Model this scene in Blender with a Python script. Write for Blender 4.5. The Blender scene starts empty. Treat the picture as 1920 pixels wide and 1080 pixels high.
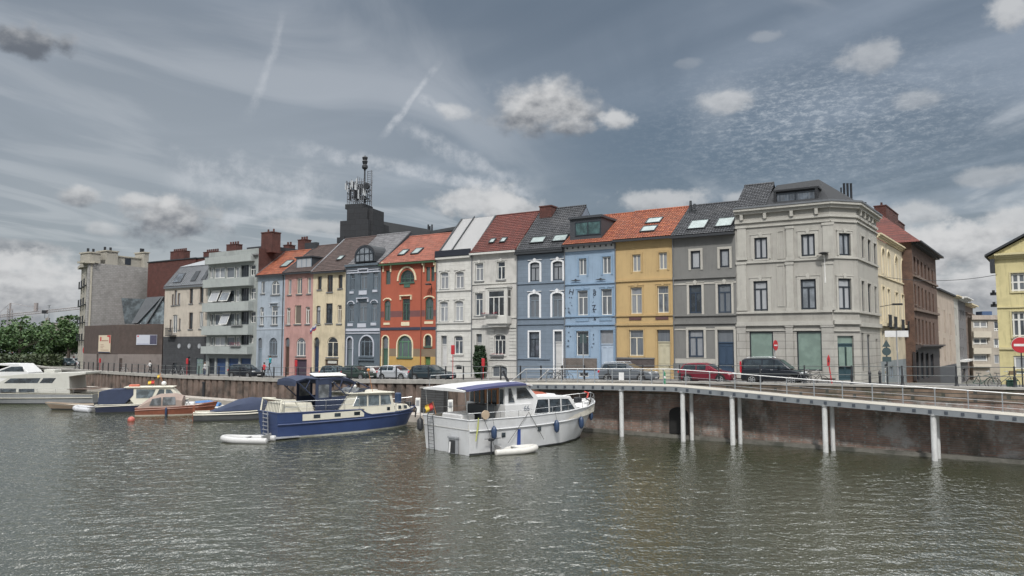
import bpy, random
from math import *
from mathutils import Vector, Matrix

SC = bpy.context.scene
COL = SC.collection
random.seed(7)

# ------------------------------------------------------------------ camera
EYE = 6.9
FPX = 1387.0
PITCH = atan(102 / FPX)
cam_d = bpy.data.cameras.new("camera")
cam_d.sensor_width = 36
cam_d.lens = 36 * FPX / 1920
cam_d.clip_start = 0.3
cam_d.clip_end = 4000
cam = bpy.data.objects.new("camera", cam_d)
COL.objects.link(cam)
cam.location = (0, 0, EYE)
cam.rotation_euler = (pi / 2 + PITCH, 0, 0)
SC.camera = cam

# ------------------------------------------------------------------ sun and exposure
SUN_EL, SUN_AZ = radians(47), radians(184)      # azimuth clockwise from +Y
sun_d = bpy.data.lights.new("sun", 'SUN')
sun_d.energy = 2.5
sun_d.angle = radians(4)
sun_d.color = (1.0, 0.965, 0.91)
sun = bpy.data.objects.new("sun", sun_d)
COL.objects.link(sun)
sdir = Vector((sin(SUN_AZ) * cos(SUN_EL), cos(SUN_AZ) * cos(SUN_EL), sin(SUN_EL)))
sun.rotation_euler = sdir.to_track_quat('Z', 'Y').to_euler()
SC.view_settings.view_transform = 'Standard'
SC.view_settings.look = 'None'
SC.view_settings.exposure = 0.27
SC.view_settings.gamma = 1.0
SC.view_settings.use_curve_mapping = False
SC.cycles.max_bounces = 6
SC.cycles.use_denoising = True


# ------------------------------------------------------------------ node helpers
class NT:
    def __init__(s, tree):
        s.t = tree; s.N = tree.nodes; s.L = tree.links
    def n(s, ty, **kw):
        x = s.N.new(ty)
        for k, v in kw.items(): setattr(x, k, v)
        return x
    def put(s, sock, v):
        if isinstance(v, bpy.types.NodeSocket): s.L.new(v, sock)
        elif v is not None:
            if isinstance(v, (tuple, list)) and len(v) == 3 and sock.type == 'RGBA': v = (*v, 1)
            sock.default_value = v
    def m(s, op, a, b=None, c=None, clamp=False):
        x = s.n('ShaderNodeMath', operation=op, use_clamp=clamp)
        s.put(x.inputs[0], a)
        if b is not None: s.put(x.inputs[1], b)
        if c is not None: s.put(x.inputs[2], c)
        return x.outputs[0]
    def mix(s, fac, a, b, blend='MIX'):
        x = s.n('ShaderNodeMix', data_type='RGBA', blend_type=blend)
        s.put(x.inputs[0], fac); s.put(x.inputs[6], a); s.put(x.inputs[7], b)
        return x.outputs[2]
    def ss(s, v, lo, hi):
        x = s.n('ShaderNodeMapRange', interpolation_type='SMOOTHSTEP')
        s.put(x.inputs[0], v); x.inputs[1].default_value = lo; x.inputs[2].default_value = hi
        return x.outputs[0]
    def comb(s, x, y, z=0.0):
        c = s.n('ShaderNodeCombineXYZ')
        s.put(c.inputs[0], x); s.put(c.inputs[1], y); s.put(c.inputs[2], z)
        return c.outputs[0]
    def noise(s, vec, scale, detail=3, rough=.55, dist=0.0):
        x = s.n('ShaderNodeTexNoise')
        s.put(x.inputs['Vector'], vec); x.inputs['Scale'].default_value = scale
        x.inputs['Detail'].default_value = detail; x.inputs['Roughness'].default_value = rough
        x.inputs['Distortion'].default_value = dist
        return x.outputs[0]


# ------------------------------------------------------------------ world: clouded sky by direction (azimuth, elevation)
def uv_dir(u, v):
    a, b = (u - 960) / FPX, (540 - v) / FPX
    return Vector((a, cos(PITCH) - sin(PITCH) * b, sin(PITCH) + cos(PITCH) * b)).normalized()

def azel(u, v):
    d = uv_dir(u, v)
    return degrees(atan2(d.x, d.y)), degrees(asin(d.z))

world = bpy.data.worlds.new("World")
SC.world = world
world.use_nodes = True
w = NT(world.node_tree)
w.N.clear()
wo = w.n('ShaderNodeOutputWorld'); bg = w.n('ShaderNodeBackground')
w.L.new(bg.outputs[0], wo.inputs[0])
tc = w.n('ShaderNodeTexCoord')
sp = w.n('ShaderNodeSeparateXYZ'); w.L.new(tc.outputs['Generated'], sp.inputs[0])
AZ = w.m('MULTIPLY', w.m('ARCTAN2', sp.outputs[0], sp.outputs[1]), 57.2958)
EL = w.m('MULTIPLY', w.m('ARCSINE', sp.outputs[2]), 57.2958)
sky = w.n('ShaderNodeTexSky', sky_type='NISHITA', sun_disc=False)
sky.sun_elevation = SUN_EL; sky.sun_rotation = SUN_AZ
sky.air_density = 1.3; sky.dust_density = 2.5
nish = w.mix(1.0, sky.outputs[0], (0.10, 0.10, 0.10), 'MULTIPLY')
# high layer: planar projection of the sky onto a flat cloud sheet gives true cirrus perspective
zz = w.m('MAXIMUM', sp.outputs[2], 0.035)
px_ = w.m('DIVIDE', sp.outputs[0], zz); py_ = w.m('DIVIDE', sp.outputs[1], zz)
# streak axes (rotated plane coordinates)
ca, sa = cos(radians(38)), sin(radians(38))
rx = w.m('ADD', w.m('MULTIPLY', px_, ca), w.m('MULTIPLY', py_, sa))
ry = w.m('SUBTRACT', w.m('MULTIPLY', py_, ca), w.m('MULTIPLY', px_, sa))
streak = w.noise(w.comb(w.m('MULTIPLY', rx, .55), w.m('MULTIPLY', ry, .2)), 1.0, 5, .5, 1.6)
soft = w.noise(w.comb(w.m('MULTIPLY', AZ, .03), w.m('MULTIPLY', EL, .07)), 1.3, 4, .5, .4)
dark = (0.115, 0.145, 0.185); mid = (0.225, 0.26, 0.31); pale = (0.43, 0.45, 0.48)
base = w.mix(w.ss(streak, .38, .62), dark, mid)
cb, sb = cos(radians(-22)), sin(radians(-22))
qx = w.m('ADD', w.m('MULTIPLY', px_, cb), w.m('MULTIPLY', py_, sb)); qy_ = w.m('SUBTRACT', w.m('MULTIPLY', py_, cb), w.m('MULTIPLY', px_, sb))
st2 = w.noise(w.comb(w.m('MULTIPLY', qx, .75), w.m('MULTIPLY', qy_, .28)), 1.2, 6, .52, 1.8)
base = w.mix(w.m('MULTIPLY', w.ss(st2, .48, .66), .75), base, pale)
base = w.mix(w.m('MULTIPLY', w.ss(st2, .5, .32), .6), base, dark)
base = w.mix(w.m('MULTIPLY', w.ss(soft, .5, .72), .75), base, pale)
# broad darker blue patch right of centre, broad pale veil on the left and near the horizon
def lobe(u, v, sx, sy, amp):
    a, e = azel(u, v)
    da = w.m('DIVIDE', w.m('SUBTRACT', AZ, a), sx); de = w.m('DIVIDE', w.m('SUBTRACT', EL, e), sy)
    r2 = w.m('ADD', w.m('MULTIPLY', da, da), w.m('MULTIPLY', de, de))
    return w.m('MULTIPLY', w.m('EXPONENT', w.m('MULTIPLY', r2, -1.0)), amp)
base = w.mix(lobe(1190, 285, 13, 4.6, .92), base, (0.058, 0.092, 0.135))
base = w.mix(lobe(1000, 30, 20, 4.5, .6), base, (0.085, 0.11, 0.14))
base = w.mix(lobe(480, 300, 24, 10, .55), base, (0.33, 0.35, 0.375))
base = w.mix(lobe(150, 180, 16, 10, .45), base, (0.29, 0.31, 0.33))
base = w.mix(w.m('MULTIPLY', w.ss(EL, 10, 1), .6), base, (0.42, 0.45, 0.485))
base = w.mix(.16, base, nish)
# fine mackerel ripples on the right
mack = w.noise(w.comb(w.m('MULTIPLY', AZ, .7), w.m('MULTIPLY', EL, 1.7)), 1.9, 8, .78, .15)
mm = w.m('MULTIPLY', w.ss(mack, .42, .8), w.m('ADD', lobe(1560, 240, 10, 3.6, .75), lobe(1480, 190, 5, 2.0, .4)))
base = w.mix(mm, base, (0.50, 0.54, 0.58))
# wisps
def wisp(u0, v0, u1, v1, wd, amp, curve=0.0):
    global base
    a0, e0 = azel(u0, v0); a1, e1 = azel(u1, v1)
    L = hypot(a1 - a0, e1 - e0); tx, ty = (a1 - a0) / L, (e1 - e0) / L
    dx = w.m('SUBTRACT', AZ, a0); dy = w.m('SUBTRACT', EL, e0)
    t = w.m('DIVIDE', w.m('ADD', w.m('MULTIPLY', dx, tx), w.m('MULTIPLY', dy, ty)), L)
    d = w.m('ADD', w.m('MULTIPLY', dx, -ty), w.m('MULTIPLY', dy, tx))
    d = w.m('ADD', d, w.m('MULTIPLY', w.m('MULTIPLY', t, w.m('SUBTRACT', 1.0, t)), curve))
    d = w.m('ADD', d, w.m('MULTIPLY', w.m('SUBTRACT', wn, .5), wd * 2.2))
    core = w.m('SUBTRACT', 1.0, w.ss(w.m('ABSOLUTE', d), wd * .1, wd))
    ends = w.m('MULTIPLY', w.ss(t, -.05, .2), w.m('SUBTRACT', 1.0, w.ss(t, .75, 1.08)))
    f = w.m('MULTIPLY', w.m('MULTIPLY', core, ends), w.m('MULTIPLY', w.ss(wn2, .25, .7), amp))
    base = w.mix(f, base, (0.55, 0.57, 0.60))
wn = w.noise(w.comb(w.m('MULTIPLY', AZ, .5), w.m('MULTIPLY', EL, .5)), 1.0, 4, .6)
wn2 = w.noise(w.comb(w.m('MULTIPLY', AZ, .9), w.m('MULTIPLY', EL, .9)), .8, 5, .65)
wisp(712, 262, 825, 115, .36, .55)
wisp(780, 185, 870, 215, .5, .55)
wisp(460, 225, 530, 20, .5, .3, 1.2)
wisp(520, 270, 1020, 372, .75, .5, -1.2)
wisp(740, 220, 1000, 350, .9, .45, 1.5)
wisp(830, 330, 1000, 360, .7, .35)
wisp(300, 330, 640, 350, 2.2, .42)
wisp(380, 430, 620, 360, 1.0, .5)
# cumulus: (u, v, half width px, half height px, strength, shade of the base)
cn = w.noise(w.comb(w.m('MULTIPLY', AZ, 1.0), w.m('MULTIPLY', EL, 1.25), 9.4), .5, 8, .58)
cn2 = w.noise(w.comb(w.m('MULTIPLY', AZ, 1.0), w.m('MULTIPLY', EL, 1.5), 7.3), .8, 6, .55)
CUM = [(1018, 205, 112, 54, 1.0, .45), (1162, 224, 34, 18, .85, .9), (1362, 192, 56, 21, .6, .8), (1630, 108, 48, 30, .5, .8),
       (318, 412, 84, 38, .95, .35), (265, 378, 36, 14, .7, .8), (143, 367, 32, 17, .8, .5), (55, 78, 66, 24, .95, .02), (30, 465, 62, 14, .7, .12),
       (70, 535, 120, 52, .95, .75), (-40, 560, 120, 60, 1, .5), (190, 428, 34, 14, .5, .8), (590, 425, 80, 14, .55, .9),
       (905, 378, 82, 34, .85, .85), (960, 392, 66, 26, .8, .8), (1240, 375, 90, 22, .7, .9), (1420, 372, 60, 14, .5, .9),
       (1812, 468, 105, 42, 1, .65), (1740, 455, 52, 30, .9, .8), (1835, 545, 115, 42, 1, .55), (1720, 400, 52, 20, .6, .9), (1890, 420, 60, 30, .8, .85),
       (1895, 22, 36, 26, .75, .9), (1720, 185, 42, 16, .35, .9), (1865, 330, 60, 18, .4, .9), (1440, 68, 36, 10, .22, .9), (1290, 118, 26, 9, .15, .9),
       (960, 200, 30, 16, .5, .9), (845, 207, 32, 16, .55, .9), (1060, 240, 50, 16, .8, .4)]
for (u, v, hw, hh, amp, shade) in CUM:
    a, e = azel(u, v); k = 57.3 / FPX * cos(radians(e)) ** .5
    sx, sy = hw * k * .88, hh * k * .92
    da = w.m('DIVIDE', w.m('SUBTRACT', AZ, a), sx * 1.18); de = w.m('DIVIDE', w.m('SUBTRACT', EL, e), sy * 1.18)
    r = w.m('SQRT', w.m('ADD', w.m('MULTIPLY', da, da), w.m('MULTIPLY', de, de)))
    r = w.m('ADD', r, w.m('MULTIPLY', w.m('SUBTRACT', cn, .5), -1.2 if hw == 112 else -1.9))
    f = w.m('MULTIPLY', w.ss(r, 1.15, .45), amp)
    tone = w.m('ADD', w.m('MULTIPLY', de, .38), w.m('ADD', w.m('MULTIPLY', w.m('SUBTRACT', cn2, .5), 1.15), shade - .18), clamp=False)
    ccol = w.mix(w.ss(tone, -.35, .85), (0.12, 0.135, 0.16), (0.54, 0.545, 0.55))
    base = w.mix(f, base, ccol)
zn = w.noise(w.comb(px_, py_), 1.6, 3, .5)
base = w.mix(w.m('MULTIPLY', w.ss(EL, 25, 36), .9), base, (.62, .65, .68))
base = w.mix(w.m('MULTIPLY', w.ss(EL, 26, 34), w.ss(zn, .47, .56)), base, (3.4, 3.4, 3.35))  # zenith veil and bright patches, unseen, added to make the water sparkle
below = w.ss(EL, -.5, -4)
base = w.mix(below, base, (0.10, 0.11, 0.11))
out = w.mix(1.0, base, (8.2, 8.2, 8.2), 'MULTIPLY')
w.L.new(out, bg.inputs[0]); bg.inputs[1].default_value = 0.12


# ------------------------------------------------------------------ materials
MATS = {}
def pbr(name):
    m = bpy.data.materials.new(name); m.use_nodes = True
    t = NT(m.node_tree); b = t.N['Principled BSDF']
    return m, t, b

def mat(name, col, rough=.75, var=.12, vs=2.0, bump=0.0, bs=20.0, metal=0.0, streak=0.0, dirt=None, spec=None, grime=0.0):
    """painted / plain surface with tonal variation, weather streaks and a fine bump"""
    if name in MATS: return MATS[name]
    m, t, b = pbr(name)
    tc = t.n('ShaderNodeTexCoord'); O = tc.outputs['Object']
    sx = t.n('ShaderNodeSeparateXYZ'); t.L.new(O, sx.inputs[0])
    n1 = t.noise(O, vs, 5, .6)
    c = t.mix(n1, tuple(x * (1 - var * 1.6) for x in col), tuple(min(1, x * (1 + var * 1.6)) for x in col))
    if streak > 0:
        h = t.m('ADD', sx.outputs[0], sx.outputs[1])
        s1 = t.noise(t.comb(t.m('MULTIPLY', h, 3.0), t.m('MULTIPLY', sx.outputs[2], .28)), 1.6, 5, .65)
        f = t.m('MULTIPLY', t.ss(s1, .5, .75), streak)
        c = t.mix(f, c, dirt or tuple(x * .45 for x in col))
        s2 = t.noise(O, .55, 4, .6)
        c = t.mix(t.m('MULTIPLY', t.ss(s2, .46, .68), min(1, streak)), c, dirt or tuple(x * .62 for x in col))
    t.put(b.inputs['Base Color'], c)
    b.inputs['Roughness'].default_value = rough
    b.inputs['Metallic'].default_value = metal
    if spec is not None: b.inputs['Specular IOR Level'].default_value = spec
    if bump > 0:
        bn = t.n('ShaderNodeBump'); bn.inputs['Strength'].default_value = bump; bn.inputs['Distance'].default_value = .02
        t.put(bn.inputs['Height'], t.noise(O, bs, 4, .6)); t.L.new(bn.outputs[0], b.inputs['Normal'])
    MATS[name] = m
    return m

def brick(name, c1, c2, mortar, bw=.22, bh=.075, msize=.012, var=.3, patch=None, patch_amt=.5, rough=.85, bump=.5, offset=.5, zfun=None, horiz='xy', damp=None):
    """masonry, tiles or blocks: brick pattern on (x+y, z) of the part with large patches of wear"""
    if name in MATS: return MATS[name]
    m, t, b = pbr(name)
    tc = t.n('ShaderNodeTexCoord'); O = tc.outputs['Object']
    sx = t.n('ShaderNodeSeparateXYZ'); t.L.new(O, sx.inputs[0])
    h = t.m('ADD', sx.outputs[0], sx.outputs[1]) if horiz == 'xy' else sx.outputs[0]
    z = sx.outputs[2]
    if zfun: z = t.m('MULTIPLY', z, zfun)
    bt = t.n('ShaderNodeTexBrick'); bt.offset = offset
    t.put(bt.inputs['Vector'], t.comb(h, z)); t.put(bt.inputs['Color1'], c1); t.put(bt.inputs['Color2'], c2); t.put(bt.inputs['Mortar'], mortar)
    bt.inputs['Scale'].default_value = 1; bt.inputs['Mortar Size'].default_value = msize
    bt.inputs['Brick Width'].default_value = bw; bt.inputs['Row Height'].default_value = bh
    bt.inputs['Bias'].default_value = 0; bt.inputs['Mortar Smooth'].default_value = .3
    n1 = t.noise(O, 1.2, 6, .65)
    dk = t.n('ShaderNodeMapRange'); t.put(dk.inputs[0], n1); dk.inputs[1].default_value = .3; dk.inputs[2].default_value = .7
    dk.inputs[3].default_value = 1 - var; dk.inputs[4].default_value = 1 + var
    c = t.mix(1.0, bt.outputs[0], t.comb(dk.outputs[0], dk.outputs[0], dk.outputs[0]), 'MULTIPLY')
    if patch:
        n2 = t.noise(O, .45, 7, .7, .3)
        c = t.mix(t.m('MULTIPLY', t.ss(n2, .5, .64), patch_amt), c, patch)
    if damp:      # (colour, z where it fades): dark algae band above the water
        n3 = t.noise(O, 1.1, 5, .6)
        f = t.ss(t.m('ADD', sx.outputs[2], t.m('MULTIPLY', n3, 1.4)), damp[1] + .9, damp[1])
        c = t.mix(t.m('MULTIPLY', f, .8), c, damp[0])
        s4 = t.noise(t.comb(t.m('MULTIPLY', h, 1.4), t.m('MULTIPLY', z, .25)), 1.3, 6, .68)
        c = t.mix(t.m('MULTIPLY', t.ss(s4, .48, .66), .75), c, (0.05, 0.05, 0.042))
        s5 = t.noise(O, 2.3, 6, .7); c = t.mix(t.m('MULTIPLY', t.ss(s5, .58, .68), .6), c, (0.36, 0.35, 0.33))
    t.put(b.inputs['Base Color'], c); b.inputs['Roughness'].default_value = rough
    bn = t.n('ShaderNodeBump'); bn.inputs['Strength'].default_value = bump; bn.inputs['Distance'].default_value = .03
    bn.invert = True
    t.put(bn.inputs['Height'], t.m('ADD', bt.outputs[1], t.m('MULTIPLY', n1, .4))); t.L.new(bn.outputs[0], b.inputs['Normal'])
    MATS[name] = m
    return m

def glass(name, col, rough=.06, var=.5, curtain=None, spec=1.0):
    """window pane seen from outside in daylight: glossy front over a dim room or curtain with folds"""
    if name in MATS: return MATS[name]
    m, t, b = pbr(name)
    tc = t.n('ShaderNodeTexCoord'); O = tc.outputs['Object']
    sx = t.n('ShaderNodeSeparateXYZ'); t.L.new(O, sx.inputs[0])
    info = t.n('ShaderNodeObjectInfo')
    v = t.comb(t.m('ADD', sx.outputs[0], t.m('MULTIPLY', info.outputs['Random'], 50)), sx.outputs[1], sx.outputs[2])
    n1 = t.noise(v, 1.4, 3, .6)
    c = t.mix(t.ss(n1, .35, .7), tuple(x * (1 - var) for x in col), tuple(min(1, x * (1 + var)) for x in col))
    if curtain:
        fo = t.noise(t.comb(t.m('MULTIPLY', t.m('ADD', sx.outputs[0], t.m('MULTIPLY', info.outputs['Random'], 50)), 9), t.m('MULTIPLY', sx.outputs[2], .35)), 1.0, 2, .5)
        amt = t.ss(t.m('ADD', info.outputs['Random'], t.m('MULTIPLY', fo, .5)), .45, .8)
        c = t.mix(t.m('MULTIPLY', amt, t.m('ADD', .45, t.m('MULTIPLY', fo, .6))), c, curtain)
    t.put(b.inputs['Base Color'], c)
    b.inputs['Roughness'].default_value = rough
    b.inputs['Specular IOR Level'].default_value = spec
    bn = t.n('ShaderNodeBump'); bn.inputs['Strength'].default_value = .05; bn.inputs['Distance'].default_value = .05
    t.put(bn.inputs['Height'], t.noise(v, 1.8, 1, .5)); t.L.new(bn.outputs[0], b.inputs['Normal'])
    MATS[name] = m
    return m


# ------------------------------------------------------------------ meshes and objects
class MB:
    def __init__(s): s.v = []; s.f = []; s.mi = []; s.cur = 0
    def add(s, vs, fs):
        k = len(s.v); s.v += [tuple(p) for p in vs]
        s.f += [tuple(i + k for i in f) for f in fs]; s.mi += [s.cur] * len(fs)
        return s
    def quad(s, a, b, c, d): return s.add([a, b, c, d], [(0, 1, 2, 3)])
    def box(s, x0, y0, z0, x1, y1, z1):
        v = [(x, y, z) for z in (z0, z1) for y in (y0, y1) for x in (x0, x1)]
        return s.add(v, [(0, 2, 3, 1), (4, 5, 7, 6), (0, 1, 5, 4), (2, 6, 7, 3), (0, 4, 6, 2), (1, 3, 7, 5)])
    def bbox(s, x0, y0, z0, x1, y1, z1, c=.05):
        """box with chamfered vertical and top edges"""
        def ring(z, i): return [(x0 + c + i, y0 + i, z), (x1 - c - i, y0 + i, z), (x1 - i, y0 + c + i, z), (x1 - i, y1 - c - i, z), (x1 - c - i, y1 - i, z), (x0 + c + i, y1 - i, z), (x0 + i, y1 - c - i, z), (x0 + i, y0 + c + i, z)]
        return s.loft([ring(z0, 0), ring(z1 - c, 0), ring(z1, c * .8)])
    def loft(s, rings, closed=True, cap=True):
        n = len(rings[0]); vs = [p for r in rings for p in r]; fs = []
        for i in range(len(rings) - 1):
            for j in range(n if closed else n - 1):
                a = i * n + j; b = i * n + (j + 1) % n
                fs.append((a, b, b + n, a + n))
        if cap and closed:
            fs.append(tuple(range(n))[::-1]); fs.append(tuple(range((len(rings) - 1) * n, len(rings) * n)))
        return s.add(vs, fs)
    def prism(s, poly, y0, y1, ax='y'):
        """poly of (a, b); extruded along ax"""
        def P(a, b, t): return {'y': (a, t, b), 'x': (t, a, b), 'z': (a, b, t)}[ax]
        n = len(poly)
        return s.add([P(a, b, y0) for a, b in poly] + [P(a, b, y1) for a, b in poly],
                     [tuple(range(n)), tuple(range(2 * n - 1, n - 1, -1))] + [(i, i + n, (i + 1) % n + n, (i + 1) % n) for i in range(n)])
    def tube(s, pts, r, n=6, cap=True):
        pts = [Vector(p) for p in pts]; rs = r if isinstance(r, (list, tuple)) else [r] * len(pts); rings = []
        up = None
        for i, p in enumerate(pts):
            d = (pts[min(i + 1, len(pts) - 1)] - pts[max(i - 1, 0)])
            if d.length < 1e-9: d = Vector((0, 0, 1))
            d.normalize()
            if up is None or abs(up.dot(d)) > .98: up = Vector((0, 0, 1)) if abs(d.z) < .9 else Vector((1, 0, 0))
            a = d.cross(up).normalized(); b = d.cross(a)
            up = a.cross(d) if a.cross(d).length > .1 else up
            rings.append([p + (a * cos(2 * pi * k / n) + b * sin(2 * pi * k / n)) * rs[i] for k in range(n)])
        return s.loft(rings, cap=cap)
    def disc(s, c, r, n=16, th=.03, ax='y'):
        poly = [(c[0 if ax != 'x' else 1] + r * cos(2 * pi * k / n), c[2 if ax != 'z' else 1] + r * sin(2 * pi * k / n)) for k in range(n)]
        t = {'x': c[0], 'y': c[1], 'z': c[2]}[ax]
        return s.prism(poly, t - th / 2, t + th / 2, ax)
    def ball(s, c, r, n=8, sz=1.0):
        rings = []
        for i in range(1, n):
            a = pi * i / n
            rings.append([(c[0] + r * sin(a) * cos(2 * pi * k / n), c[1] + r * sin(a) * sin(2 * pi * k / n), c[2] - r * sz * cos(a)) for k in range(n)])
        return s.loft(rings)

def FR(x, y, z, ang=0.0): return Matrix.Translation((x, y, z)) @ Matrix.Rotation(ang, 4, 'Z')
WM = {}
def setp(o, parent, M):
    WM[o.name] = M
    if parent:
        o.parent = parent
        o.matrix_basis = WM[parent.name].inverted() @ M
    else: o.matrix_basis = M

def build(mb, name, m, parent=None, M=None, smooth=False, bevel=0.0):
    me = bpy.data.meshes.new(name)
    me.from_pydata(mb.v, [], mb.f); me.update()
    for x in (m if isinstance(m, (list, tuple)) else [m]): me.materials.append(x)
    if any(mb.mi): me.polygons.foreach_set('material_index', mb.mi)
    if smooth:
        me.polygons.foreach_set('use_smooth', [True] * len(me.polygons))
        me.set_sharp_from_angle(angle=radians(40))
    o = bpy.data.objects.new(name, me); COL.objects.link(o)
    if M is None: M = WM[parent.name] if parent else Matrix.Identity(4)
    setp(o, parent, M)
    if bevel > 0:
        b = o.modifiers.new('bevel', 'BEVEL'); b.width = bevel; b.segments = 2; b.limit_method = 'ANGLE'
    return o

def tag(o, label, cat, group=None):
    o['label'] = label; o['category'] = cat
    if group: o['group'] = group
    return o
def root(name, label, cat, M, group=None):
    o = bpy.data.objects.new(name, None); COL.objects.link(o); o.empty_display_size = .3
    setp(o, None, M); return tag(o, label, cat, group)
def struct(o): o['kind'] = 'structure'; return o

def copy_tree(o, M, label=None, group=None):
    def rec(src, parent):
        c = src.copy(); COL.objects.link(c); c.parent = parent
        if parent is None: c.matrix_basis = M
        WM[c.name] = M if parent is None else WM[parent.name] @ c.matrix_basis
        for ch in list(src.children): rec(ch, c)
        return c
    c = rec(o, None)
    if label: c['label'] = label
    if group: c['group'] = group
    return c

# ------------------------------------------------------------------ pixel rays to world
CAMP = Vector((0, 0, EYE))
def on_plane(u, v, P, n):
    d = uv_dir(u, v); t = (Vector(P) - CAMP).dot(n) / d.dot(n)
    return CAMP + d * t
def on_z(u, v, z=0.0): return on_plane(u, v, (0, 0, z), Vector((0, 0, 1)))
def at_y(u, v, y): return on_plane(u, v, (0, y, 0), Vector((0, 1, 0)))

class Plane:
    """vertical facade plane: local x to the right seen from outside, y into the building, z up (world z)"""
    def __init__(s, x, y, ang): s.o = Vector((x, y, 0)); s.a = ang; s.X = Vector((cos(ang), sin(ang), 0)); s.Y = Vector((-sin(ang), cos(ang), 0))
    def px(s, u, v, n=0.0):
        p = on_plane(u, v, s.o + s.Y * n, s.Y); return (p - s.o).dot(s.X), p.z
    def w(s, x, y=0, z=0): return s.o + s.X * x + s.Y * y + Vector((0, 0, z))
    def M(s, x=0, y=0, z=0): p = s.w(x, y, z); return FR(p.x, p.y, p.z, s.a)
    def loc(s, p): q = Vector(p) - s.o; return q.dot(s.X), q.dot(s.Y), q.z
ROW = Plane(19.0, 62.0, atan2(-1, 1.63))

def lerp_tab(tab, x):
    if x <= tab[0][0]: return tab[0][1]
    for (a, p), (b, q) in zip(tab, tab[1:]):
        if x <= b: return p + (q - p) * (x - a) / (b - a)
    return tab[-1][1]
QT = [(-110, 2.7), (-90, 2.75), (-67, 2.85), (-44, 3.06), (-8, 3.95), (0, 4.1), (19, 4.32), (45, 4.45)]     # quay top height by row x
ST = [(-110, 2.45), (-77, 2.5), (-56, 2.7), (-31, 3.1), (-11, 3.48), (0, 3.73), (14, 3.95), (45, 4.1)]      # street height at the facades
QY = [(-300, 60), (-150, 14), (-118, 4.0), (-90.7, -1.7), (-66.9, -5.86), (-8.28, -9.8), (19.06, -10.9), (60, -12.6)]
def qy(x): return lerp_tab(QY, x)
def qz(x): return lerp_tab(QT, x)
def sz(x, y=0):
    f = max(0, min(1, (y - qy(x)) / max(.1, -qy(x)))) if y < 0 else 1
    drop = min(.048 * y, 3) if y > 0 and x > 7.5 else 0
    return (qz(x) - .16) * (1 - f) + lerp_tab(ST, x) * f - drop
# ================================================================== setting: water, street, quay
def water():
    m, t, b = pbr('water')
    tc = t.n('ShaderNodeTexCoord'); O = tc.outputs['Object']
    n1 = t.noise(O, .12, 4, .6)
    t.put(b.inputs['Base Color'], t.mix(n1, (0.022, 0.025, 0.014), (0.036, 0.039, 0.023)))
    b.inputs['Roughness'].default_value = .045; b.inputs['IOR'].default_value = 2.35
    bn = t.n('ShaderNodeBump'); bn.inputs['Strength'].default_value = 1; bn.inputs['Distance'].default_value = .055
    t.put(bn.inputs['Height'], t.noise(O, 4.2, 2, .55)); t.L.new(bn.outputs[0], b.inputs['Normal'])
    # far and outer water: flat sheet with a bumped surface
    m2, t2, b2 = pbr('water_far')
    O = t2.n('ShaderNodeTexCoord').outputs['Object']; sx = t2.n('ShaderNodeSeparateXYZ'); t2.L.new(O, sx.inputs[0])
    b2.inputs['Base Color'].default_value = (.036, .043, .02, 1); b2.inputs['Roughness'].default_value = .06; b2.inputs['IOR'].default_value = 1.55
    v = t2.comb(t2.m('MULTIPLY', sx.outputs[0], .7), sx.outputs[1])
    bn = t2.n('ShaderNodeBump'); bn.inputs['Distance'].default_value = .32
    t2.put(bn.inputs['Height'], t2.m('ADD', t2.noise(v, 1.3, 3, .6), t2.m('MULTIPLY', t2.noise(v, 4.2, 2, .6), .25))); t2.L.new(bn.outputs[0], b2.inputs['Normal'])
    import numpy as np
    X0, X1, Y0, Y1, D = -56.0, 44.0, 17.0, 76.0, WGRID
    nx, ny = int((X1 - X0) / D) + 1, int((Y1 - Y0) / D) + 1
    X, Y = np.meshgrid(np.linspace(X0, X1, nx), np.linspace(Y0, Y1, ny)); H = np.zeros_like(X)
    rg = np.random.RandomState(4)
    gust = .72 + .28 * np.sin(X * .11 + 1.3 * np.sin(Y * .09)) * np.sin(Y * .17 + 1.1 * np.sin(X * .07 + 2))
    for i in range(90):
        lam = .3 * (1.7 / .3) ** rg.rand() ** 1.5
        th = rg.normal(pi / 2 + .12, .45); k = 2 * pi / lam
        amp = SLOPE * (lam / 2 / pi) * (1.0 if lam < .8 else (.8 / lam) ** .9) / sqrt(45)
        ph = k * (X * cos(th) + Y * sin(th)) + rg.rand() * 6.283
        c = np.sin(ph); H += amp * (c + .22 * np.cos(2 * ph)) * (gust if lam < 1.2 else 1)
    e = np.clip(np.minimum.reduce([X - X0, X1 - X, Y - Y0, (Y1 - Y)]) / 5, 0, 1); H *= e
    co = np.stack([X, Y, H], -1).reshape(-1, 3).astype('f')
    me = bpy.data.meshes.new('water'); j, i = np.meshgrid(np.arange(ny - 1), np.arange(nx - 1), indexing='ij'); a0 = (j * nx + i).ravel()
    F = np.stack([a0, a0 + 1, a0 + nx + 1, a0 + nx], -1).astype('i')
    me.vertices.add(len(co)); me.vertices.foreach_set('co', co.ravel()); me.loops.add(F.size); me.loops.foreach_set('vertex_index', F.ravel())
    me.polygons.add(len(F)); me.polygons.foreach_set('loop_start', np.arange(0, F.size, 4, dtype='i')); me.polygons.foreach_set('use_smooth', np.ones(len(F), bool))
    me.update(calc_edges=True); me.materials.append(m)
    o = bpy.data.objects.new('water', me); COL.objects.link(o); WM[o.name] = Matrix.Identity(4); struct(o)
    mb = MB()
    for (a, b_, c, d) in ((-500, -60, 400, Y0), (-500, Y1, 400, 400), (-500, Y0, X0, Y1), (X1, Y0, 400, Y1)): mb.quad((a, b_, 0), (c, b_, 0), (c, d, 0), (a, d, 0))
    struct(build(mb, 'water', m2))
WGRID = .105
SLOPE = .135
water()

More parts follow.
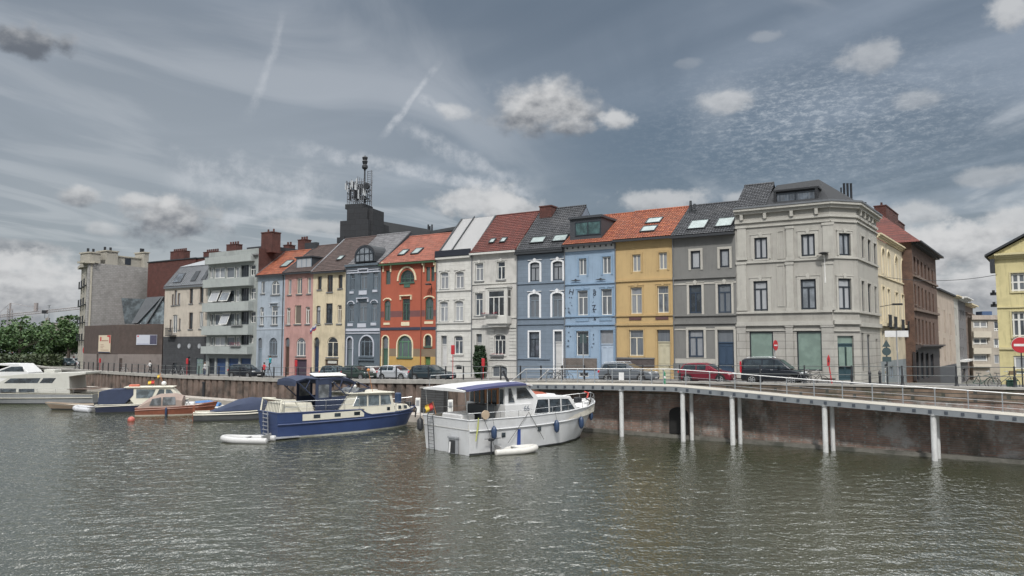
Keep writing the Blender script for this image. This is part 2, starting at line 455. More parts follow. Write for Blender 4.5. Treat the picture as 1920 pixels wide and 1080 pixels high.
ASPH = mat('asphalt', (0.075, 0.075, 0.078), .9, .2, 1.5, .4, 60)
PAVE = brick('pavement_blocks', (0.19, 0.18, 0.17), (0.16, 0.155, 0.15), (0.09, 0.09, 0.09), .4, .2, .01, .2)
STONE = mat('quay_coping_stone', (0.30, 0.29, 0.27), .85, .25, 1.2, .5, 12, streak=.5)

def ground_strip(name, m, fa, fb, dz, xs, th=0):
    mb = MB(); P = []
    for x in xs:
        r = []
        for y in ((fa(x), 0, 8, 20, 40, 62, fb(x)) if name == 'ground' else (fa(x), fb(x))):
            p = ROW.w(x, y, sz(x, y) + dz); r.append(tuple(p))
        P.append(r)
    for a, b in zip(P, P[1:]):
        for k in range(len(a) - 1): mb.quad(a[k], b[k], b[k + 1], a[k + 1])
    return struct(build(mb, name, m))
XS = [-300, -240, -200, -170, -150, -135, -118, -105, -98, -90.7, -82, -77, -72, -67, -56, -44, -31, -20, -11, -8.28, 0, 7, 7.6, 14, 19, 30, 45, 60]
def fbk(x): return 420 if x < -80 else 300
ground_strip('ground', mat('ground', (0.10, 0.10, 0.085), .95, .3, .3), lambda x: qy(x) + .3, fbk, -.012, XS)
ground_strip('street', ASPH, lambda x: qy(x) + .5, lambda x: -1.6 if x > -80 else 30, 0.0, [x for x in XS if x > -130])
# pavement along the facades with a real kerb
mb = MB()
xs = [x for x in XS if -80 < x < 8] + [8.0]
for a, b in zip(xs, xs[1:]):
    A = [ROW.w(a, y, sz(a, y) + z) for y, z in ((-1.6, 0), (-1.6, .11), (.5, .11))]
    B = [ROW.w(b, y, sz(b, y) + z) for y, z in ((-1.6, 0), (-1.6, .11), (.5, .11))]
    mb.quad(A[0], B[0], B[1], A[1]); mb.quad(A[1], B[1], B[2], A[2])
struct(build(mb, 'pavement', PAVE))

# quay walls
QUAYBR = brick('quay_brick', (0.23, 0.145, 0.115), (0.17, 0.13, 0.11), (0.20, 0.19, 0.175), .42, .13, .02, .35, (0.32, 0.32, 0.31), .75, bump=.9, damp=((0.016, 0.02, 0.016), .25))
PARAP = brick('parapet_stone', (0.16, 0.115, 0.085), (0.10, 0.085, 0.07), (0.05, 0.05, 0.045), .9, .24, .03, .45, (0.045, 0.05, 0.03), .7, bump=.8)
SHEET = mat('weathered_concrete_panel', (0.15, 0.112, 0.094), .9, .4, 1.0, .5, 8, streak=.85, dirt=(0.035, 0.032, 0.028))
XJ = -18.5    # where the panelled wall meets the brick wall

def quay_seg(xa, xb, step, off=0.0):
    xs = [xa + (xb - xa) * i / max(1, round((xb - xa) / step)) for i in range(round((xb - xa) / step) + 1)]
    return [(x, qy(x) + off) for x in xs]
# right: brick wall, lower dark part and parapet courses
qw = root('quay_wall', 'tall weathered red brick quay wall behind the white ramp pillars', 'wall', ROW.M(20, qy(20), 0))
M0 = Matrix.Identity(4)
def wall_strip(pts, z0f, z1f, out=0.0, top=None):
    mb = MB()
    for (xa, ya), (xb, yb) in zip(pts, pts[1:]):
        a0, b0 = ROW.w(xa, ya - out, z0f(xa)), ROW.w(xb, yb - out, z0f(xb))
        a1, b1 = ROW.w(xa, ya - out, z1f(xa)), ROW.w(xb, yb - out, z1f(xb))
        mb.quad(a0, b0, b1, a1)
        if top:
            mb.quad(a1, b1, ROW.w(xb, yb + top, z1f(xb)), ROW.w(xa, ya + top, z1f(xa)))
            mb.quad(ROW.w(xb, yb + top, z0f(xb)), ROW.w(xa, ya + top, z0f(xa)), ROW.w(xa, ya + top, z1f(xa)), ROW.w(xb, yb + top, z1f(xb)))
    return mb
rp = quay_seg(XJ, 60, 2)
build(wall_strip(rp, lambda x: -1.5, lambda x: qz(x) - .95), 'wall_face', QUAYBR, qw, M0)
build(wall_strip(rp, lambda x: qz(x) - .95, lambda x: qz(x) - .14, .03, .3), 'parapet', PARAP, qw, M0)
build(wall_strip(rp, lambda x: qz(x) - .14, lambda x: qz(x), .1, .45), 'coping', STONE, qw, M0)
build(wall_strip(rp, lambda x: -1.5, lambda x: .22, .42, .1), 'footing_ledge', mat('ledge', (0.13, 0.125, 0.11), .7, .3, 1.5, streak=.7, dirt=(0.02, 0.025, 0.018)), qw, M0)
# dark arched drain opening
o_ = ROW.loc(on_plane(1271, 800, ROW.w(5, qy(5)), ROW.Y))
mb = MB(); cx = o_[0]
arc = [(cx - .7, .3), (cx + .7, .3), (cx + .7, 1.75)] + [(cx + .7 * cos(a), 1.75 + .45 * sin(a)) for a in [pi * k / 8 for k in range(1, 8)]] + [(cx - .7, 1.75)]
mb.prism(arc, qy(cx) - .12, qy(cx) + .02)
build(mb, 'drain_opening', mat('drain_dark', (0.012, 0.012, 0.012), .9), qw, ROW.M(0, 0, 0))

# left: panelled wall of upright ribs (trapezoid profile)
ql = root('quay_wall', 'stained reddish panelled quay wall behind the moored boats', 'wall', ROW.M(-60, qy(-60), 0))
mb = MB()
xs = []; x = -150.0
while x < XJ:
    xs += [(x, 0), (x + .82, 0), (x + .95, .28), (x + 1.12, .28)]; x += 1.25
xs = [(a, b) for a, b in xs if a < XJ] + [(XJ, 0)]
pts = [(a, qy(a) + b) for a, b in xs]
for (xa, ya), (xb, yb) in zip(pts, pts[1:]):
    mb.quad(ROW.w(xa, ya, -1.5), ROW.w(xb, yb, -1.5), ROW.w(xb, yb, qz(xb) - .3), ROW.w(xa, ya, qz(xa) - .3))
build(mb, 'panel', SHEET, ql, M0)
lp = quay_seg(-150, XJ, 3)
build(wall_strip(lp, lambda x: qz(x) - .38, lambda x: qz(x) - .0, .12, .6), 'coping', STONE, ql, M0)
# far-left continuation bank
fl = wall_strip([(-300, qy(-300)), (-230, qy(-230)), (-150, qy(-150))], lambda x: -1.5, lambda x: 2.6, 0, .6)
tag(build(fl, 'quay_wall', SHEET), 'low far quay wall below the trees at the left edge', 'wall')
# dark brick recess box in the quay near the white cruiser
rc = root('quay_wall', 'dark boarded recess in the quay behind the white cruiser awning', 'wall', ROW.M(-22, qy(-22), 0))
a = ROW.loc(on_plane(800, 750, ROW.w(-25, qy(-25)), ROW.Y)); b = ROW.loc(on_plane(842, 750, ROW.w(-25, qy(-25)), ROW.Y))
mb = MB().box(a[0], qy(a[0]) - .9, -1.2, b[0], qy(a[0]) + .1, 2.75)
build(mb, 'block', brick('dark_blocks', (.05, .052, .055), (.04, .042, .045), (.02, .02, .02), 2.0, .22, .03), rc, ROW.M(0, 0, 0))
mb = MB().box(a[0] - .1, qy(a[0]) - 1.0, 2.75, b[0] + .1, qy(a[0]) + .1, 2.87)
build(mb, 'lid', STONE, rc, ROW.M(0, 0, 0))

# quay railing: posts and two thin rails
BLK = mat('black_iron', (0.018, 0.02, 0.024), .45, .2, 8, spec=.5)
def railing(label, xs, z0f, h, postw, off=.15, fancy=False):
    r = root('quay_railing', label, 'railing', ROW.M(xs[0], qy(xs[0]) + off, z0f(xs[0])))
    for x in xs:
        mb = MB(); y = 0
        if fancy:
            mb.tube([(0, 0, 0), (0, 0, .1), (0, 0, .42), (0, 0, .5), (0, 0, .62), (0, 0, h)], [.13, .085, .075, .10, .05, .045], 8)
        else:
            mb.bbox(-postw, -postw, 0, postw, postw, h, .015)
        build(mb, 'post', BLK, r, ROW.M(x, qy(x) + off, z0f(x)), smooth=fancy)
    for k, hh in enumerate((h - .06, h * .5)):
        mb = MB()
        mb.tube([ROW.w(x, qy(x) + off, z0f(x) + hh) for x in xs], .022, 5)
        build(mb, 'rail', mat('rail_grey', (0.09, 0.10, 0.10), .5, .2), r, M0)
    return r
# ================================================================== ramp
STEEL = mat('painted_grey_steel', (0.17, 0.185, 0.20), .5, .12, 1.5, streak=.3)
ALU = mat('brushed_aluminium', (0.68, 0.68, 0.68), .35, .05, 3, metal=.3)
WSTRIP = mat('pale_kerb_strip', (0.62, 0.59, 0.53), .7, .1, 1)
PILW = mat('white_painted_pillar', (0.50, 0.51, 0.51), .5, .12, 2, streak=.45, dirt=(.2, .19, .17))
DECKM = mat('ramp_deck_boards', (0.13, 0.12, 0.11), .9, .2, 3, .3)
RW = 1.95
def ry_(x): return qy(x) - RW
# deck height at row x from the photograph's outer edge line
edge_px = [(985, 718.5), (1080, 719), (1160, 720), (1262, 722), (1380, 732), (1496, 743), (1640, 755), (1780, 766), (1920, 777.5)]
RT = []
for u, v in edge_px:
    p = on_plane(u, v, ROW.w(0, ry_(5)), ROW.Y)
    for _ in range(6):
        x_, y_, z_ = ROW.loc(p); p = on_plane(u, v, ROW.w(0, ry_(x_)), ROW.Y)
    RT.append((ROW.loc(p)[0], p.z))
RX0 = RT[0][0]
RT.append((RT[-1][0] + 12, RT[-1][1] - (RT[-3][1] - RT[-1][1]) * 1.5))
def rz(x): return lerp_tab(RT, x)
rxs = [RX0 + i * (RT[-1][0] - RX0) / 60 for i in range(61)]
ramp = root('access_ramp', 'long steel access ramp sloping along the brick quay on white pillars', 'ramp', ROW.M(RX0, ry_(RX0), 0))
def rs(y0, z0, y1, z1, xs=rxs):
    mb = MB(); R = [[tuple(ROW.w(x, ry_(x) + y, rz(x) + z)) for y, z in ((y0, z0), (y1, z0), (y1, z1), (y0, z1))] for x in xs]
    return mb.loft(R)
build(rs(.08, -.16, RW - .12, -.02), 'deck', DECKM, ramp, M0)
build(rs(0, -.1, .08, .06), 'kerb_strip', WSTRIP, ramp, M0)
build(rs(.015, -.42, .06, -.102), 'girder', STEEL, ramp, M0)
build(rs(.0, -.46, .16, -.42), 'girder_flange', STEEL, ramp, M0)
mb = MB(); x = RX0 + .4
while x < RT[-1][0] - .3:
    M = ROW.M(x, ry_(x), rz(x))
    v = [M @ Vector(p) for p in ((-.09, -.02, -.36), (.09, -.02, -.36), (.09, -.02, -.18), (-.09, -.02, -.18), (-.09, .014, -.36), (.09, .014, -.36), (.09, .014, -.18), (-.09, .014, -.18))]
    mb.add(v, [(0, 1, 2, 3), (0, 4, 5, 1), (1, 5, 6, 2), (2, 6, 7, 3), (3, 7, 4, 0)]); x += .82
o = build(mb, 'bracket_row', mat('dark_bracket', (.04, .05, .065), .6), ramp, M0); o['kind'] = 'stuff'
mb = MB(); x = RX0 + .4
while x < RT[-1][0] - .3:
    M = ROW.M(x, ry_(x), rz(x))
    mb.add([M @ Vector(p) for p in ((-.05, .1, -.4), (.05, .1, -.4), (.05, RW - .1, -.4), (-.05, RW - .1, -.4), (-.05, .1, -.17), (.05, .1, -.17), (.05, RW - .1, -.17), (-.05, RW - .1, -.17))],
           [(0, 1, 2, 3), (0, 4, 5, 1), (1, 5, 6, 2), (3, 2, 6, 7), (0, 3, 7, 4)]); x += 1.64
o = build(mb, 'cross_beam_row', STEEL, ramp, M0); o['kind'] = 'stuff'
hr = 1.12
build(MB().tube([ROW.w(x, ry_(x) + .05, rz(x) + hr) for x in rxs], .028, 8), 'handrail', ALU, ramp, M0, smooth=True)
for k in (.28, .62):
    build(MB().tube([ROW.w(x, ry_(x) + .05, rz(x) + k) for x in rxs], .011, 5), 'cable', mat('steel_cable', (.35, .36, .37), .35, metal=.7), ramp, M0)
# posts at the photographed places
POSTM = mat('post_grey', (0.22, 0.235, 0.25), .5)
for u in (987, 1024, 1053, 1083, 1115, 1148, 1181, 1202, 1222, 1244, 1286, 1331, 1378, 1426, 1475, 1526, 1579, 1635, 1692, 1752, 1814, 1878, 1945):
    p = on_plane(u, 720, ROW.w(0, ry_(8) + .05), ROW.Y)
    for _ in range(5):
        x_, y_, z_ = ROW.loc(p); p = on_plane(u, 720, ROW.w(0, ry_(x_) + .05), ROW.Y)
    x = ROW.loc(p)[0]
    if x > RT[-1][0]: continue
    mb = MB().box(-.03, -.02, .04, .03, .02, hr - .05); mb.ball((0, 0, hr - .06), .055, 8)
    build(mb, 'post', POSTM, ramp, ROW.M(x, ry_(x) + .05, rz(x)))
x = RX0
mb = MB().tube([ROW.w(x, ry_(x) + .05, rz(x) + hr), ROW.w(x - 1.6, ry_(x - 1.6) + .3, rz(x) + .1)], .035, 6)
mb.tube([ROW.w(x + 1.6, ry_(x + 1.6) + 1.2, rz(x) + hr), ROW.w(x + .2, ry_(x) + 1.5, rz(x) + .1)], .035, 6)
build(mb, 'stair_handrail', ALU, ramp, M0)
for k, (u, v, dy) in enumerate([(1178, 815, .25), (1279, 828, .25), (1299.5, 824, 1.3), (1373, 835, .25), (1389.5, 831, 1.3), (1547, 849, .25), (1562, 845, 1.3), (1753, 864, .25), (1760, 858, 1.3)]):
    p = on_z(u, v, 0); x = ROW.loc(p)[0]
    p0 = ROW.w(x, ry_(x) + dy, -1.5)
    mb = MB().tube([(0, 0, 0), (0, 0, rz(x) - .4 + 1.5)], .165 if dy < 1 else .14, 14)
    mb.tube([(0, 0, rz(x) - .5 + 1.5), (0, 0, rz(x) - .4 + 1.5)], .25, 14)
    build(mb, 'pillar', PILW, ramp, FR(p0.x, p0.y, p0.z), smooth=True)
# ================================================================== houses: builders
ZO = {2: (300, 420, 3.375), 3: (560, 280, 3.375), 4: (560, 460, 3.6), 5: (800, 380, 3.176), 6: (1040, 370, 3.0), 7: (1360, 320, 2.572), 8: (1600, 370, 2.572), 9: (130, 460, 4.153), 10: (1600, 520, 4.906), 11: (1740, 500, 4.5), 12: (1800, 380, 3.0), 0: (0, 0, 1)}
G_DARK = glass('pane_dark', (0.025, 0.033, 0.042), curtain=(0.15, 0.165, 0.185))
G_ROOM = glass('pane_room', (0.02, 0.025, 0.03), var=.6)
G_CURT = glass('pane_curtained', (0.075, 0.09, 0.11), curtain=(0.27, 0.28, 0.30))
G_NET = glass('pane_net_curtain', (0.17, 0.19, 0.215), var=.25, curtain=(0.38, 0.39, 0.41))
G_SHOP = glass('pane_frosted_green', (0.17, 0.235, 0.205), .25, .12)
G_SKY = glass('pane_skylight', (0.20, 0.25, 0.25), .3, .15, spec=.5)
W_WHITE = mat('white_joinery', (0.62, 0.62, 0.60), .5, .05)
W_CREAM = mat('cream_joinery', (0.62, 0.58, 0.48), .5, .05)
W_DARK = mat('dark_joinery', (0.02, 0.026, 0.035), .4, .05)
W_NAVY = mat('navy_joinery', (0.03, 0.045, 0.07), .4, .05)
W_GREEN = mat('green_joinery', (0.055, 0.11, 0.085), .5, .08)
W_BROWN = mat('brown_joinery', (0.07, 0.045, 0.035), .5, .1)
W_GREYBL = mat('grey_blue_joinery', (0.17, 0.21, 0.25), .5, .1)
ZINC = mat('zinc_sheet', (0.155, 0.165, 0.18), .45, .12, 1.2, metal=.3, streak=.2)
LEAD = mat('dark_lead_sheet', (0.026, 0.03, 0.036), .7, .15, 1.5)
BRICKRED = brick('dark_red_brick', (0.105, 0.032, 0.025), (0.07, 0.024, 0.02), (0.06, 0.035, 0.03), .22, .075, .012, .3)
STUCCO = {}
def stucco(name, col, **k):
    k.setdefault('streak', .55); k.setdefault('bump', .25); k.setdefault('bs', 25)
    return mat(name, col, .85, .07, .8, **k)
def tiles(name, c1, c2, mortar, **k): return brick(name, c1, c2, mortar, .24, .30, .02, .22, rough=.75, bump=.3, offset=0.0, horiz='x', **k)
T_RED = tiles('dark_red_tiles', (0.125, 0.030, 0.022), (0.085, 0.022, 0.018), (0.035, 0.012, 0.01))
T_ORANGE = tiles('orange_tiles', (0.30, 0.095, 0.045), (0.215, 0.062, 0.036), (0.07, 0.03, 0.02), patch=(0.14, 0.075, 0.05), patch_amt=.35)
T_SALMON = tiles('faded_red_tiles', (0.30, 0.105, 0.07), (0.235, 0.082, 0.058), (0.12, 0.05, 0.04), patch=(0.17, 0.09, 0.07), patch_amt=.3)
T_BROWN = tiles('brown_tiles', (0.085, 0.055, 0.05), (0.065, 0.043, 0.04), (0.03, 0.022, 0.02))
T_BLACK = tiles('anthracite_pantiles', (0.060, 0.063, 0.072), (0.035, 0.038, 0.045), (0.010, 0.011, 0.013), patch=(0.10, 0.10, 0.105), patch_amt=.3)
T_SLATE = tiles('grey_slates', (0.17, 0.17, 0.18), (0.13, 0.13, 0.14), (0.06, 0.06, 0.065))

class Facade:
    def __init__(s, rt, plane, x0, x1, z0, z1, m, zi, sink=.6):
        s.r = rt; s.p = plane; s.x0 = x0; s.x1 = x1; s.z0 = z0; s.z1 = z1; s.m = m; s.zi = zi
        s.M = plane.M(x0, 0, z0); s.W = x1 - x0; s.H = z1 - z0; s.op = []; s.bands = []; s.sink = sink; s.side = None
    def q(s, x, y):
        o = ZO[s.zi]; return o[0] + x / o[2], o[1] + y / o[2]
    def pt(s, x, y, n=0.0):
        u, v = s.q(x, y); a, z = s.p.px(u, v, n); return a - s.x0, z - s.z0
    def rect(s, x0, y0, x1, y1, n=0.0):
        xc, yc = (x0 + x1) / 2, (y0 + y1) / 2
        a, b = s.pt(x0, yc, n)[0], s.pt(x1, yc, n)[0]
        return a, b, s.pt(xc, y1, n)[1], s.pt(xc, y0, n)[1]
    def b(s, mb, name, m, parent=None, dx=0, dy=0, dz=0, **k):
        return build(mb, name, m, parent or s.r, s.M @ Matrix.Translation((dx, dy, dz)), **k)
    def archpts(s, x0, x1, zt, rise, n=12):
        cx, w = (x0 + x1) / 2, (x1 - x0) / 2
        return [(cx + w * cos(pi - pi * k / n), zt - rise + rise * sin(pi * k / n)) for k in range(n + 1)]
    def win(s, x0, y0, x1, y1, style='T', fr=None, gl=None, arch=0, sur=None, sill=None, key=False, rec=.15, bar=.055, sub=None, name='window', zb=None, tr=.72, head=None):
        """window: frame mesh with pane, sill and surround as its pieces"""
        a, c, z0, z1 = s.rect(x0, y0, x1, y1)
        if zb is not None: z0 = zb
        fr = fr or W_WHITE; gl = gl or G_DARK; w, h = c - a, z1 - z0
        rise = {0: 0, 'round': w / 2, 'seg': w * .18}[arch]
        s.op.append((a, c, z0, z1, rise)); mb = MB(); B = bar; y0_, y1_ = rec - .05, rec + .04
        def vb(xc, za, zb_, t=B * .6): mb.box(xc - t, y0_, za, xc + t, y1_, zb_)
        def hb(zc, xa, xb, t=B * .6): mb.box(xa, y0_ + .004, zc - t, xb, y1_ - .004, zc + t)
        ztop = z1 - (rise * .15 if rise else 0)
        vb(a + B, z0, z1 - rise); vb(c - B, z0, z1 - rise); hb(z0 + B, a, c)
        if rise:
            P = s.archpts(a, c, z1, rise)
            for (p, q), (p2, q2) in zip(P, P[1:]):
                cx, cz = (a + c) / 2, z1 - rise
                k = 1 - 2 * B / max(w / 2, .1)
                I = lambda p, q: (cx + (p - cx) * k, cz + (q - cz) * (k if rise > w * .3 else (1 - 2 * B / rise if rise > 2 * B else .3)))
                i1, i2 = I(p, q), I(p2, q2)
                mb.add([(p, y0_, q), (p2, y0_, q2), (i2[0], y0_, i2[1]), (i1[0], y0_, i1[1])], [(0, 3, 2, 1)])
        else: hb(z1 - B, a, c)
        mx = (a + c) / 2
        zt = z0 + h * tr
        if 'T' in style: hb(zt, a, c)
        if style == 'T': vb(mx, z0, zt, B * .8)
        if style == 'TV': vb(mx, z0, z1 - .01, B * .8)
        if style == 'V': vb(mx, z0, z1 - .01, B * .8)
        if style == 'T3': vb(a + w * .3, z0, ztop - rise * .35); vb(c - w * .3, z0, ztop - rise * .35)
        if style == '3': vb(a + w / 3, z0, z1); vb(c - w / 3, z0, z1)
        if style == 'TG': vb(a + w * .33, z0, zt); vb(a + w * .66, z0, zt); vb(mx, zt, z1)
        f = s.b(mb, name, fr, sub)
        pm = MB()
        pm.box(a + .01, rec, z0 + .01, c - .01, rec + .02, z1 - rise * .02 - .01) if not rise else pm.prism([(a + .01, z0 + .01), (c - .01, z0 + .01)] + s.archpts(a + .01, c - .01, z1 - .01, rise)[::-1], rec, rec + .02)
        if sub is None: s.b(pm, 'pane', gl, f)
        else: s.b(pm, 'pane', gl, sub)
        par = f if sub is None else sub
        if sill:
            s.b(MB().box(a - .1, -.1, z0 - .14, c + .1, rec, z0 - .005), 'sill', sill, par)
        if sur:
            sm, sw = sur[0], sur[1]; sm_b = MB(); pr = .06
            sm_b.box(a - sw, -pr, z0 - (0 if sill else sw * .5), a - .005, .02, z1 - rise)
            sm_b.box(c + .005, -pr, z0 - (0 if sill else sw * .5), c + sw, .02, z1 - rise)
            if rise:
                P = s.archpts(a - .005, c + .005, z1 + .005, rise + .005); Q = s.archpts(a - sw, c + sw, z1 + sw, rise + sw)
                n = len(P)
                rings = [[(P[i][0], -pr, P[i][1]), (Q[i][0], -pr, Q[i][1]), (Q[i][0], .02, Q[i][1]), (P[i][0], .02, P[i][1])] for i in range(n)]
                sm_b.loft(rings)
            else: sm_b.box(a - sw, -pr, z1 + .005, c + sw, .02, z1 + sw)
            if key:
                sm_b.prism([(mx - .1, z1 + .01), (mx + .1, z1 + .01), (mx + .17, z1 + sw + .12), (mx, z1 + sw + .24), (mx - .17, z1 + sw + .12)], -.12, -.062)
                sm_b.box(a - sw - .05, -.1, z1 + sw + .002, c + sw + .05, .02, z1 + sw + .06)
            s.b(sm_b, 'surround', sm, par)
        if head:
            hm = MB().box(a - .28, -.22, z1 + .3, c + .28, .02, z1 + .42)
            hm.box(a - .28, -.16, z1 - .1, a - .14, .02, z1 + .298); hm.box(c + .14, -.16, z1 - .1, c + .28, .02, z1 + .298)
            s.b(hm, 'hood_moulding', head, par)
        return f
    def door(s, x0, y0, x1, m=None, tr=.24, arch=0, sur=None, kind='panel', gl=None, name='door', y1=None, fr=None):
        a, c, _, z1 = s.rect(x0, y0, x1, y0 + (60 if y1 is None else y1 - y0)); z0 = .03
        if y1 is not None: z0 = s.rect(x0, y0, x1, y1)[2]
        w, h = c - a, z1 - z0; rise = {0: 0, 'round': w / 2, 'seg': w * .2}[arch]
        s.op.append((a, c, max(z0, -.2), z1, rise)); zt = z1 - h * tr; R = .2
        mb = MB()
        if kind == 'garage':
            mb.box(a + .01, R, z0, c - .01, R + .06, z1 - .01)
            k = int(h / .28)
            for i in range(k): mb.box(a + .03, R - .02, z0 + .03 + i * h / k, c - .03, R - .002, z0 + (i + .86) * h / k)
            return s.b(mb, 'garage_door', m)
        mb.box(a + .01, R, z0, c - .01, R + .06, zt)
        mb.box(a + .008, R - .06, zt, c - .008, R + .06, zt + .1)
        nx = 2 if w > .85 else 1
        for i in range(nx):
            xa, xb = a + .08 + i * (w - .08) / nx, a + (i + 1) * (w - .08) / nx
            for za, zb_ in ((.08, .36), (.42, .93)):
                Z0, Z1 = z0 + (zt - z0) * za, z0 + (zt - z0) * zb_
                mb.box(xa, R - .03, Z0, xb, R - .002, Z0 + .05); mb.box(xa, R - .03, Z1 - .05, xb, R - .002, Z1)
                mb.box(xa, R - .03, Z0 + .051, xa + .05, R - .002, Z1 - .051); mb.box(xb - .05, R - .03, Z0 + .051, xb, R - .002, Z1 - .051)
        d = s.b(mb, name, m)
        pm = MB()
        if rise: pm.prism([(a + .01, zt + .1), (c - .01, zt + .1)] + s.archpts(a + .01, c - .01, z1 - .01, rise)[::-1], R - .02, R + .02)
        else: pm.box(a + .01, R - .02, zt + .1, c - .01, R + .02, z1 - .01)
        s.b(pm, 'transom_pane', gl or G_DARK, d)
        s.b(MB().box(c - .2, R - .09, z0 + 1.0, c - .16, R - .03, z0 + 1.16), 'handle', mat('brass', (.35, .28, .15), .35, metal=.8), d)
        if sur:
            sm, sw = sur; q = MB()
            q.box(a - sw, -.06, 0, a - .005, .02, z1 - rise); q.box(c + .005, -.06, 0, c + sw, .02, z1 - rise)
            if rise:
                P = s.archpts(a - .005, c + .005, z1 + .005, rise + .005); Q = s.archpts(a - sw, c + sw, z1 + sw, rise + sw)
                q.loft([[(P[i][0], -.06, P[i][1]), (Q[i][0], -.06, Q[i][1]), (Q[i][0], .02, Q[i][1]), (P[i][0], .02, P[i][1])] for i in range(len(P))])
            else: q.box(a - sw, -.06, z1 + .005, c + sw, .02, z1 + sw)
            s.b(q, 'surround', sm, d)
        return d
    def archring(s, x0, y0, x1, y1, sm, sw=.14, name='arch_moulding'):
        a, c, z0, z1 = s.rect(x0, y0, x1, y1); rise = z1 - z0
        P = s.archpts(a, c, z1, rise); Q = s.archpts(a - sw, c + sw, z1 + sw, rise + sw)
        q = MB().loft([[(P[i][0], -.09, P[i][1]), (Q[i][0], -.09, Q[i][1]), (Q[i][0], .02, Q[i][1]), (P[i][0], .02, P[i][1])] for i in range(len(P))])
        return s.b(q, name, sm)
    def line(s, y, h=.14, out=.1, m=None, x=None, name='string_course', xa=0, xb=None, steps=1):
        xm = x if x is not None else (s.mid if hasattr(s, 'mid') else 500)
        z = s.pt(xm, y)[1]; mb = MB(); xb = s.W if xb is None else xb
        for k in range(steps):
            e = out * (k + 1) / steps; hh = h / steps
            mb.box(xa + .003, -e, z - h / 2 + k * hh, xb - .003, -.002, z - h / 2 + (k + 1) * hh)
        return s.b(mb, name, m or s.m)
    def plate(s, x0, y0, x1, y1, m, out=.04, name='panel', parent=None):
        a, c, z0, z1 = s.rect(x0, y0, x1, y1)
        return s.b(MB().box(a, -out, z0, c, -.002, z1), name, m, parent)
    def wall(s, depth=8.0, name='wall', back=True, slots=None, gable=None):
        """front with openings + reveals, sides and back; material bands by height"""
        mb = MB(); W, H = s.W, s.H
        xs = sorted({0, W} | {min(max(o[0], 0), W) for o in s.op} | {min(max(o[1], 0), W) for o in s.op})
        zs = sorted({-s.sink, H} | {min(max(o[2], -s.sink), H) for o in s.op} | {min(o[3], H) for o in s.op} | {b[0] for b in s.bands if b[0] < H})
        def slot(z):
            for i, (zt, _) in enumerate(s.bands):
                if z < zt: return i + 1
            return 0
        for xa, xb in zip(xs, xs[1:]):
            for za, zb in zip(zs, zs[1:]):
                if xb - xa < 1e-5 or zb - za < 1e-5: continue
                xc, zc = (xa + xb) / 2, (za + zb) / 2
                if any(o[0] < xc < o[1] and o[2] < zc < o[3] for o in s.op): continue
                mb.cur = slot(zc); mb.quad((xa, 0, za), (xb, 0, za), (xb, 0, zb), (xa, 0, zb))
        for (a, c, z0, z1, rise) in s.op:
            mb.cur = slot((z0 + z1) / 2); R = .26
            mb.quad((a, 0, z0), (a, R, z0), (a, R, z1 - rise), (a, 0, z1 - rise)); mb.quad((c, 0, z0), (c, 0, z1 - rise), (c, R, z1 - rise), (c, R, z0))
            mb.quad((a, 0, z0), (c, 0, z0), (c, R, z0), (a, R, z0))
            if rise:
                P = s.archpts(a, c, z1, rise)
                for (p, q), (p2, q2) in zip(P, P[1:]):
                    mb.quad((p, 0, q), (p2, 0, q2), (p2, R, q2), (p, R, q))
                    mb.quad((p, 0, q), (p2, 0, q2), (p2, 0, z1), (p, 0, z1))
            else: mb.quad((a, 0, z1), (a, R, z1), (c, R, z1), (c, 0, z1))
        mb.cur = len(s.bands) + 1 if s.side else slot(H - .1)
        D = depth
        if gable:     # (ridge y, ridge z local)
            ry, rz_ = gable
            for X in (0, W): mb.add([(X, 0, -s.sink), (X, D, -s.sink), (X, D, H), (X, ry, rz_), (X, 0, H)], [(0, 1, 2, 3, 4)])
        else:
            for X in (0, W): mb.quad((X, 0, -s.sink), (X, D, -s.sink), (X, D, H), (X, 0, H))
            mb.quad((0, 0, H), (W, 0, H), (W, D, H), (0, D, H))
        if back: mb.quad((0, D, -s.sink), (W, D, -s.sink), (W, D, H), (0, D, H))
        ms = [s.m] + [b[1] for b in s.bands] + ([s.side] if s.side else [])
        return s.b(mb, name, ms)
    def roof(s, ridge, d, m, over=.35, x0=-.0, x1=0.0, wave=True, gutter=None, verge=None, ez=None, tw=.24, rh=.32, name='roof'):
        """tiled gable roof; ridge = pixel (u, v) of the ridge, d = its distance behind the facade"""
        ze = s.H if ez is None else ez
        zr = s.p.px(ridge[0], ridge[1], d)[1] - s.z0
        s.ze, s.zr, s.rd = ze, zr, d
        sl = (zr - ze) / d; L = hypot(d + over, (zr - ze) + over * sl); A, Bx = x0, s.W + x1
        ux, uz = d / hypot(d, zr - ze), (zr - ze) / hypot(d, zr - ze); nx, nz = -uz, ux
        mb = MB()
        def P(x, t, off): return (x, -over + ux * t + nx * off, ze - over * sl + uz * t + nz * off)
        if wave:
            nw = max(4, round((Bx - A) / tw)); nr = max(3, round(L / rh)); prof = []
            for i in range(nw * 5 + 1):
                prof.append((A + (Bx - A) * i / (nw * 5), .042 * abs(sin(pi * i / 5)) ** .8))
            rows = []
            for r in range(nr):
                rows.append([P(x, L * r / nr, o + .11) for x, o in prof]); rows.append([P(x, L * (r + 1) / nr + .02, o + .065) for x, o in prof])
            mb.loft(rows, closed=False, cap=False)
        else:
            mb.quad(P(A, 0, .1), P(Bx, 0, .1), P(Bx, L, .1), P(A, L, .1))
        # body, edges and the back slope
        t_ = .06 if wave else .095
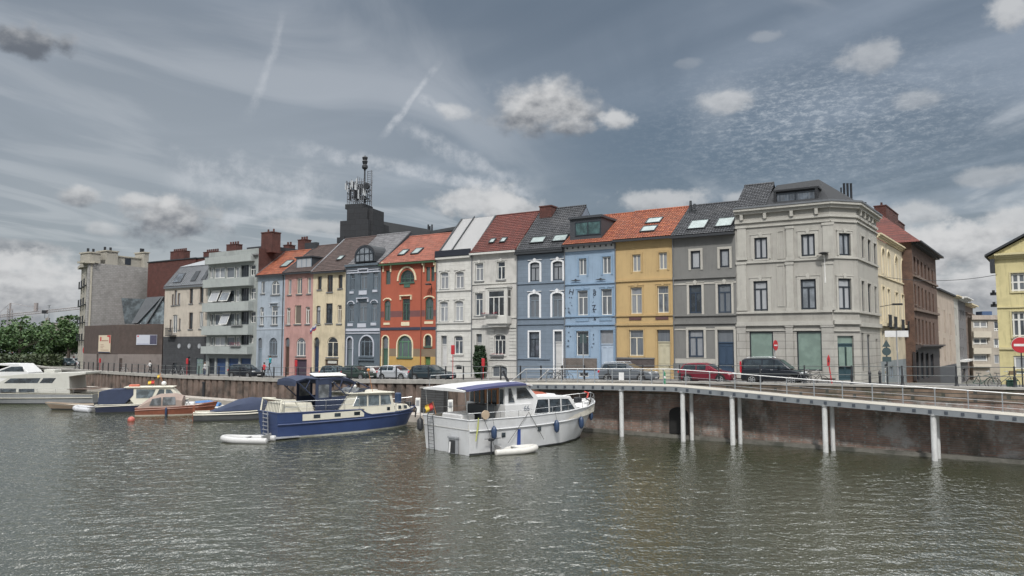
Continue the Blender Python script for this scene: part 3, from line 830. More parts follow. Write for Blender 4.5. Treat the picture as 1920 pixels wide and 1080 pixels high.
        mb.add([P(A, 0, -.06), P(Bx, 0, -.06), P(Bx, L, -.06), P(A, L, -.06), P(A, 0, t_), P(Bx, 0, t_), P(Bx, L, t_), P(A, L, t_)], [(0, 3, 2, 1), (0, 1, 5, 4), (1, 2, 6, 5), (3, 0, 4, 7), (4, 5, 6, 7)])
        yb = 2 * d + over; zb = ze - over * sl
        mb.quad((A, d, zr + .1), (Bx, d, zr + .1), (Bx, yb, zb + .1), (A, yb, zb + .1))
        ro = s.b(mb, name, m)
        if wave: s.b(MB().tube([(A, d, zr + .13), (Bx, d, zr + .13)], .11, 8), 'ridge_tile_row', m, ro)['kind'] = 'stuff'
        if verge:
            v = MB()
            for X in (A, Bx):
                if (X == A and verge[1] in 'LB') or (X == Bx and verge[1] in 'RB'):
                    p = [P(X - .09, 0, -.08), P(X + .09, 0, -.08), P(X + .09, 0, .19), P(X - .09, 0, .19)]; q = [P(X - .09, L, -.08), P(X + .09, L, -.08), P(X + .09, L, .19), P(X - .09, L, .19)]
                    v.loft([p, q])
            s.b(v, 'verge', verge[0], ro)
        if gutter:
            g = MB().box(-.02 + A, -over - .12, ze - over * sl - .16, Bx + .02, -over + .03, ze - over * sl + .03)
            s.b(g, 'gutter', gutter)
            s.b(MB().box(A + .01, -over + .031, ze - over * sl - .1, Bx - .01, -.003, ze - over * sl - .04), 'soffit', gutter)
        s.sl = sl
        return ro
    def sky(s, xl, yb, xr, yt, par, xtl=None, m=None, fr=None):
        """rooflight given by bottom-left, right end of the bottom edge, top height (zoom pixels)"""
        Pn = s.p.w(s.x0, 0, s.z0 + s.ze); n = (s.p.Y * (-(s.zr - s.ze)) + Vector((0, 0, s.rd))).normalized()
        def L(x, y):
            q = s.q(x, y); p = s.p.loc(on_plane(q[0], q[1], Pn + n * .26, n)); return p[0] - s.x0, p[1], p[2] - s.z0
        a, b = L(xl, yb), L(xr, yb); c = L(xtl if xtl is not None else xl, yt)
        w = b[0] - a[0]; h = hypot(c[1] - a[1], c[2] - a[2]); ang = atan2(s.zr - s.ze, s.rd)
        M = s.M @ Matrix.Translation((a[0], a[1], (a[2] + b[2]) / 2)) @ Matrix.Rotation(ang, 4, 'X')
        fm = MB().box(0, 0, -.1, w, .09, .05).box(0, h - .09, -.1, w, h, .05).box(0, .09, -.1, .08, h - .09, .05).box(w - .08, .09, -.1, w, h - .09, .05)
        f = build(fm, 'skylight', fr or LEAD, s.r, M)
        build(MB().box(.08, .09, -.02, w - .08, h - .09, .015), 'pane', m or G_SKY, f, M)
        return f
    def chimney(s, x0, y0, x1, y1, n, m, par, pots=2, dd=.9, cap=True):
        a, c, z0, z1 = s.rect(x0, y0, x1, y1, n)
        mb = MB().box(a, n, z0, c, n + dd, z1 - .12)
        if cap: mb.box(a - .06, n - .06, z1 - .12, c + .06, n + dd + .06, z1)
        o = s.b(mb, 'chimney', m, par)
        if pots:
            pm = MB()
            for i in range(pots):
                x = a + (c - a) * (i + .5) / pots
                pm.tube([(x, n + dd / 2, z1), (x, n + dd / 2, z1 + .45)], [.13, .11], 8)
            s.b(pm, 'chimney_pots', m, par)
        return o

def xrow(u, v=600): return ROW.px(u, v)[0]
def house(label, ul, ur, eave_v, m, zi, mid, name='terraced_house', **k):
    x0, x1 = xrow(ul), xrow(ur); xm = (x0 + x1) / 2; z0 = sz(xm, 0) + .11
    z1 = ROW.px((ul + ur) / 2, eave_v)[1]
    r = root(name, label, 'house', ROW.M(x0, 0, z0), 'terraced houses along the quay')
    f = Facade(r, ROW, x0, x1, z0, z1, m, zi); f.mid = mid
    if ul > 600: f.b(MB().tube([(.09, -.12, .1), (.09, -.12, z1 - z0 - .5), (.09, -.3, z1 - z0 - .2)], .05, 6), 'downpipe', ZINC)
    return f
# ================================================================== houses along the quay, left to right
WHITE_TRIM = mat('white_trim', (0.60, 0.60, 0.59), .7, .06, 2, streak=.2)
CREAM_TRIM = mat('cream_trim', (0.62, 0.54, 0.38), .7, .06, 2, streak=.15)
GREY_SILL = mat('bluestone_sill', (0.15, 0.155, 0.16), .8, .15, 4)
GUT = mat('dark_gutter', (0.03, 0.033, 0.038), .5, .1)

# --- A: beige over black house with slate mansard
f = house('beige three storey house with black tiled base and blue-grey slate mansard', 307.5, 388, 535, stucco('beige_render', (0.42, 0.38, 0.33)), 2, 160)
bz = f.pt(150, 712)[1]
f.bands = [(bz, brick('black_base_tiles', (.045, .048, .053), (.038, .04, .045), (.02, .02, .022), .6, .3, .012, .25))]
for r in ((187, 408, 208, 503), (252, 400, 275, 498), (182, 560, 207, 665)): f.win(*r, 'O', W_BROWN, G_ROOM, sill=GREY_SILL)
f.win(248, 555, 273, 662, 'V', W_WHITE, G_DARK, sill=GREY_SILL)
for r in ((74, 445, 86, 515), (90, 420, 107, 512), (112, 438, 127, 510), (60, 605, 72, 672), (118, 598, 130, 668)): f.win(*r, 'O', W_BROWN, G_CURT, sill=GREY_SILL)
f.win(80, 575, 108, 690, 'V', W_WHITE, G_DARK)
a, c, z0, z1 = f.rect(60, 660, 106, 708)
mb = MB().box(a, -.7, z0, c, -.003, z0 + .08)
for i in range(13): x = a + .03 + (c - a - .06) * i / 12; mb.box(x - .015, -.69, z0 + .08, x + .015, -.66, z1)
mb.box(a, -.7, z1, c, -.65, z1 + .05); mb.box(a, -.65, z1, a + .04, 0, z1 + .04); mb.box(c - .04, -.65, z1, c, 0, z1 + .04)
f.b(mb, 'balcony', BLK)
for x in (122, 186, 250):
    a, z = f.pt(x, 773)
    o = f.b(MB().disc((a, -.03, z), .36, 20, .05), 'round_window', mat('porthole_ring', (.16, .17, .18), .5)); f.b(MB().disc((a, -.06, z), .28, 20, .02), 'pane', G_NET, o)
f.win(228, 848, 272, 945, 'T3', W_GREYBL, G_SHOP, zb=.05)
f.door(176, 842, 190, W_DARK); f.door(80, 880, 106, W_DARK)
f.wall(9)
f.line(398, .25, .25, ZINC, 160, name='cornice')
# mansard: steep slate face with slanted window slots, shallow zinc top
zt = ROW.px(350, 500, 1.6)[1] - f.z0
mb = MB().add([(0, -.2, f.H), (f.W, -.2, f.H), (f.W, 1.5, zt), (1.2, 1.5, zt), (0, 9, f.H), (1.2, 8, zt)], [(0, 1, 2, 3), (0, 3, 5, 4)])
i = 0
while i < f.W / .42:
    x = .42 * i; xt = 1.2 + (f.W - 1.2) * x / f.W; mb.add([(x, -.26, f.H), (x + .05, -.26, f.H), (xt + .05, 1.44, zt), (xt, 1.44, zt), (x, -.19, f.H), (x + .05, -.19, f.H), (xt + .05, 1.51, zt), (xt, 1.51, zt)], [(0, 1, 2, 3), (0, 3, 7, 4), (1, 5, 6, 2)]); i += 1
ro = f.b(mb, 'mansard_roof', ZINC)
zr = ROW.px(355, 488, 5)[1] - f.z0
f.b(MB().add([(1.1, 1.4, zt + .01), (f.W, 1.4, zt + .01), (f.W, 5, zr), (3.4, 5, zr), (1.1, 8, zt), (f.W, 9, zt)], [(0, 1, 2, 3), (0, 3, 4), (2, 5, 4, 3)]), 'roof_top', mat('zinc_pale', (.22, .235, .25), .5, .1), ro)
for r in ((100, 310, 150, 372), (210, 295, 240, 362), (277, 290, 303, 355)):
    a, c, z0, z1 = f.rect(*r, .5)
    k = 1.7 / (zt - f.H); ya, yb = -.2 + (z0 - f.H) * k, -.2 + (z1 - f.H) * k
    d = f.b(MB().add([(a, ya - .1, z0), (c, ya - .1, z0), (c, yb - .1, z1), (a, yb - .1, z1), (a, yb + .3, z0), (c, yb + .3, z0), (c, yb + .3, z1), (a, yb + .3, z1)], [(0, 1, 2, 3), (0, 4, 5, 1), (1, 5, 6, 2), (2, 6, 7, 3), (0, 3, 7, 4)]), 'dormer', LEAD)
    e = .08; f.b(MB().quad((a + e, ya - .115 + e * k, z0 + e), (c - e, ya - .115 + e * k, z0 + e), (c - e, yb - .115 - e * k, z1 - e), (a + e, yb - .115 - e * k, z1 - e)), 'pane', G_CURT if r[0] == 100 else G_ROOM, d)
# brick blocks and chimneys behind A and B
def back_block(label, u0, u1, vt, vb, D, m, dep=8, pots=(), ang=None, name='brick_building'):
    P = Plane(*at_y((u0 + u1) / 2, vb, D).xy, ROW.a if ang is None else ang)
    a, c = P.px(u0, (vt + vb) / 2)[0], P.px(u1, (vt + vb) / 2)[0]; z1 = P.px((u0 + u1) / 2, vt)[1]; z0 = 2.0
    r = root(name, label, 'building', P.M(a, 0, z0))
    build(MB().box(0, 0, 0, c - a, dep, z1 - z0), 'wall', m, r)
    build(MB().box(-.12, -.12, z1 - z0, c - a + .12, dep + .12, z1 - z0 + .18), 'roof_edge', LEAD, r)
    for (pu0, pv0, pu1, pv1) in pots:
        x0, x1 = P.px(pu0, pv1)[0] - a, P.px(pu1, pv1)[0] - a; zt = P.px((pu0 + pu1) / 2, pv0)[1] - z0
        build(MB().box(x0, .5, z1 - z0 - .3, x1, 1.7, zt - .1).box(x0 - .06, .44, zt - .1, x1 + .06, 1.76, zt), 'chimney', m, r)
        mb = MB(); n = max(1, round((x1 - x0) / .55))
        for i in range(n): xx = x0 + (x1 - x0) * (i + .5) / n; mb.tube([(xx, 1.1, zt), (xx, 1.1, zt + .45)], .14, 8)
        build(mb, 'chimney_pots', m, r)
    return r
back_block('dark red brick block rising behind the concrete building and beige house', 276, 365, 489, 600, 125, BRICKRED, 10, [(314, 470, 339, 486)])
back_block('low dark brick block with a wide chimney behind the slate mansard', 365, 402, 484, 520, 121, BRICKRED, 8, [(376, 471, 399, 486)])
back_block('dark brick block with twin-pot chimney behind the balcony apartments', 410, 520, 474, 560, 112, BRICKRED, 8, [(419, 457, 437, 476)])
back_block('brick stack standing behind the small orange roof', 526, 560, 474, 500, 105, BRICKRED, 4, [(526, 458, 536, 476), (553, 448, 566, 473)])

# --- B: apartment block with balcony bands
f = house('grey-green apartment block with projecting balcony bands and blue garage doors', 388, 482, 470, mat('grey_green_render', (0.27, 0.29, 0.285), .8, .1, .8, streak=.45), 2, 460, name='apartment_block')
f.r['category'] = 'apartment block'
f.side = BRICKRED
BANDM = mat('pale_green_panel', (0.31, 0.335, 0.33), .75, .08, .6, streak=.4)
for i, (vt, vb, bt, bb) in enumerate(((268, 345, 347, 398), (413, 497, 497, 553), (562, 645, 645, 702), (710, 775, 775, 822))):
    for j, (xa, xb) in enumerate(((312, 335), (338, 410), (413, 470), (473, 500))):
        f.win(xa + 2, vt + (6 if j < 2 else 2), xb - 1, vb - 2, 'V' if j in (1,) else 'O', W_WHITE, (G_CURT, G_NET, G_DARK)[(i + j) % 3], rec=.2, bar=.07)
    f.win(510, vt - 8, 562, vb - 10, '3', W_DARK, G_ROOM, rec=.25)
    f.win(570, vt - 8, 605 if i < 3 else 590, vb - 20, 'T', W_WHITE, G_DARK, rec=.2, tr=.6)
    a, c, z0, z1 = f.rect(303, bt, 612 - i * 5, bb)
    f.b(MB().box(.05, -.85, z0, f.W - .7, -.003, z1), 'balcony', BANDM)
for k, (xa, xb, vt, vb) in enumerate(((335, 388, 420, 492), (400, 455, 418, 488), (400, 452, 560, 636))):
    a, c, z0, z1 = f.rect(xa, vt, xb, vb)
    fw = f.b(MB().add([(a, -.1, z1), (c, -.1, z1), (c, -.75, z0), (a, -.75, z0), (a, -.06, z1), (c, -.06, z1), (c, -.71, z0), (a, -.71, z0)], [(0, 3, 2, 1), (4, 5, 6, 7), (0, 4, 7, 3), (1, 2, 6, 5), (3, 7, 6, 2)]), 'open_sash', W_WHITE)
    e = .09; f.b(MB().quad((a + e, -.135, z1 - e), (c - e, -.135, z1 - e), (c - e, -.73, z0 + e), (a + e, -.73, z0 + e)), 'pane', G_NET, fw)
BLUEG = mat('blue_garage', (0.03, 0.06, 0.14), .5, .1)
for xa, xb, m in ((308, 345, W_DARK), (355, 415, BLUEG), (430, 495, BLUEG), (508, 575, BLUEG)): f.door(xa, 850, xb, m, kind='garage')
f.wall(10); f.line(225, .9, .6, BANDM, 460, name='parapet', xb=f.W - .7)
f.line(208, .18, .35, GREY_SILL, 460, name='cornice')
FLOWER = mat('red_flowers', (0.32, 0.02, 0.05), .8, .5, 20)
PLANT = mat('planter_leaves', (0.06, 0.085, 0.03), .8, .4, 15)
def flowers(f, x0, y0, x1, y1, m, n=-.2, parent=None):
    a, c, z0, z1 = f.rect(x0, y0, x1, y1); mb = MB()
    for i in range(int((c - a) * 60)):
        x, z, y, r = random.uniform(a, c), random.uniform(z0, z1), n + random.uniform(-.1, .06), random.uniform(.03, .07)
        d = [Vector((random.uniform(-1, 1), random.uniform(-1, 1), random.uniform(-1, 1))) * r for _ in range(3)]
        mb.add([Vector((x, y, z)) + q for q in d], [(0, 1, 2)])
    mb2 = MB().box(a, n - .12, z0 - .12, c, n + .06, z0 + .03)
    bx = f.b(mb2, 'flower_box', GREY_SILL, parent); f.b(mb, 'flowers', m, bx if parent is None else parent)['kind'] = 'stuff'
flowers(f, 482, 748, 548, 770, FLOWER, -.95); flowers(f, 488, 608, 560, 640, PLANT, -.95)
top = f.b(MB().box(f.W - 4.2, 1.5, f.H, f.W, 9.9, f.H + .5), 'roof', LEAD)
f.chimney(640, 50, 708, 180, 1.2, BRICKRED, top, 2, 1.4)

# --- C: light blue-grey narrow house
f = house('narrow pale blue-grey house with a small orange tiled roof', 482, 533, 512.5, stucco('pale_blue_grey', (0.30, 0.345, 0.40)), 2, 700)
TR = GREY_SILL; PB = mat('pale_blue_trim', (.38, .42, .47), .7, .08)
f.win(640, 365, 663, 440, 'O', W_WHITE, G_DARK, sill=TR); f.win(706, 358, 757, 446, 'TV', W_WHITE, G_DARK, 'round', sill=TR)
f.win(632, 526, 656, 640, 'T', W_WHITE, G_CURT, 'seg', sill=TR); f.win(705, 518, 744, 637, 'T', W_WHITE, G_DARK, sill=TR, head=PB)
f.door(620, 720, 646, W_GREYBL, .3, 'round'); f.win(690, 720, 742, 832, 'T3', W_GREYBL, G_DARK, 'round', sill=TR)
f.line(320, .25, .18, LEAD); f.line(582, .12, .05, PB); f.line(665, .12, .05, PB)
ro = f.roof((552, 473), 4.2, T_ORANGE, gutter=GUT, verge=(ZINC, 'L')); f.wall(8.4, gable=(4.2, f.zr))
f.sky(755, 270, 795, 230, ro, 790)
a, z = f.pt(765, 400)
f.b(MB().tube([(f.W - .25, -.08, .1), (f.W - .25, -.08, f.H)], .05, 6), 'downpipe', GUT)

# --- D: pink house
f = house('pink house with brown tiled roof and a wide boxed dormer', 533, 586, 508, stucco('pink_render', (0.40, 0.235, 0.215)), 2, 880)
for r in ((810, 350, 832, 447), (932, 338, 956, 440)): f.win(*r, 'O', W_CREAM, G_CURT, sill=TR)
f.win(866, 341, 899, 443, 'V', W_CREAM, G_DARK, sill=TR)
BL = mat('drawn_brown_blind', (.12, .10, .085), .7)
f.win(800, 530, 825, 636, 'T', W_WHITE, BL, 'seg', sill=TR, tr=.8); f.win(852, 515, 893, 633, 'O', W_CREAM, BL, sill=TR); f.win(921, 523, 948, 632, 'T', W_WHITE, BL, 'seg', sill=TR, tr=.8)
f.door(792, 718, 820, W_BROWN, .26, 'round'); f.win(862, 720, 922, 836, 'T3', W_WHITE, G_DARK, 'round', sill=TR)
f.door(850, 856, 928, mat('plum_garage', (.05, .035, .055), .6), kind='garage')
ro = f.roof((612, 462), 5.0, T_BROWN, gutter=GUT, verge=(LEAD, 'L')); f.wall(10, gable=(5, f.zr))
def box_dormer(f, x0, y0, x1, y1, n0, n1, m, fr=None, gl=None, wr=None, style='V', hood=.15, bx=0.0):
    a, c, z0, z1 = f.rect(x0, y0, x1, y1, n0)
    mb = MB().box(a, n0, z0, c, n1, z1).box(a - .12, n0 - .2, z1, c + .12, n1, z1 + hood)
    d = f.b(mb, 'dormer', m)
    w = wr or (x0 + 6, y0 + 6, x1 - 6, y1 - 4); a, c, z0, z1 = f.rect(*w, n0); n = {'V': 2, '3': 3, 'O': 1}[style]
    q = MB().box(a - .08, n0 - .06, z0 - .08, c + .08, n0 - .004, z0).box(a - .08, n0 - .06, z1, c + .08, n0 - .004, z1 + .08).box(a - .08, n0 - .06, z0, a, n0 - .004, z1).box(c, n0 - .06, z0, c + .08, n0 - .004, z1)
    for k in range(1, n): x = a + (c - a) * k / n; q.box(x - .05, n0 - .06, z0, x + .05, n0 - .004, z1)
    f.b(q, 'window_frame', fr or W_WHITE, d); f.b(MB().box(a, n0 - .03, z0, c, n0 - .006, z1), 'pane', gl or G_NET, d)
    return d
box_dormer(f, 862, 213, 962, 288, .5, 4, LEAD, W_GREYBL, G_NET, (870, 220, 957, 280), '3')
f.chimney(915, 112, 985, 200, 4.5, LEAD, ro, 0, .6, False)

# --- E: cream house
f = house('cream rendered house with dark brown roof and a small flag at its window', 586, 648, 505.5, stucco('cream_render', (0.52, 0.45, 0.32)), 4, 210)
for r in ((128, 210, 155, 298), (268, 200, 296, 290)): f.win(*r, 'O', W_BROWN, G_ROOM, sill=TR)
f.win(193, 201, 230, 314, 'V', W_BROWN, G_DARK, sill=TR)
f.win(118, 408, 147, 530, 'T', W_DARK, G_NET, 'seg', sill=TR); f.win(183, 392, 228, 525, 'T', W_DARK, G_DARK, sill=TR); f.win(260, 402, 290, 528, 'T', W_CREAM, BL, 'seg', sill=TR, tr=.75)
f.door(104, 620, 138, mat('deep_blue_door', (.02, .035, .08), .4), .27, 'round'); f.win(190, 617, 266, 754, 'T', W_CREAM, G_ROOM, 'round', sill=TR, tr=.72)
f.door(176, 770, 266, W_BROWN, kind='garage')
a, c, z0, z1 = f.rect(192, 780, 252, 798)
f.b(MB().box(a, .1, z0, c, .16, z1), 'notice_board', mat('pale_notice', (.45, .45, .42), .8))
ro = f.roof((672, 448), 5.2, T_BROWN, gutter=GUT, verge=(ZINC, 'L')); f.wall(10.4, gable=(5.2, f.zr))
f.sky(250, 97, 282, 68, ro, 278); f.b(MB().box(-.02, -.003, 0, f.W, -.0, .5), 'plinth', TR)
fl = MB(); a, z = f.pt(186, 527)
fl.tube([(a, 0, z - .3), (a - .1, -1.5, z - .05)], .02, 5)
flagr = root('flag', 'small white, blue and red flag hanging below the cream house window', 'flag', f.M @ Matrix.Translation((a, 0, z)))
build(fl, 'pole', W_CREAM, flagr, f.M)
mb = MB(); fx = [(0, 0), (.35, -.12), (.7, -.1), (1.0, -.3), (1.25, -.28)]
for k in range(3):
    mb.cur = k
    for (p, q), (p2, q2) in zip(fx, fx[1:]):
        mb.quad((a - .1 + p * -1.0, -1.5 + p * .2, z - .1 + q * 1.9 - .2 * k), (a - .1 - p2, -1.5 + p2 * .2, z - .1 + q2 * 1.9 - .2 * k), (a - .1 - p2, -1.46 + p2 * .2, z - .1 + q2 * 1.9 - .2 * (k + 1)), (a - .1 - p, -1.46 + p * .2, z - .1 + q * 1.9 - .2 * (k + 1)))
build(mb, 'cloth', [mat('flag_white', (.6, .6, .6), .8), mat('flag_blue', (.06, .09, .28), .8), mat('flag_red', (.35, .05, .06), .8)], flagr, f.M)

# --- F: dark slate-blue house with barrel dormer
BLU = stucco('slate_blue_render', (0.092, 0.118, 0.145)); LB = mat('pale_lilac_trim', (.42, .44, .50), .7, .06)
f = house('dark slate-blue house with a barrel-vaulted dormer and pale arched mouldings', 648, 713, 498, BLU, 4, 440)
f.win(347, 193, 377, 304, 'T', W_GREYBL, G_DARK); f.win(416, 181, 462, 298, 'T', W_GREYBL, G_DARK, head=LB); f.win(503, 180, 535, 292, 'T', W_GREYBL, G_DARK)
f.win(338, 396, 372, 518, 'T', W_GREYBL, G_DARK, 'seg'); f.win(406, 378, 460, 515, 'T', W_GREYBL, G_DARK, head=LB); f.win(493, 388, 528, 516, 'T', W_GREYBL, G_DARK, 'seg')
for r in ((345, 311, 372, 326), (408, 305, 461, 333), (500, 300, 532, 316), (332, 527, 367, 546), (398, 527, 455, 554), (488, 522, 524, 541)): f.plate(*r, LB, .07, 'apron_panel')
for r in ((334, 380, 374, 398), (490, 372, 532, 390)): f.archring(*r, LB, .1)
f.door(328, 622, 363, mat('grey_door', (.14, .17, .19), .5), .3, 'round', sur=(LB, .16)); f.win(414, 612, 502, 750, 'T3', W_GREYBL, G_DARK, 'round', sur=(LB, .16), sill=BLU)
f.door(400, 778, 510, mat('slate_garage', (.10, .125, .145), .6), kind='garage')
for y, h in ((155, .14), (166, .1), (181, .14), (570, .3), (592, .12)): f.line(y, h, .07, LB)
f.line(140, .5, .35, BLU, name='cornice', steps=2)
ro = f.roof((742, 440), 5.2, T_SLATE, verge=(LEAD, 'R'), wave=True, over=.2); f.wall(10.4, gable=(5.2, f.zr))
a, c, z0, z1 = f.rect(385, 5, 517, 112, .1)
P = [(a - .1, z0)] + f.archpts(a - .1, c + .1, z1 + .15, (z1 - z0) * .72) + [(c + .1, z0)]
d = f.b(MB().prism(P, .0, 4.2), 'dormer', LEAD, smooth=False)
P2 = [(a + .12, z0 + .1)] + f.archpts(a + .12, c - .12, z1 - .05, (z1 - z0) * .68) + [(c - .12, z0 + .1)]
f.b(MB().prism(P2, -.03, -.004), 'pane', G_NET, d)
q = MB()
for k in range(1, 4): x = a + (c - a) * k / 4; q.box(x - .04, -.09, z0 + .1, x + .04, -.031, z1 - .25 - (.15 if k != 2 else 0))
q.box(a + .1, -.085, z0 + (z1 - z0) * .48, c - .1, -.031, z0 + (z1 - z0) * .53)
q.loft([[(p[0], -.1, p[1]), (p[0], -.004, p[1]), ((a + c) / 2 + (p[0] - (a + c) / 2) * .93, -.004, z0 + (p[1] - z0) * .95), ((a + c) / 2 + (p[0] - (a + c) / 2) * .93, -.1, z0 + (p[1] - z0) * .95)] for p in P2])
f.b(q, 'window_frame', W_DARK, d)

# --- G: red-orange house
RED = stucco('orange_red_render', (0.33, 0.085, 0.05), streak=.2)
f = house('orange-red house with horseshoe window, cream arches and a yellow base', 713, 818, 489, RED, 4, 740)
yz = lambda y: f.pt(740, y)[1]
f.bands = [(yz(750), mat('yellow_render', (.42, .27, .09), .85, .08, 1, streak=.2)), (yz(697), mat('khaki_render', (.19, .145, .10), .85, .1, 1, streak=.3)), (yz(483), RED), (yz(441), mat('plum_band', (.14, .06, .06), .85, .1, 1))]
GR = W_GREEN; GG = glass('pane_greenish', (.022, .035, .035), curtain=(.10, .13, .13))
f.win(588, 170, 620, 264, 'O', GR, GG); f.win(860, 146, 887, 243, 'O', GR, GG); f.win(893, 144, 917, 242, 'O', GR, GG)
f.win(686, 166, 780, 250, 'T3', GR, GG, 'round', sill=GR, tr=.3)
f.plate(712, 250, 752, 284, GR, .05, 'lower_panel')
f.archring(676, 152, 787, 238, CREAM_TRIM, .2)
f.win(578, 370, 620, 508, 'T', GR, GG, 'round'); f.win(700, 361, 751, 508, 'T', GR, GG, tr=.78, head=CREAM_TRIM); f.win(855, 353, 910, 503, 'T', GR, GG, 'round', tr=.6)
for r in ((578, 362, 622, 374), (852, 347, 912, 360)): f.archring(*r, CREAM_TRIM, .13)
for r in ((574, 522, 615, 537), (693, 517, 748, 543), (850, 513, 908, 530)): f.plate(*r, CREAM_TRIM, .05, 'apron_panel')
f.door(567, 612, 606, W_GREEN, .33, 'round', sur=(CREAM_TRIM, .13)); f.win(668, 610, 766, 757, 'T3', mat('bright_green_joinery', (.10, .24, .13), .5), GG, 'round', sur=(CREAM_TRIM, .16), sill=GR)
f.win(851, 605, 896, 682, 'O', GR, G_ROOM, 'round', sur=(CREAM_TRIM, .14), sill=GR)
f.door(851, 752, 889, mat('leaf_green_door', (.09, .17, .06), .5), .05)
f.line(562, .3, .06, mat('navy_band', (.03, .035, .06), .7)); f.line(125, .12, .1, mat('plum_trim', (.12, .05, .05), .8))
for x in (575, 625, 848, 925):
    a, z = f.pt(x, 150); f.b(MB().box(a - .07, -.35, z + .25, a + .07, -.003, z + .6).box(a - .06, -.15, z - .5, a + .06, -.004, z + .249), 'bracket', CREAM_TRIM)
ro = f.roof((835, 440), 4.9, T_SALMON, gutter=mat('green_gutter', (.03, .07, .035), .5), verge=(LEAD, 'L')); f.wall(9.8, gable=(4.9, f.zr))
f.sky(665, 64, 705, 28, ro, 705); f.sky(752, 56, 798, 16, ro, 800)
f.b(MB().tube([(f.W * .74, -.06, .1), (f.W * .74, -.06, f.H)], .05, 6), 'downpipe', mat('red_pipe', (.2, .05, .03), .6))

# --- H: narrow white house, grey metal roof
WH = brick('white_rusticated_render', (0.53, 0.525, 0.50), (0.50, 0.495, 0.47), (0.36, 0.355, 0.34), 1.2, .42, .012, .12, (0.42, 0.41, 0.39), .3, bump=.25)
f = house('narrow white house with grey metal sheet roof and black fascia', 818, 884, 480, WH, 5, 165)
WS = (mat('offwhite_moulding', (.50, .495, .47), .75, .08, 2, streak=.3), .12)
for r in ((82, 413, 130, 515), (172, 409, 222, 511)): f.win(*r, 'T', W_WHITE, G_CURT, 'seg', sur=WS, key=True, sill=TR)
for r in ((78, 588, 127, 709), (168, 584, 218, 706)): f.win(*r, 'T', W_WHITE, G_NET, 'seg', sur=WS, key=True, sill=TR)
f.door(88, 793, 121, mat('white_door', (.5, .5, .5), .5), .22, sur=WS); f.win(165, 792, 216, 902, 'T', W_WHITE, G_CURT, 'seg', sur=WS, sill=WS[0])
f.win(168, 966, 210, 998, 'O', W_WHITE, G_ROOM, 'seg')
for y in (522, 715, 757): f.line(y, .14, .12, WS[0])
f.line(938, .12, .08, WS[0], xa=f.W * .42)
MET = mat('grey_metal_roof', (0.25, 0.25, 0.255), .5, .06, .8, metal=.2, streak=.12)
f.line(328, .22, .3, WS[0], name='cornice')
ro = f.roof((915, 407.5), 4.7, MET, over=.15, wave=False, verge=(LEAD, 'B')); f.wall(9.4, gable=(4.7, f.zr))
f.b(MB().box(0, -.36, f.H - .03, f.W, -.16, f.H + .62), 'fascia', mat('black_fascia', (.015, .018, .028), .5))
k = f.sl; mb = MB()
def PR(x, t, o=.14): return (x, -.15 + (4.85) * t, f.H - .15 * k + (f.zr - f.H + .15 * k) * t + o)
mb.loft([[PR(f.W * .36 - .06, 0), PR(f.W * .36 + .06, 0), PR(f.W * .36 + .06, 0, .3), PR(f.W * .36 - .06, 0, .3)], [PR(f.W * .36 - .06, 1), PR(f.W * .36 + .06, 1), PR(f.W * .36 + .06, 1, .3), PR(f.W * .36 - .06, 1, .3)]])
f.b(mb, 'standing_seam', LEAD, ro)

# --- I: white house with oriel
WI = stucco('offwhite_render', (0.47, 0.46, 0.44))
f = house('white house with dark red roof, oriel bay and red flower boxes', 884, 969, 467.5, WI, 5, 400)
WS = (mat('offwhite_moulding', (.50, .495, .47), .75, .08, 2), .12)
f.win(290, 361, 338, 467, 'T', W_WHITE, G_CURT, sur=WS, key=True, sill=TR); f.win(419, 351, 467, 458, 'T', W_WHITE, G_DARK, sur=WS, key=True, sill=TR)
f.win(288, 538, 335, 674, 'T', W_WHITE, G_CURT, sur=WS, key=True, sill=TR)
f.door(297, 782, 330, mat('white_door', (.5, .5, .5), .5), .22, sur=WS); f.win(402, 784, 471, 906, 'TG', W_WHITE, G_ROOM, 'seg', sur=WS, sill=WS[0])
f.win(388, 968, 480, 1040, 'V', W_WHITE, G_DARK, 'seg', zb=.1, sur=(WS[0], .2))
for y in (480, 685): f.line(y, .12, .1, WS[0])
f.line(738, .3, .14, WS[0]); f.line(932, .12, .1, WS[0], xa=f.W * .4)
for k in range(9):     # rustication blocks beside the ground-floor window
    z = f.pt(500, 748 + k * 20)[1]
    if k < 8: f.b(MB().box(f.W - .9, -.05, z - .3, f.W - .02, -.002, z - .04), 'quoin', WS[0]); f.b(MB().box(f.W * .42, -.05, z - .3, f.W * .42 + .5, -.002, z - .04), 'quoin', WS[0])
ro = f.roof((975, 402.5), 4.7, T_RED, gutter=mat('white_gutter', (.5, .5, .48), .6, .05)); f.wall(9.4, gable=(4.7, f.zr))
f.sky(366, 238, 396, 212, ro, 385); f.sky(430, 234, 462, 206, ro, 452)
# oriel
a, c, z0, z1 = f.rect(350, 515, 478, 690, -.9)
ori = f.b(MB().box(a, -.9, z0 - .5, c, -.003, z0 + .25).box(a, -.9, z1 - .1, c, -.004, z1 + .15).box(a - .1, -1.0, z1 + .15, c + .1, -.004, z1 + .3)
          .box(a, -.9, z0 + .25, a + .3, -.7, z1 - .1).box(c - .3, -.9, z0 + .25, c, -.7, z1 - .1).box(c - .12, -.15, z0 + .25, c, -.004, z1 - .1).box(a, -.15, z0 + .25, a + .12, -.004, z1 - .1).box(a + .2, -.7, z0 - .8, c - .2, -.005, z0 - .5), 'oriel_bay', WS[0])
xa, xb = a + .3, c - .3; q = MB(); zt = z1 - .1 - (z1 - z0) * .25
q.box(xa, -.84, z0 + .25, xb, -.76, z0 + .33).box(xa, -.84, zt, xb, -.76, zt + .09).box(xa, -.84, z1 - .2, xb, -.76, z1 - .1)
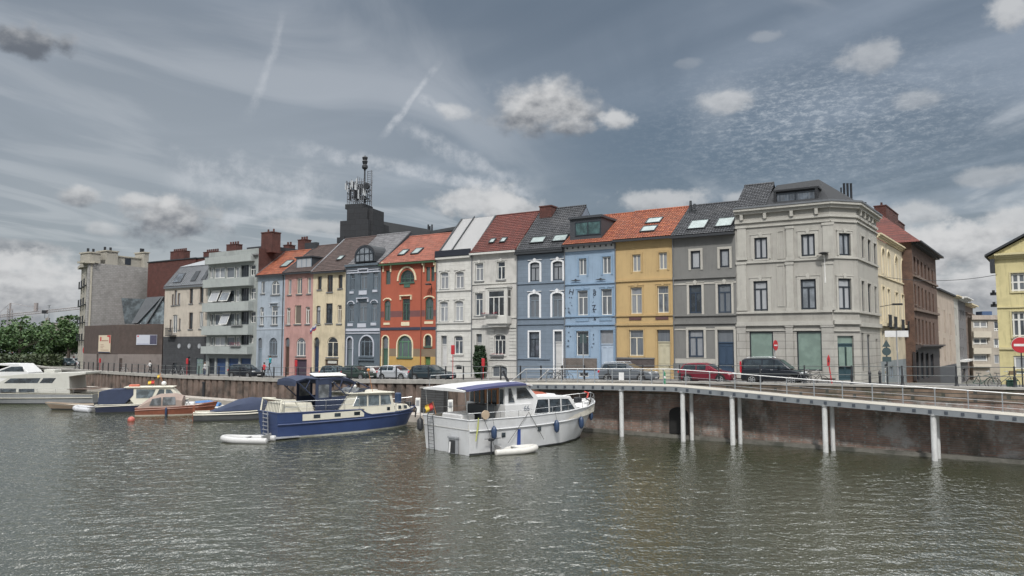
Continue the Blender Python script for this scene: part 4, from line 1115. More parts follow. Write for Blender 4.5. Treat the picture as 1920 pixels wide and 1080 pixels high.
for k in range(4): x = xa + (xb - xa - .09) * k / 3; q.box(x, -.845, z0 + .25, x + .09, -.755, zt if k in (1, 2) else z1 - .1)
q.box(c - .08, -.7, zt, c - .02, -.15, zt + .08).box(a + .02, -.7, zt, a + .08, -.15, zt + .08)
f.b(q, 'window_frame', W_WHITE, ori); f.b(MB().box(xa, -.81, z0 + .25, xb, -.79, z1 - .1).box(c - .06, -.7, z0 + .25, c - .04, -.15, z1 - .1).box(a + .04, -.7, z0 + .25, a + .06, -.15, z1 - .1), 'pane', G_ROOM, ori)
flowers(f, 358, 655, 455, 668, FLOWER, -1.05, ori); flowers(f, 384, 897, 464, 908, FLOWER, -.2)

# --- J: blue-grey house with white surrounds
JB = brick('blue_grey_blockwork', (0.155, 0.195, 0.245), (0.145, 0.182, 0.23), (0.11, 0.14, 0.175), 1.6, .38, .012, .1, bump=.2)
f = house('blue-grey house with thick white window surrounds and black pantile roof', 969, 1058.5, 466, JB, 5, 680)
S_ = (mat('bright_white_trim', (.66, .67, .69), .7, .05, 2, streak=.12), .2)
for r in ((617, 356, 673, 467), (752, 349, 809, 460)): f.win(*r, 'T', W_DARK, G_CURT, 'seg', sur=S_, key=True)
for r in ((614, 543, 671, 684), (749, 538, 808, 682)): f.win(*r, 'T', W_GREYBL, G_DARK, 'seg', sur=S_, key=True)
f.win(611, 770, 672, 921, 'T', W_DARK, G_CURT, sur=(S_[0], .15)); f.door(762, 766, 806, mat('white_door', (.5, .5, .5), .5), .24, sur=(S_[0], .15))
JT = mat('blue_grey_trim', (.15, .19, .24), .8, .08)
for y in (478, 688, 722): f.line(y, .12, .1, JT)
f.line(930, .12, .1, JT, xb=f.W * .7)
f.line(290, .55, .4, GUT, name='cornice', steps=2)
ro = f.roof((1085, 389), 4.9, T_BLACK, gutter=GUT); f.wall(9.8, gable=(4.9, f.zr))
f.sky(610, 238, 690, 202, ro, 625); f.sky(742, 228, 822, 190, ro, 758)
f.chimney(672, 17, 742, 110, 3.7, BRICKRED, ro, 0, 1.3)

# --- K: light blue house with letters
KB = stucco('sky_blue_render', (0.24, 0.325, 0.43), streak=.3)
f = house('light blue house decorated with scattered black letters and a dark boxed dormer', 1058.5, 1154, 452, KB, 6, 200)
KT = mat('blue_trim', (.20, .29, .40), .8, .06, 2, streak=.2)
for r in ((137, 344, 180, 437), (270, 333, 317, 430)): f.win(*r, 'V', W_WHITE, G_DARK, sur=(KT, .18))
for r in ((130, 524, 187, 664), (263, 515, 323, 662)): f.win(*r, 'T', W_WHITE, G_DARK, sur=(KT, .14), key=True)
f.win(122, 752, 192, 890, 'T', W_WHITE, G_DARK, sur=(KT, .14), tr=.78); f.door(257, 747, 331, mat('pale_blue_door', (.36, .43, .52), .5), .3, sur=(KT, .12), gl=G_CURT)
PL = brick('brown_plinth_brick', (.16, .135, .12), (.13, .11, .10), (.08, .075, .07), .3, .1, .012, .3)
f.win(135, 985, 190, 1020, 'V', W_WHITE, G_ROOM, zb=.12)
f.plate(45, 905, 238, 970, PL, .05, 'plinth')
for y in (484, 668, 715): f.line(y, .14, .12, KT)
for r in ((118, 680, 190, 698), (252, 676, 322, 694)): f.plate(*r, KT, .05, 'apron_panel')
f.line(282, .55, .12, mat('pale_frieze', (.50, .51, .52), .7, .06), name='frieze')
for i in range(9):
    a, z = f.pt(75 + i * 31, 292 - i * 2.4); f.b(MB().box(a - .06, -.2, z - .02, a + .06, -.122, z + .14), 'frieze_block', GUT)
ro = f.roof((1200, 400), 5.0, T_ORANGE, gutter=GUT, over=.5); f.wall(10, gable=(5, f.zr))
box_dormer(f, 86, 118, 262, 235, .2, 4.6, mat('anthracite_cladding', (.045, .05, .058), .5, .1), W_DARK, glass('pane_teal', (.05, .10, .10)), (120, 140, 256, 208), 'V', .22)
LTR = mat('black_lettering', (.015, .018, .03), .6)
def glyph(f, ch, x, y, h, rot=0, parent=None, M=None, m=None, ext=.01, size=None, name='lettering'):
    cu = bpy.data.curves.new('letter', 'FONT'); cu.body = ch; cu.size = size or h; cu.extrude = ext; cu.align_x = 'CENTER'; cu.resolution_u = 3
    t = bpy.data.objects.new('tmp', cu); COL.objects.link(t); bpy.context.view_layer.update()
    me = bpy.data.meshes.new_from_object(t.evaluated_get(bpy.context.evaluated_depsgraph_get())); bpy.data.objects.remove(t)
    me.materials.clear(); me.materials.append(m or LTR)
    o = bpy.data.objects.new(name, me); COL.objects.link(o)
    if M is None:
        a, z = f.pt(x, y); M = f.M @ Matrix.Translation((a, -.02, z)) @ Matrix.Rotation(pi / 2, 4, 'X') @ Matrix.Rotation(radians(rot), 4, 'Z')
    setp(o, parent or f.r, M); return o
ZO[13] = (1050, 460, 4.154); f.zi = 13
for ch, x, y, h, r in (('H', 86, 382, .75, -12), ('o', 268, 356, .4, 10), ('8', 268, 392, .7, -8), ('Z', 268, 502, .65, 6), ('&', 272, 584, .4, 0), ('n', 70, 498, .35, 20), ('v', 75, 412, .3, 0), ('a', 92, 412, .28, 12), ('k', 68, 526, .35, -20), ('Y', 82, 538, .35, 30), ('c', 80, 450, .22, 0), ('e', 92, 472, .2, 0), ('t', 262, 410, .25, 0), ('i', 255, 450, .3, -30), ('A', 265, 524, .35, 0), ('u', 45, 495, .22, 0), ('r', 60, 640, .35, 0), ('s', 78, 640, .35, 10), ('x', 70, 684, .3, 0), ('o', 82, 715, .25, 0), ('b', 66, 750, .3, 0), ('M', 62, 798, .35, 0), ('t', 262, 705, .35, 0), ('f', 262, 740, .3, 0), ('w', 262, 772, .3, 8), ('n', 250, 800, .3, 0), ('i', 254, 640, .2, 0), ('s', 85, 578, .2, 0)):
    glyph(f, ch, x, y, h, r)
f.zi = 6
for (x, y) in ((122, 468), (262, 462)):
    a, z = f.pt(x, y); mb = MB().prism([(a - .55, z - .05), (a + .55, z - .05), (a + .4, z + .02), (a + .15, z + .05), (a, z + .15), (a - .15, z + .05), (a - .4, z + .02)], -.18, -.13)
    f.b(mb, 'ornament', GUT)

# --- L: yellow house
YL = stucco('ochre_yellow_render', (0.44, 0.315, 0.155), streak=.22)
f = house('ochre yellow house with cream windows under an orange tiled roof', 1154, 1262.5, 442, YL, 6, 500)
YT = mat('ochre_trim', (.40, .285, .14), .8, .06, 2, streak=.25)
for r in ((438, 322, 484, 418), (586, 310, 633, 405)): f.win(*r, 'V', W_CREAM, G_CURT, sur=(YT, .18))
for r in ((428, 506, 492, 655), (578, 498, 642, 650)): f.win(*r, 'T', W_CREAM, G_CURT, sur=(YT, .14), key=True)
f.win(420, 746, 500, 892, 'T', W_CREAM, G_DARK, sur=(YT, .14), tr=.7); f.door(576, 745, 650, mat('cream_door', (.45, .42, .31), .5), .26, sur=(YT, .12))
for r in ((420, 673, 488, 691), (568, 670, 640, 688)): f.plate(*r, mat('maroon_panel', (.10, .05, .05), .7), .05, 'apron_panel')
for y, h in ((465, .18), (664, .14), (714, .2)): f.line(y, h, .13, YT)
f.line(284, .07, .05, YT); f.plate(346, 908, 562, 955, brick('dark_plinth_brick', (.085, .07, .07), (.07, .06, .06), (.05, .045, .045), .3, .1, .012, .3), .06, 'plinth')
f.line(905, .12, .1, GREY_SILL, xb=f.W * .68)
ro = f.roof((1240, 395), 5.0, T_ORANGE, gutter=GUT, over=.5); f.wall(10, gable=(5, f.zr))
f.sky(475, 190, 555, 158, ro, 500); f.sky(506, 142, 585, 112, ro, 530)
for i in range(7): x = f.W * (i + .5) / 7; f.b(MB().box(x - .06, -.45, f.H - .28, x + .06, -.003, f.H - .14), 'cornice_bracket', GUT)

# --- M: grey house
GM = stucco('mid_grey_render', (0.165, 0.165, 0.16), streak=.3); GT = mat('stone_trim', (.40, .385, .35), .75, .08, 2, streak=.3)
f = house('mid grey house with pale stone surrounds and a dark blue door', 1262.5, 1382, 434, GM, 6, 850)
for r in ((766, 301, 820, 402), (929, 291, 983, 393)): f.win(*r, 'O', W_DARK, G_NET, sur=(GT, .2), bar=.09)
for r in ((757, 493, 827, 652), (919, 488, 994, 650)): f.win(*r, 'T', W_NAVY, G_DARK, sur=(GT, .2), key=True, bar=.08)
f.win(753, 744, 839, 899, 'T', W_NAVY, G_CURT, sur=(GT, .2), bar=.09); f.door(916, 741, 1007, mat('navy_door', (.035, .06, .10), .45), .28, sur=(GT, .2))
for y, h, m in ((448, .22, GM), (483, .14, GT), (662, .16, GM), (704, .25, GM), (742, .12, GT)): f.line(y, h, .14 if m is GM else .05, m)
f.line(922, .4, .06, GT, xb=f.W * .66); f.plate(668, 935, 905, 975, GREY_SILL, .05, 'plinth')
ro = f.roof((1345, 384), 5.0, T_BLACK, gutter=GUT, over=.5); f.wall(10, gable=(5, f.zr))
f.sky(740, 175, 838, 125, ro, 778); f.sky(895, 162, 990, 112, ro, 925)
f.chimney(755, 45, 769, 90, 3.6, LEAD, ro, 1, .35, False); f.chimney(778, 62, 790, 95, 3.6, LEAD, ro, 1, .35, False)
for i in range(7): x = f.W * (i + .5) / 7; f.b(MB().box(x - .06, -.45, f.H - .28, x + .06, -.003, f.H - .14), 'cornice_bracket', GUT)
# ================================================================== corner house
NG = stucco('grey_stucco', (0.335, 0.325, 0.30), streak=.38, dirt=(.17, .16, .145))
NR = brick('rusticated_grey_stone', (0.345, 0.335, 0.31), (0.315, 0.305, 0.285), (0.16, 0.155, 0.145), 9.0, .62, .022, .12, (.24, .235, .215), .4, bump=.5)
NT_ = mat('grey_moulding', (.385, .375, .345), .8, .1, 2, streak=.3)
xN0, xN1 = xrow(1382), xrow(1562); zN0 = sz(4, 0) + .11; zN1 = ROW.px(1470, 396)[1]
rn = root('corner_house', 'large grey stucco corner house with chamfered corner and green frosted shop windows', 'house', ROW.M(xN0, 0, zN0))
f = Facade(rn, ROW, xN0, xN1, zN0, zN1, NG, 7); f.mid = 250
f.bands = [(f.pt(250, 760)[1], NR)]
SN = (NT_, .26)
for r in ((140, 323, 203, 426), (366, 306, 432, 412)): f.win(*r, 'V', W_DARK, G_NET, sur=SN, key=True, sill=NT_, bar=.09)
for r in ((137, 532, 205, 676), (364, 523, 438, 669)): f.win(*r, 'T', W_DARK, G_NET, sur=SN, key=True, bar=.09, tr=.73)
for r in ((118, 776, 232, 968), (346, 774, 470, 965)): f.win(*r, 'O', W_DARK, G_SHOP, 0, rec=.12, bar=.06, sub=None, name='shop_window')
f.wall(3.0, back=False)
ys = ((262, .12, .12), (436, .16, .12), (682, .18, .16), (737, .34, .2), (770, .1, .1))
for y, h, o in ys: f.line(y, h, o, NT_)
f.line(960, .5, .1, NR, xb=f.W * .12, name='plinth')
def pilaster(f, xc, w, y0, y1, o=.09, m=None):
    a, _ = f.pt(xc, (y0 + y1) / 2); z1 = f.pt(xc, y0)[1]; z0 = f.pt(xc, y1)[1]
    mb = MB().box(a - w / 2, -o, z0, a + w / 2, -.003, z1)
    mb.box(a - w / 2 - .06, -o - .05, z1 - .2, a + w / 2 + .06, -.004, z1); mb.box(a - w / 2 - .06, -o - .05, z0, a + w / 2 + .06, -.004, z0 + .25)
    for k in range(3): mb.box(a - w / 2 + .1 + k * (w - .2) / 2.6, -o - .03, z0 + .3, a - w / 2 + .1 + k * (w - .2) / 2.6 + .06, -o - .001, z0 + .75)
    f.b(mb, 'pilaster', m or NT_)
for xc, w in ((80, .75), (312, .55)):
    pilaster(f, xc, w, 268, 432); pilaster(f, xc, w, 442, 676)
    pilaster(f, xc, w, 742, 1000, .14, NR)
for r in ((250, 290, 285, 425), (250, 455, 285, 655)):
    a, c, z0, z1 = f.rect(*r); mb = MB(); t = .06
    mb.box(a, -.05, z0, a + t, -.003, z1).box(c - t, -.05, z0, c, -.003, z1).box(a + t, -.05, z1 - t, c - t, -.003, z1).box(a + t, -.05, z0, c - t, -.003, z0 + t)
    f.b(mb, 'panel_moulding', NT_)
fN = f
# chamfered corner
Fp = ROW.w(xN1); angC = radians(14); PC = Plane(Fp.x, Fp.y, angC)
wC = PC.px(1610, 560)[0]
fc = Facade(rn, PC, 0, wC, zN0, zN1, NG, 7); fc.mid = 580; fc.bands = [(fc.pt(580, 765)[1], NR)]
fc.win(547, 302, 603, 409, 'V', W_DARK, G_NET, sur=(NT_, .18), key=True, sill=NT_, bar=.09)
fc.win(545, 520, 607, 670, 'T', W_DARK, G_NET, sur=(NT_, .18), key=True, bar=.09, tr=.73)
fc.door(541, 796, 619, mat('teal_shop_door', (.03, .06, .075), .4), .2, gl=G_SHOP)
fc.plate(548, 850, 576, 945, G_SHOP, -.13, 'door_pane'); fc.plate(586, 850, 612, 945, G_SHOP, -.13, 'door_pane')
fc.wall(2.0, back=False)
for y, h, o in ((246, .12, .12), (420, .16, .12), (678, .18, .16), (730, .34, .2), (772, .1, .1)): fc.line(y, h, o, NT_)
for f2, xc in ((fN, 497),):
    pilaster(f2, xc, .8, 250, 425); pilaster(f2, xc, .8, 440, 672); pilaster(f2, xc, .9, 742, 1000, .14, NR)
# side street frontage
Gp = PC.w(wC); SIDE = Plane(Gp.x, Gp.y, atan2(1, .74))
wS = SIDE.px(1648, 560)[0]
fs = Facade(rn, SIDE, 0, wS, zN0, zN1, NG, 7, sink=1.5); fs.mid = 690; fs.bands = [(fs.pt(690, 768)[1], NR)]
for r in ((655, 318, 669, 422), (685, 335, 700, 440), (714, 353, 727, 455)): fs.win(*r, 'V', W_DARK, G_DARK, sur=(NT_, .2), sill=NT_)
for r in ((656, 533, 670, 681), (686, 546, 702, 690), (718, 560, 730, 700)): fs.win(*r, 'T', W_DARK, G_DARK, sur=(NT_, .2))
for r in ((660, 782, 670, 968), (686, 790, 700, 968)): fs.win(*r, 'T', W_DARK, G_NET, name='shop_window', tr=.8)
fs.door(726, 812, 735, W_DARK)
fs.wall(2.0, back=False)
for y, h, o in ((280, .12, .12), (445, .16, .12), (688, .18, .16), (745, .34, .2)): fs.line(y, h, o, NT_)
# cornice following all three fronts and the roof mass
def band(offs, z0, z1, m, name, par=None):
    A = ROW.w(xN0); B = Fp; Cc = Gp; D = SIDE.w(wS)
    nA = ROW.Y; nC = PC.Y; nS = SIDE.Y
    def pts(o): return [A - nA * o, B - (nA + nC).normalized() * o * 1.06, Cc - (nC + nS).normalized() * o * 1.04, D - nS * o]
    P0, P1 = pts(offs), pts(-.3); mb = MB()
    rings = [[P0[i] + Vector((0, 0, z0)), P0[i] + Vector((0, 0, z1)), P1[i] + Vector((0, 0, z1)), P1[i] + Vector((0, 0, z0))] for i in range(4)]
    return build(mb.loft(rings), name, m, par or rn, M0)
band(.14, zN1 - .75, zN1 - .55, NT_, 'frieze_moulding'); band(.3, zN1 - .02, zN1 + .22, NT_, 'cornice'); band(.5, zN1 + .22, zN1 + .42, NT_, 'cornice'); band(.56, zN1 + .42, zN1 + .56, ZINC, 'gutter')
for (pl, xs_) in ((ROW, [xN0 + .6, xN0 + 2.5, xN0 + 4.6, xN0 + 6.5]), (SIDE, [.8, 2.4, 4.0, 5.4])):
    for x in xs_:
        if pl is SIDE and x > wS: continue
        build(MB().box(-.12, -.28, zN1 - .5, .12, -.003, zN1 - .02), 'cornice_bracket', NT_, rn, pl.M(x))
zt = zN1 + .56
rA, rB = ROW.px(1405, 349, 3.6), ROW.px(1535, 336, 3.6)
zr = rA[1]
P_ = [ROW.w(xN0, -.1), Fp - ROW.Y * .1, Gp - SIDE.Y * .1, SIDE.w(wS, -.1)]
r0 = ROW.w(xN0 + .0, 3.6); xs_ = ROW.px(1451, 346, 3.6)[0]; r1 = ROW.w(xs_, 3.6); r2 = ROW.w(rB[0], 3.6)
bk = SIDE.w(wS, 5.0); zr2 = ROW.px(1533, 336.5, 3.6)[1]
split = ROW.w(ROW.px(1431, 394, 0)[0], -.1)
Z = lambda p, z: (p.x, p.y, z)
# pantile part
class _F: pass
f = fN; f.H = zt - zN0
W0 = ROW.px(1431, 394, 0)[0] - xN0
sv = f.W; f.W = W0 + .2
fN.roof((1428, 348), 3.5, T_BLACK, over=.1, name='roof'); roof_n = bpy.data.objects[[o.name for o in rn.children if o.name.startswith('roof')][-1]]
f.W = sv
mb = MB(); zinc = mat('anthracite_zinc', (.016, .018, .022), .8, .12, 1)
a0 = split; at = ROW.w(ROW.px(1456, 346, 3.5)[0], 3.5)
mb.add([Z(a0, zt), Z(P_[1], zt), Z(P_[2], zt), Z(P_[3], zt), Z(at, zr2 - .15), Z(r2, zr2), Z(bk, zr2 - .8)], [(0, 1, 5, 4), (1, 2, 5), (2, 3, 6, 5)])
mb.add([Z(at, zr2 - .15), Z(a0, zt), Z(ROW.w(xN0 + 1, 8), zt)], [(0, 2, 1)])
rz_ = build(mb, 'zinc_roof', zinc, rn, M0)
# long dormer with two panes
f = fN
a, c, z0, z1 = f.rect(250, 105, 432, 172, .5)
d = f.b(MB().box(a - .25, .45, z0 - .1, c + .25, 3.2, z1 + .18).box(a - .25, .28, z1 + .18, c + .35, 3.4, z1 + .32).box(a - .25, .3, z0 - .1, a - .05, .449, z1 + .17).box(c + .05, .3, z0 - .1, c + .25, .449, z1 + .17), 'dormer', zinc)
f.b(MB().box(a, .42, z0 + .05, c, .445, z1), 'pane', G_CURT, d)
f.b(MB().box((a + c) / 2 - .07, .36, z0 + .05, (a + c) / 2 + .07, .418, z1).box(a - .04, .36, z0, c + .04, .418, z0 + .08).box(a - .04, .36, z1 - .06, c + .04, .418, z1), 'window_frame', W_DARK, d)
for (u0, u1, vt) in ((1576, 1579, 352), (1581, 1585.5, 344), (1587.5, 1592, 344), (1594, 1598.5, 344)):
    n = 5.0; a = ROW.px(u0, 370, n)[0]; c = ROW.px(u1, 370, n)[0]; zz = ROW.px(u0, vt, n)[1]
    build(MB().tube([(0, 0, zN1 - .5), (0, 0, zz - .1), (0, 0, zz)], [(c - a) / 2, (c - a) / 2, (c - a) / 2 * 1.2], 10), 'flue', BLK, rn, ROW.M((a + c) / 2, n, 0), smooth=True)
for (u0, u1, vt) in ((1603, 1608, 378), (1612, 1616, 379), (1620, 1624, 378)):
    n = 2.5; a = SIDE.px(u0, 385, n)[0]; c = SIDE.px(u1, 385, n)[0]; zz = SIDE.px(u0, vt, n)[1]
    build(MB().tube([(0, 0, zN1 - .3), (0, 0, zz)], .14, 8), 'vent_pipe', BLK, rn, SIDE.M((a + c) / 2, n, 0), smooth=True)
# rear mass so that the house closes
pb = [ROW.w(xN0 + .05, .3), ROW.w(xN1, .3), SIDE.w(.3, .3), SIDE.w(wS - .02, .4), SIDE.w(wS - .02, 7), ROW.w(xN0 + .05, 9)]
build(MB().loft([[Z(p, zN0 - 2) for p in pb], [Z(p, zN1 + .4) for p in pb]]), 'rear_wall', NG, rn, M0)

# ================================================================== side street
SIDE2 = Plane(*(SIDE.w(0, -.9)).xy, SIDE.a)
def side_house(label, pl, u0, u1, vt, m, zi, v=560, name='terraced_house', n=0):
    x0, x1 = pl.px(u0, v)[0], pl.px(u1, v)[0]; q_ = ROW.loc(pl.w((x0 + x1) / 2, 0)); z0 = sz(q_[0], q_[1]); z1 = pl.px((u0 + u1) / 2, vt)[1]
    r = root(name, label, 'house', pl.M(x0, 0, z0), 'houses along the side street'); f = Facade(r, pl, x0, x1, z0, z1, m, zi, sink=1.2); return f
CRM = stucco('warm_white_render', (0.52, 0.46, 0.35))
f = side_house('cream side-street house with black window balconies beside the corner house', SIDE, 1648, 1697, 463, CRM, 8); f.mid = 190
f.bands = [(f.pt(190, 785)[1], stucco('blue_grey_shopfront', (.22, .25, .27)))]
for r in ((137, 248, 150, 365), (163, 262, 176, 380), (200, 285, 213, 400), (231, 305, 242, 412)): f.win(*r, 'T', W_CREAM, G_NET, 'round', sur=(CREAM_TRIM, .18))
for r in ((140, 432, 152, 598), (166, 445, 178, 607), (204, 460, 216, 618), (234, 472, 245, 625)): f.win(*r, 'T', W_CREAM, G_NET, sur=(CREAM_TRIM, .14))
for x, y in ((153, 573), (180, 582), (217, 596), (247, 604)):
    a, z = f.pt(x, y); mb = MB().box(a - .75, -.45, z - 1.0, a + .75, -.005, z - .92)
    for k in range(11): xx = a - .72 + k * .144; mb.box(xx - .03, -.44, z - .92, xx + .03, -.4, z + .05)
    mb.box(a - .75, -.46, z + .05, a + .75, -.38, z + .12); f.b(mb, 'balcony', BLK)
for x0, x1 in ((140, 152), (168, 178), (205, 216)): f.win(x0, 640, x1, 745, 'T', W_CREAM, G_CURT)
f.door(152, 805, 166, W_WHITE, .25); f.win(176, 812, 196, 890, 'V', W_GREYBL, G_CURT, zb=.5); f.win(212, 815, 232, 890, 'V', W_GREYBL, G_CURT, zb=.5)
f.line(618, .3, .3, CREAM_TRIM); f.line(400, .12, .1, CREAM_TRIM); f.line(228, .4, .4, CREAM_TRIM, name='cornice', steps=3); f.wall(9)
# brick building
BRK = brick('brown_brick', (0.135, 0.068, 0.045), (0.10, 0.052, 0.038), (0.12, 0.10, 0.085), .24, .08, .014, .3, (.07, .045, .038), .4)
f = side_house('tall brown brick house with rows of narrow windows and dark shopfront', SIDE2, 1713, 1757, 472, BRK, 8, name='brick_house'); f.mid = 345
BT_ = mat('brown_stone_trim', (.15, .11, .09), .8, .1, 2)
for i in range(6):
    x = 291 + i * 17.5; w = 8 - i * .3
    dy = i * 13
    f.win(x, 288 + dy, x + w, 362 + dy, 'T', W_BROWN, G_ROOM, sill=BT_); 
    dy = i * 9.5; f.win(x + 4, 420 + dy, x + 4 + w, 515 + dy, 'T', W_BROWN, G_ROOM, sill=BT_)
    dy = i * 5; f.win(x + 7, 582 + dy, x + 7 + w, 700 + dy * .6, 'T', W_BROWN, G_ROOM, sill=BT_)
f.bands = [(f.pt(345, 726)[1], mat('dark_shopfront', (.035, .03, .032), .6, .2))]
for i in range(4): f.win(302 + i * 24, 745 + i * 3, 316 + i * 24, 870, 'V', W_DARK, G_ROOM, zb=.6)
f.line(722, .5, .7, mat('dark_shop_cornice', (.06, .05, .05), .7), name='shop_cornice', steps=3); f.line(552, .25, .25, BT_); f.line(403, .2, .2, BT_)
f.line(262, .35, .9, LEAD, name='eaves', steps=2); f.wall(9)
P = f; ze = P.H
mb = MB().add([(-.6, -.9, ze), (P.W + .6, -.9, ze), (P.W + .6, 9.5, ze), (-.6, 9.5, ze), (4.5, 4.3, ze + 4.6), (P.W - 4, 4.3, ze + 4.6)], [(0, 1, 5, 4), (1, 2, 5), (2, 3, 4, 5), (3, 0, 4)])
rr = f.b(mb, 'hipped_roof', T_RED)
f.chimney(160, 60, 217, 180, 3.0, BRICKRED, rr, 4, 1.2); f.chimney(218, 122, 248, 190, 3.2, BRICKRED, rr, 0, 1.0)
f = side_house('plain beige rendered house with tall slit windows', SIDE2, 1757, 1788, 548, stucco('dusty_beige', (0.42, 0.35, 0.29)), 11); f.mid = 130
f.bands = [(f.pt(130, 838)[1], mat('dark_groundfloor', (.06, .065, .075), .6, .2, 2))]
for r in ((85, 343, 97, 545), (135, 365, 148, 562), (183, 398, 196, 575), (85, 588, 97, 790), (135, 600, 148, 798), (185, 615, 198, 800)):
    f.win(r[0], r[1], r[0] + 5, r[3], 'O', W_BROWN, G_ROOM); f.win(r[0] + 8, r[1] + 3, r[0] + 13, r[3], 'O', W_BROWN, G_ROOM)
f.line(212, .2, .35, LEAD, name='eaves'); f.wall(9)
f = side_house('narrow whitish house squeezed before the grey pair', SIDE2, 1788, 1795.5, 555, stucco('pale_grey', (.42, .41, .38)), 11); f.mid = 230
for y in (345, 485, 655): f.win(222, y, 228, y + 95, 'O', W_BROWN, G_CURT); f.win(233, y + 4, 239, y + 97, 'O', W_BROWN, G_CURT)
f.line(255, .3, .6, CREAM_TRIM, name='cornice', steps=2); f.wall(9)
f = side_house('dark grey side-street house with white cornice and three window rows', SIDE2, 1795.5, 1809, 562, stucco('dark_grey_r', (.15, .145, .15)), 11); f.mid = 280
for y in (362, 515, 670):
    for x in (255, 269, 283, 297): f.win(x, y + (x - 255) * .25, x + 7, y + 90 + (x - 255) * .25, 'O', W_WHITE, G_DARK)
f.line(280, .5, 1.2, WHITE_TRIM, name='cornice', steps=3); f.line(795, .3, .7, WHITE_TRIM); f.door(288, 862, 318, W_DARK); f.wall(9)
f = side_house('brown-grey house at the far end of the side street', SIDE2, 1809, 1823, 572, stucco('brown_grey_r', (.19, .15, .13)), 11); f.mid = 345
for y in (465, 640):
    for x in (316, 328, 340, 354, 366): f.win(x, y, x + 6, y + 110, 'O', W_CREAM, G_DARK)
f.line(330, .4, .9, CREAM_TRIM, name='cornice', steps=2); f.line(398, .2, .3, BT_); f.wall(9)
# apartment block closing the street
p = at_y(1823, 650, 118); PT_ = Plane(p.x, p.y, radians(-6))
x1 = PT_.px(1885, 650)[0]; z0 = 1.2; z1 = PT_.px(1850, 595)[1]
r = root('apartment_block', 'beige apartment block with wide balcony windows closing the side street', 'apartment block', PT_.M(0, 0, z0))
f = Facade(r, PT_, 0, x1, z0, z1, stucco('beige_concrete', (.36, .325, .28)), 11); f.mid = 480
for y0, y1, ym in ((458, 545, 515), (600, 685, 655), (738, 822, 798)):
    a, c, za, zb = f.rect(378, y0, 520, y1); f.win(382, y0, 506, ym, 'V' if y0 < 700 else 'O', W_WHITE, G_CURT if y0 < 700 else G_NET, rec=.2, bar=.14)
    if y0 < 700: f.win(556, y0 + (0 if y0 < 500 else 8), 604, y1 - 2, 'T', W_WHITE, G_DARK if y0 > 500 else G_CURT, rec=.2, tr=.25, bar=.1)
    else: f.win(560, y0 + 5, 604, y1 - 5, 'O', W_WHITE, G_CURT)
for y0, y1 in ((546, 598), (686, 736), (824, 850)): f.plate(372, y0, 522, y1, mat('cream_balcony', (.48, .44, .37), .8, .08, 1), .5, 'balcony')
f.line(428, .7, .3, stucco('beige_cap', (.40, .35, .31)), name='roof_edge'); f.wall(9)
f.b(MB().box(f.W * .45, 1, f.H, f.W * .75, 3, f.H + 1.0), 'roof_unit', mat('blue_roof_unit', (.05, .09, .18), .6))
# yellow house at the right edge
p = at_y(1873, 650, 62); PU = Plane(p.x, p.y, radians(-37))
r = root('yellow_house', 'pale yellow corner house with white mullioned windows at the right edge', 'house', PU.M(0, 0, 4.0))
f = Facade(r, PU, 0, 9, 4.0, PU.px(1890, 480)[1], stucco('pale_yellow', (0.55, 0.49, 0.27)), 12, sink=1.5); f.mid = 290
YTR = mat('pale_yellow_trim', (.50, .45, .27), .8, .06, 2)
for r_ in ((287, 395, 372, 498), (293, 612, 372, 755)): f.win(*r_, 'TV', W_WHITE, G_DARK, rec=.18, bar=.1, tr=.5 if r_[1] < 500 else .68, sill=YTR, sur=(YTR, .12))
f.win(302, 862, 375, 938, 'O', W_WHITE, G_NET, bar=.1); f.win(302, 945, 375, 1000, 'O', W_WHITE, G_SHOP, zb=.3)
f.line(588, .1, .1, YTR); f.line(820, .18, .12, YTR); f.line(300, .45, .5, YTR, name='cornice', steps=3)
f.wall(7)
zg = PU.px(1918, 452)[1] - 4.0; xg = PU.px(1918, 452)[0]
k = (zg - f.H) / xg
f.b(MB().prism([(-.5, f.H), (9.5, f.H), (4.5, f.H + k * 4.8)], 0.05, 7), 'gable', f.m)
f.b(MB().loft([[(-.7, -.35, f.H + .0), (-.7, 7.3, f.H + .0), (-.7, 7.3, f.H + .18), (-.7, -.35, f.H + .18)], [(4.5, -.35, f.H + k * 5), (4.5, 7.3, f.H + k * 5), (4.5, 7.3, f.H + k * 5 + .2), (4.5, -.35, f.H + k * 5 + .2)], [(9.7, -.35, f.H), (9.7, 7.3, f.H), (9.7, 7.3, f.H + .18), (9.7, -.35, f.H + .18)]]), 'roof', LEAD)
f.b(MB().box(-.35, -.3, f.pt(205, 395)[1], -.003, .4, f.H - .2), 'bracket', LEAD)
PLN = flowers(f, 300, 748, 372, 760, PLANT, -.25)
for y in (512, 578):
    a, z = f.pt(208, y); f.b(MB().box(-.45, .05, z - .12, -.003, .3, z + .12).box(-.3, -.1, z + .12, -.1, .1, z + .3), 'wall_lamp', BLK)
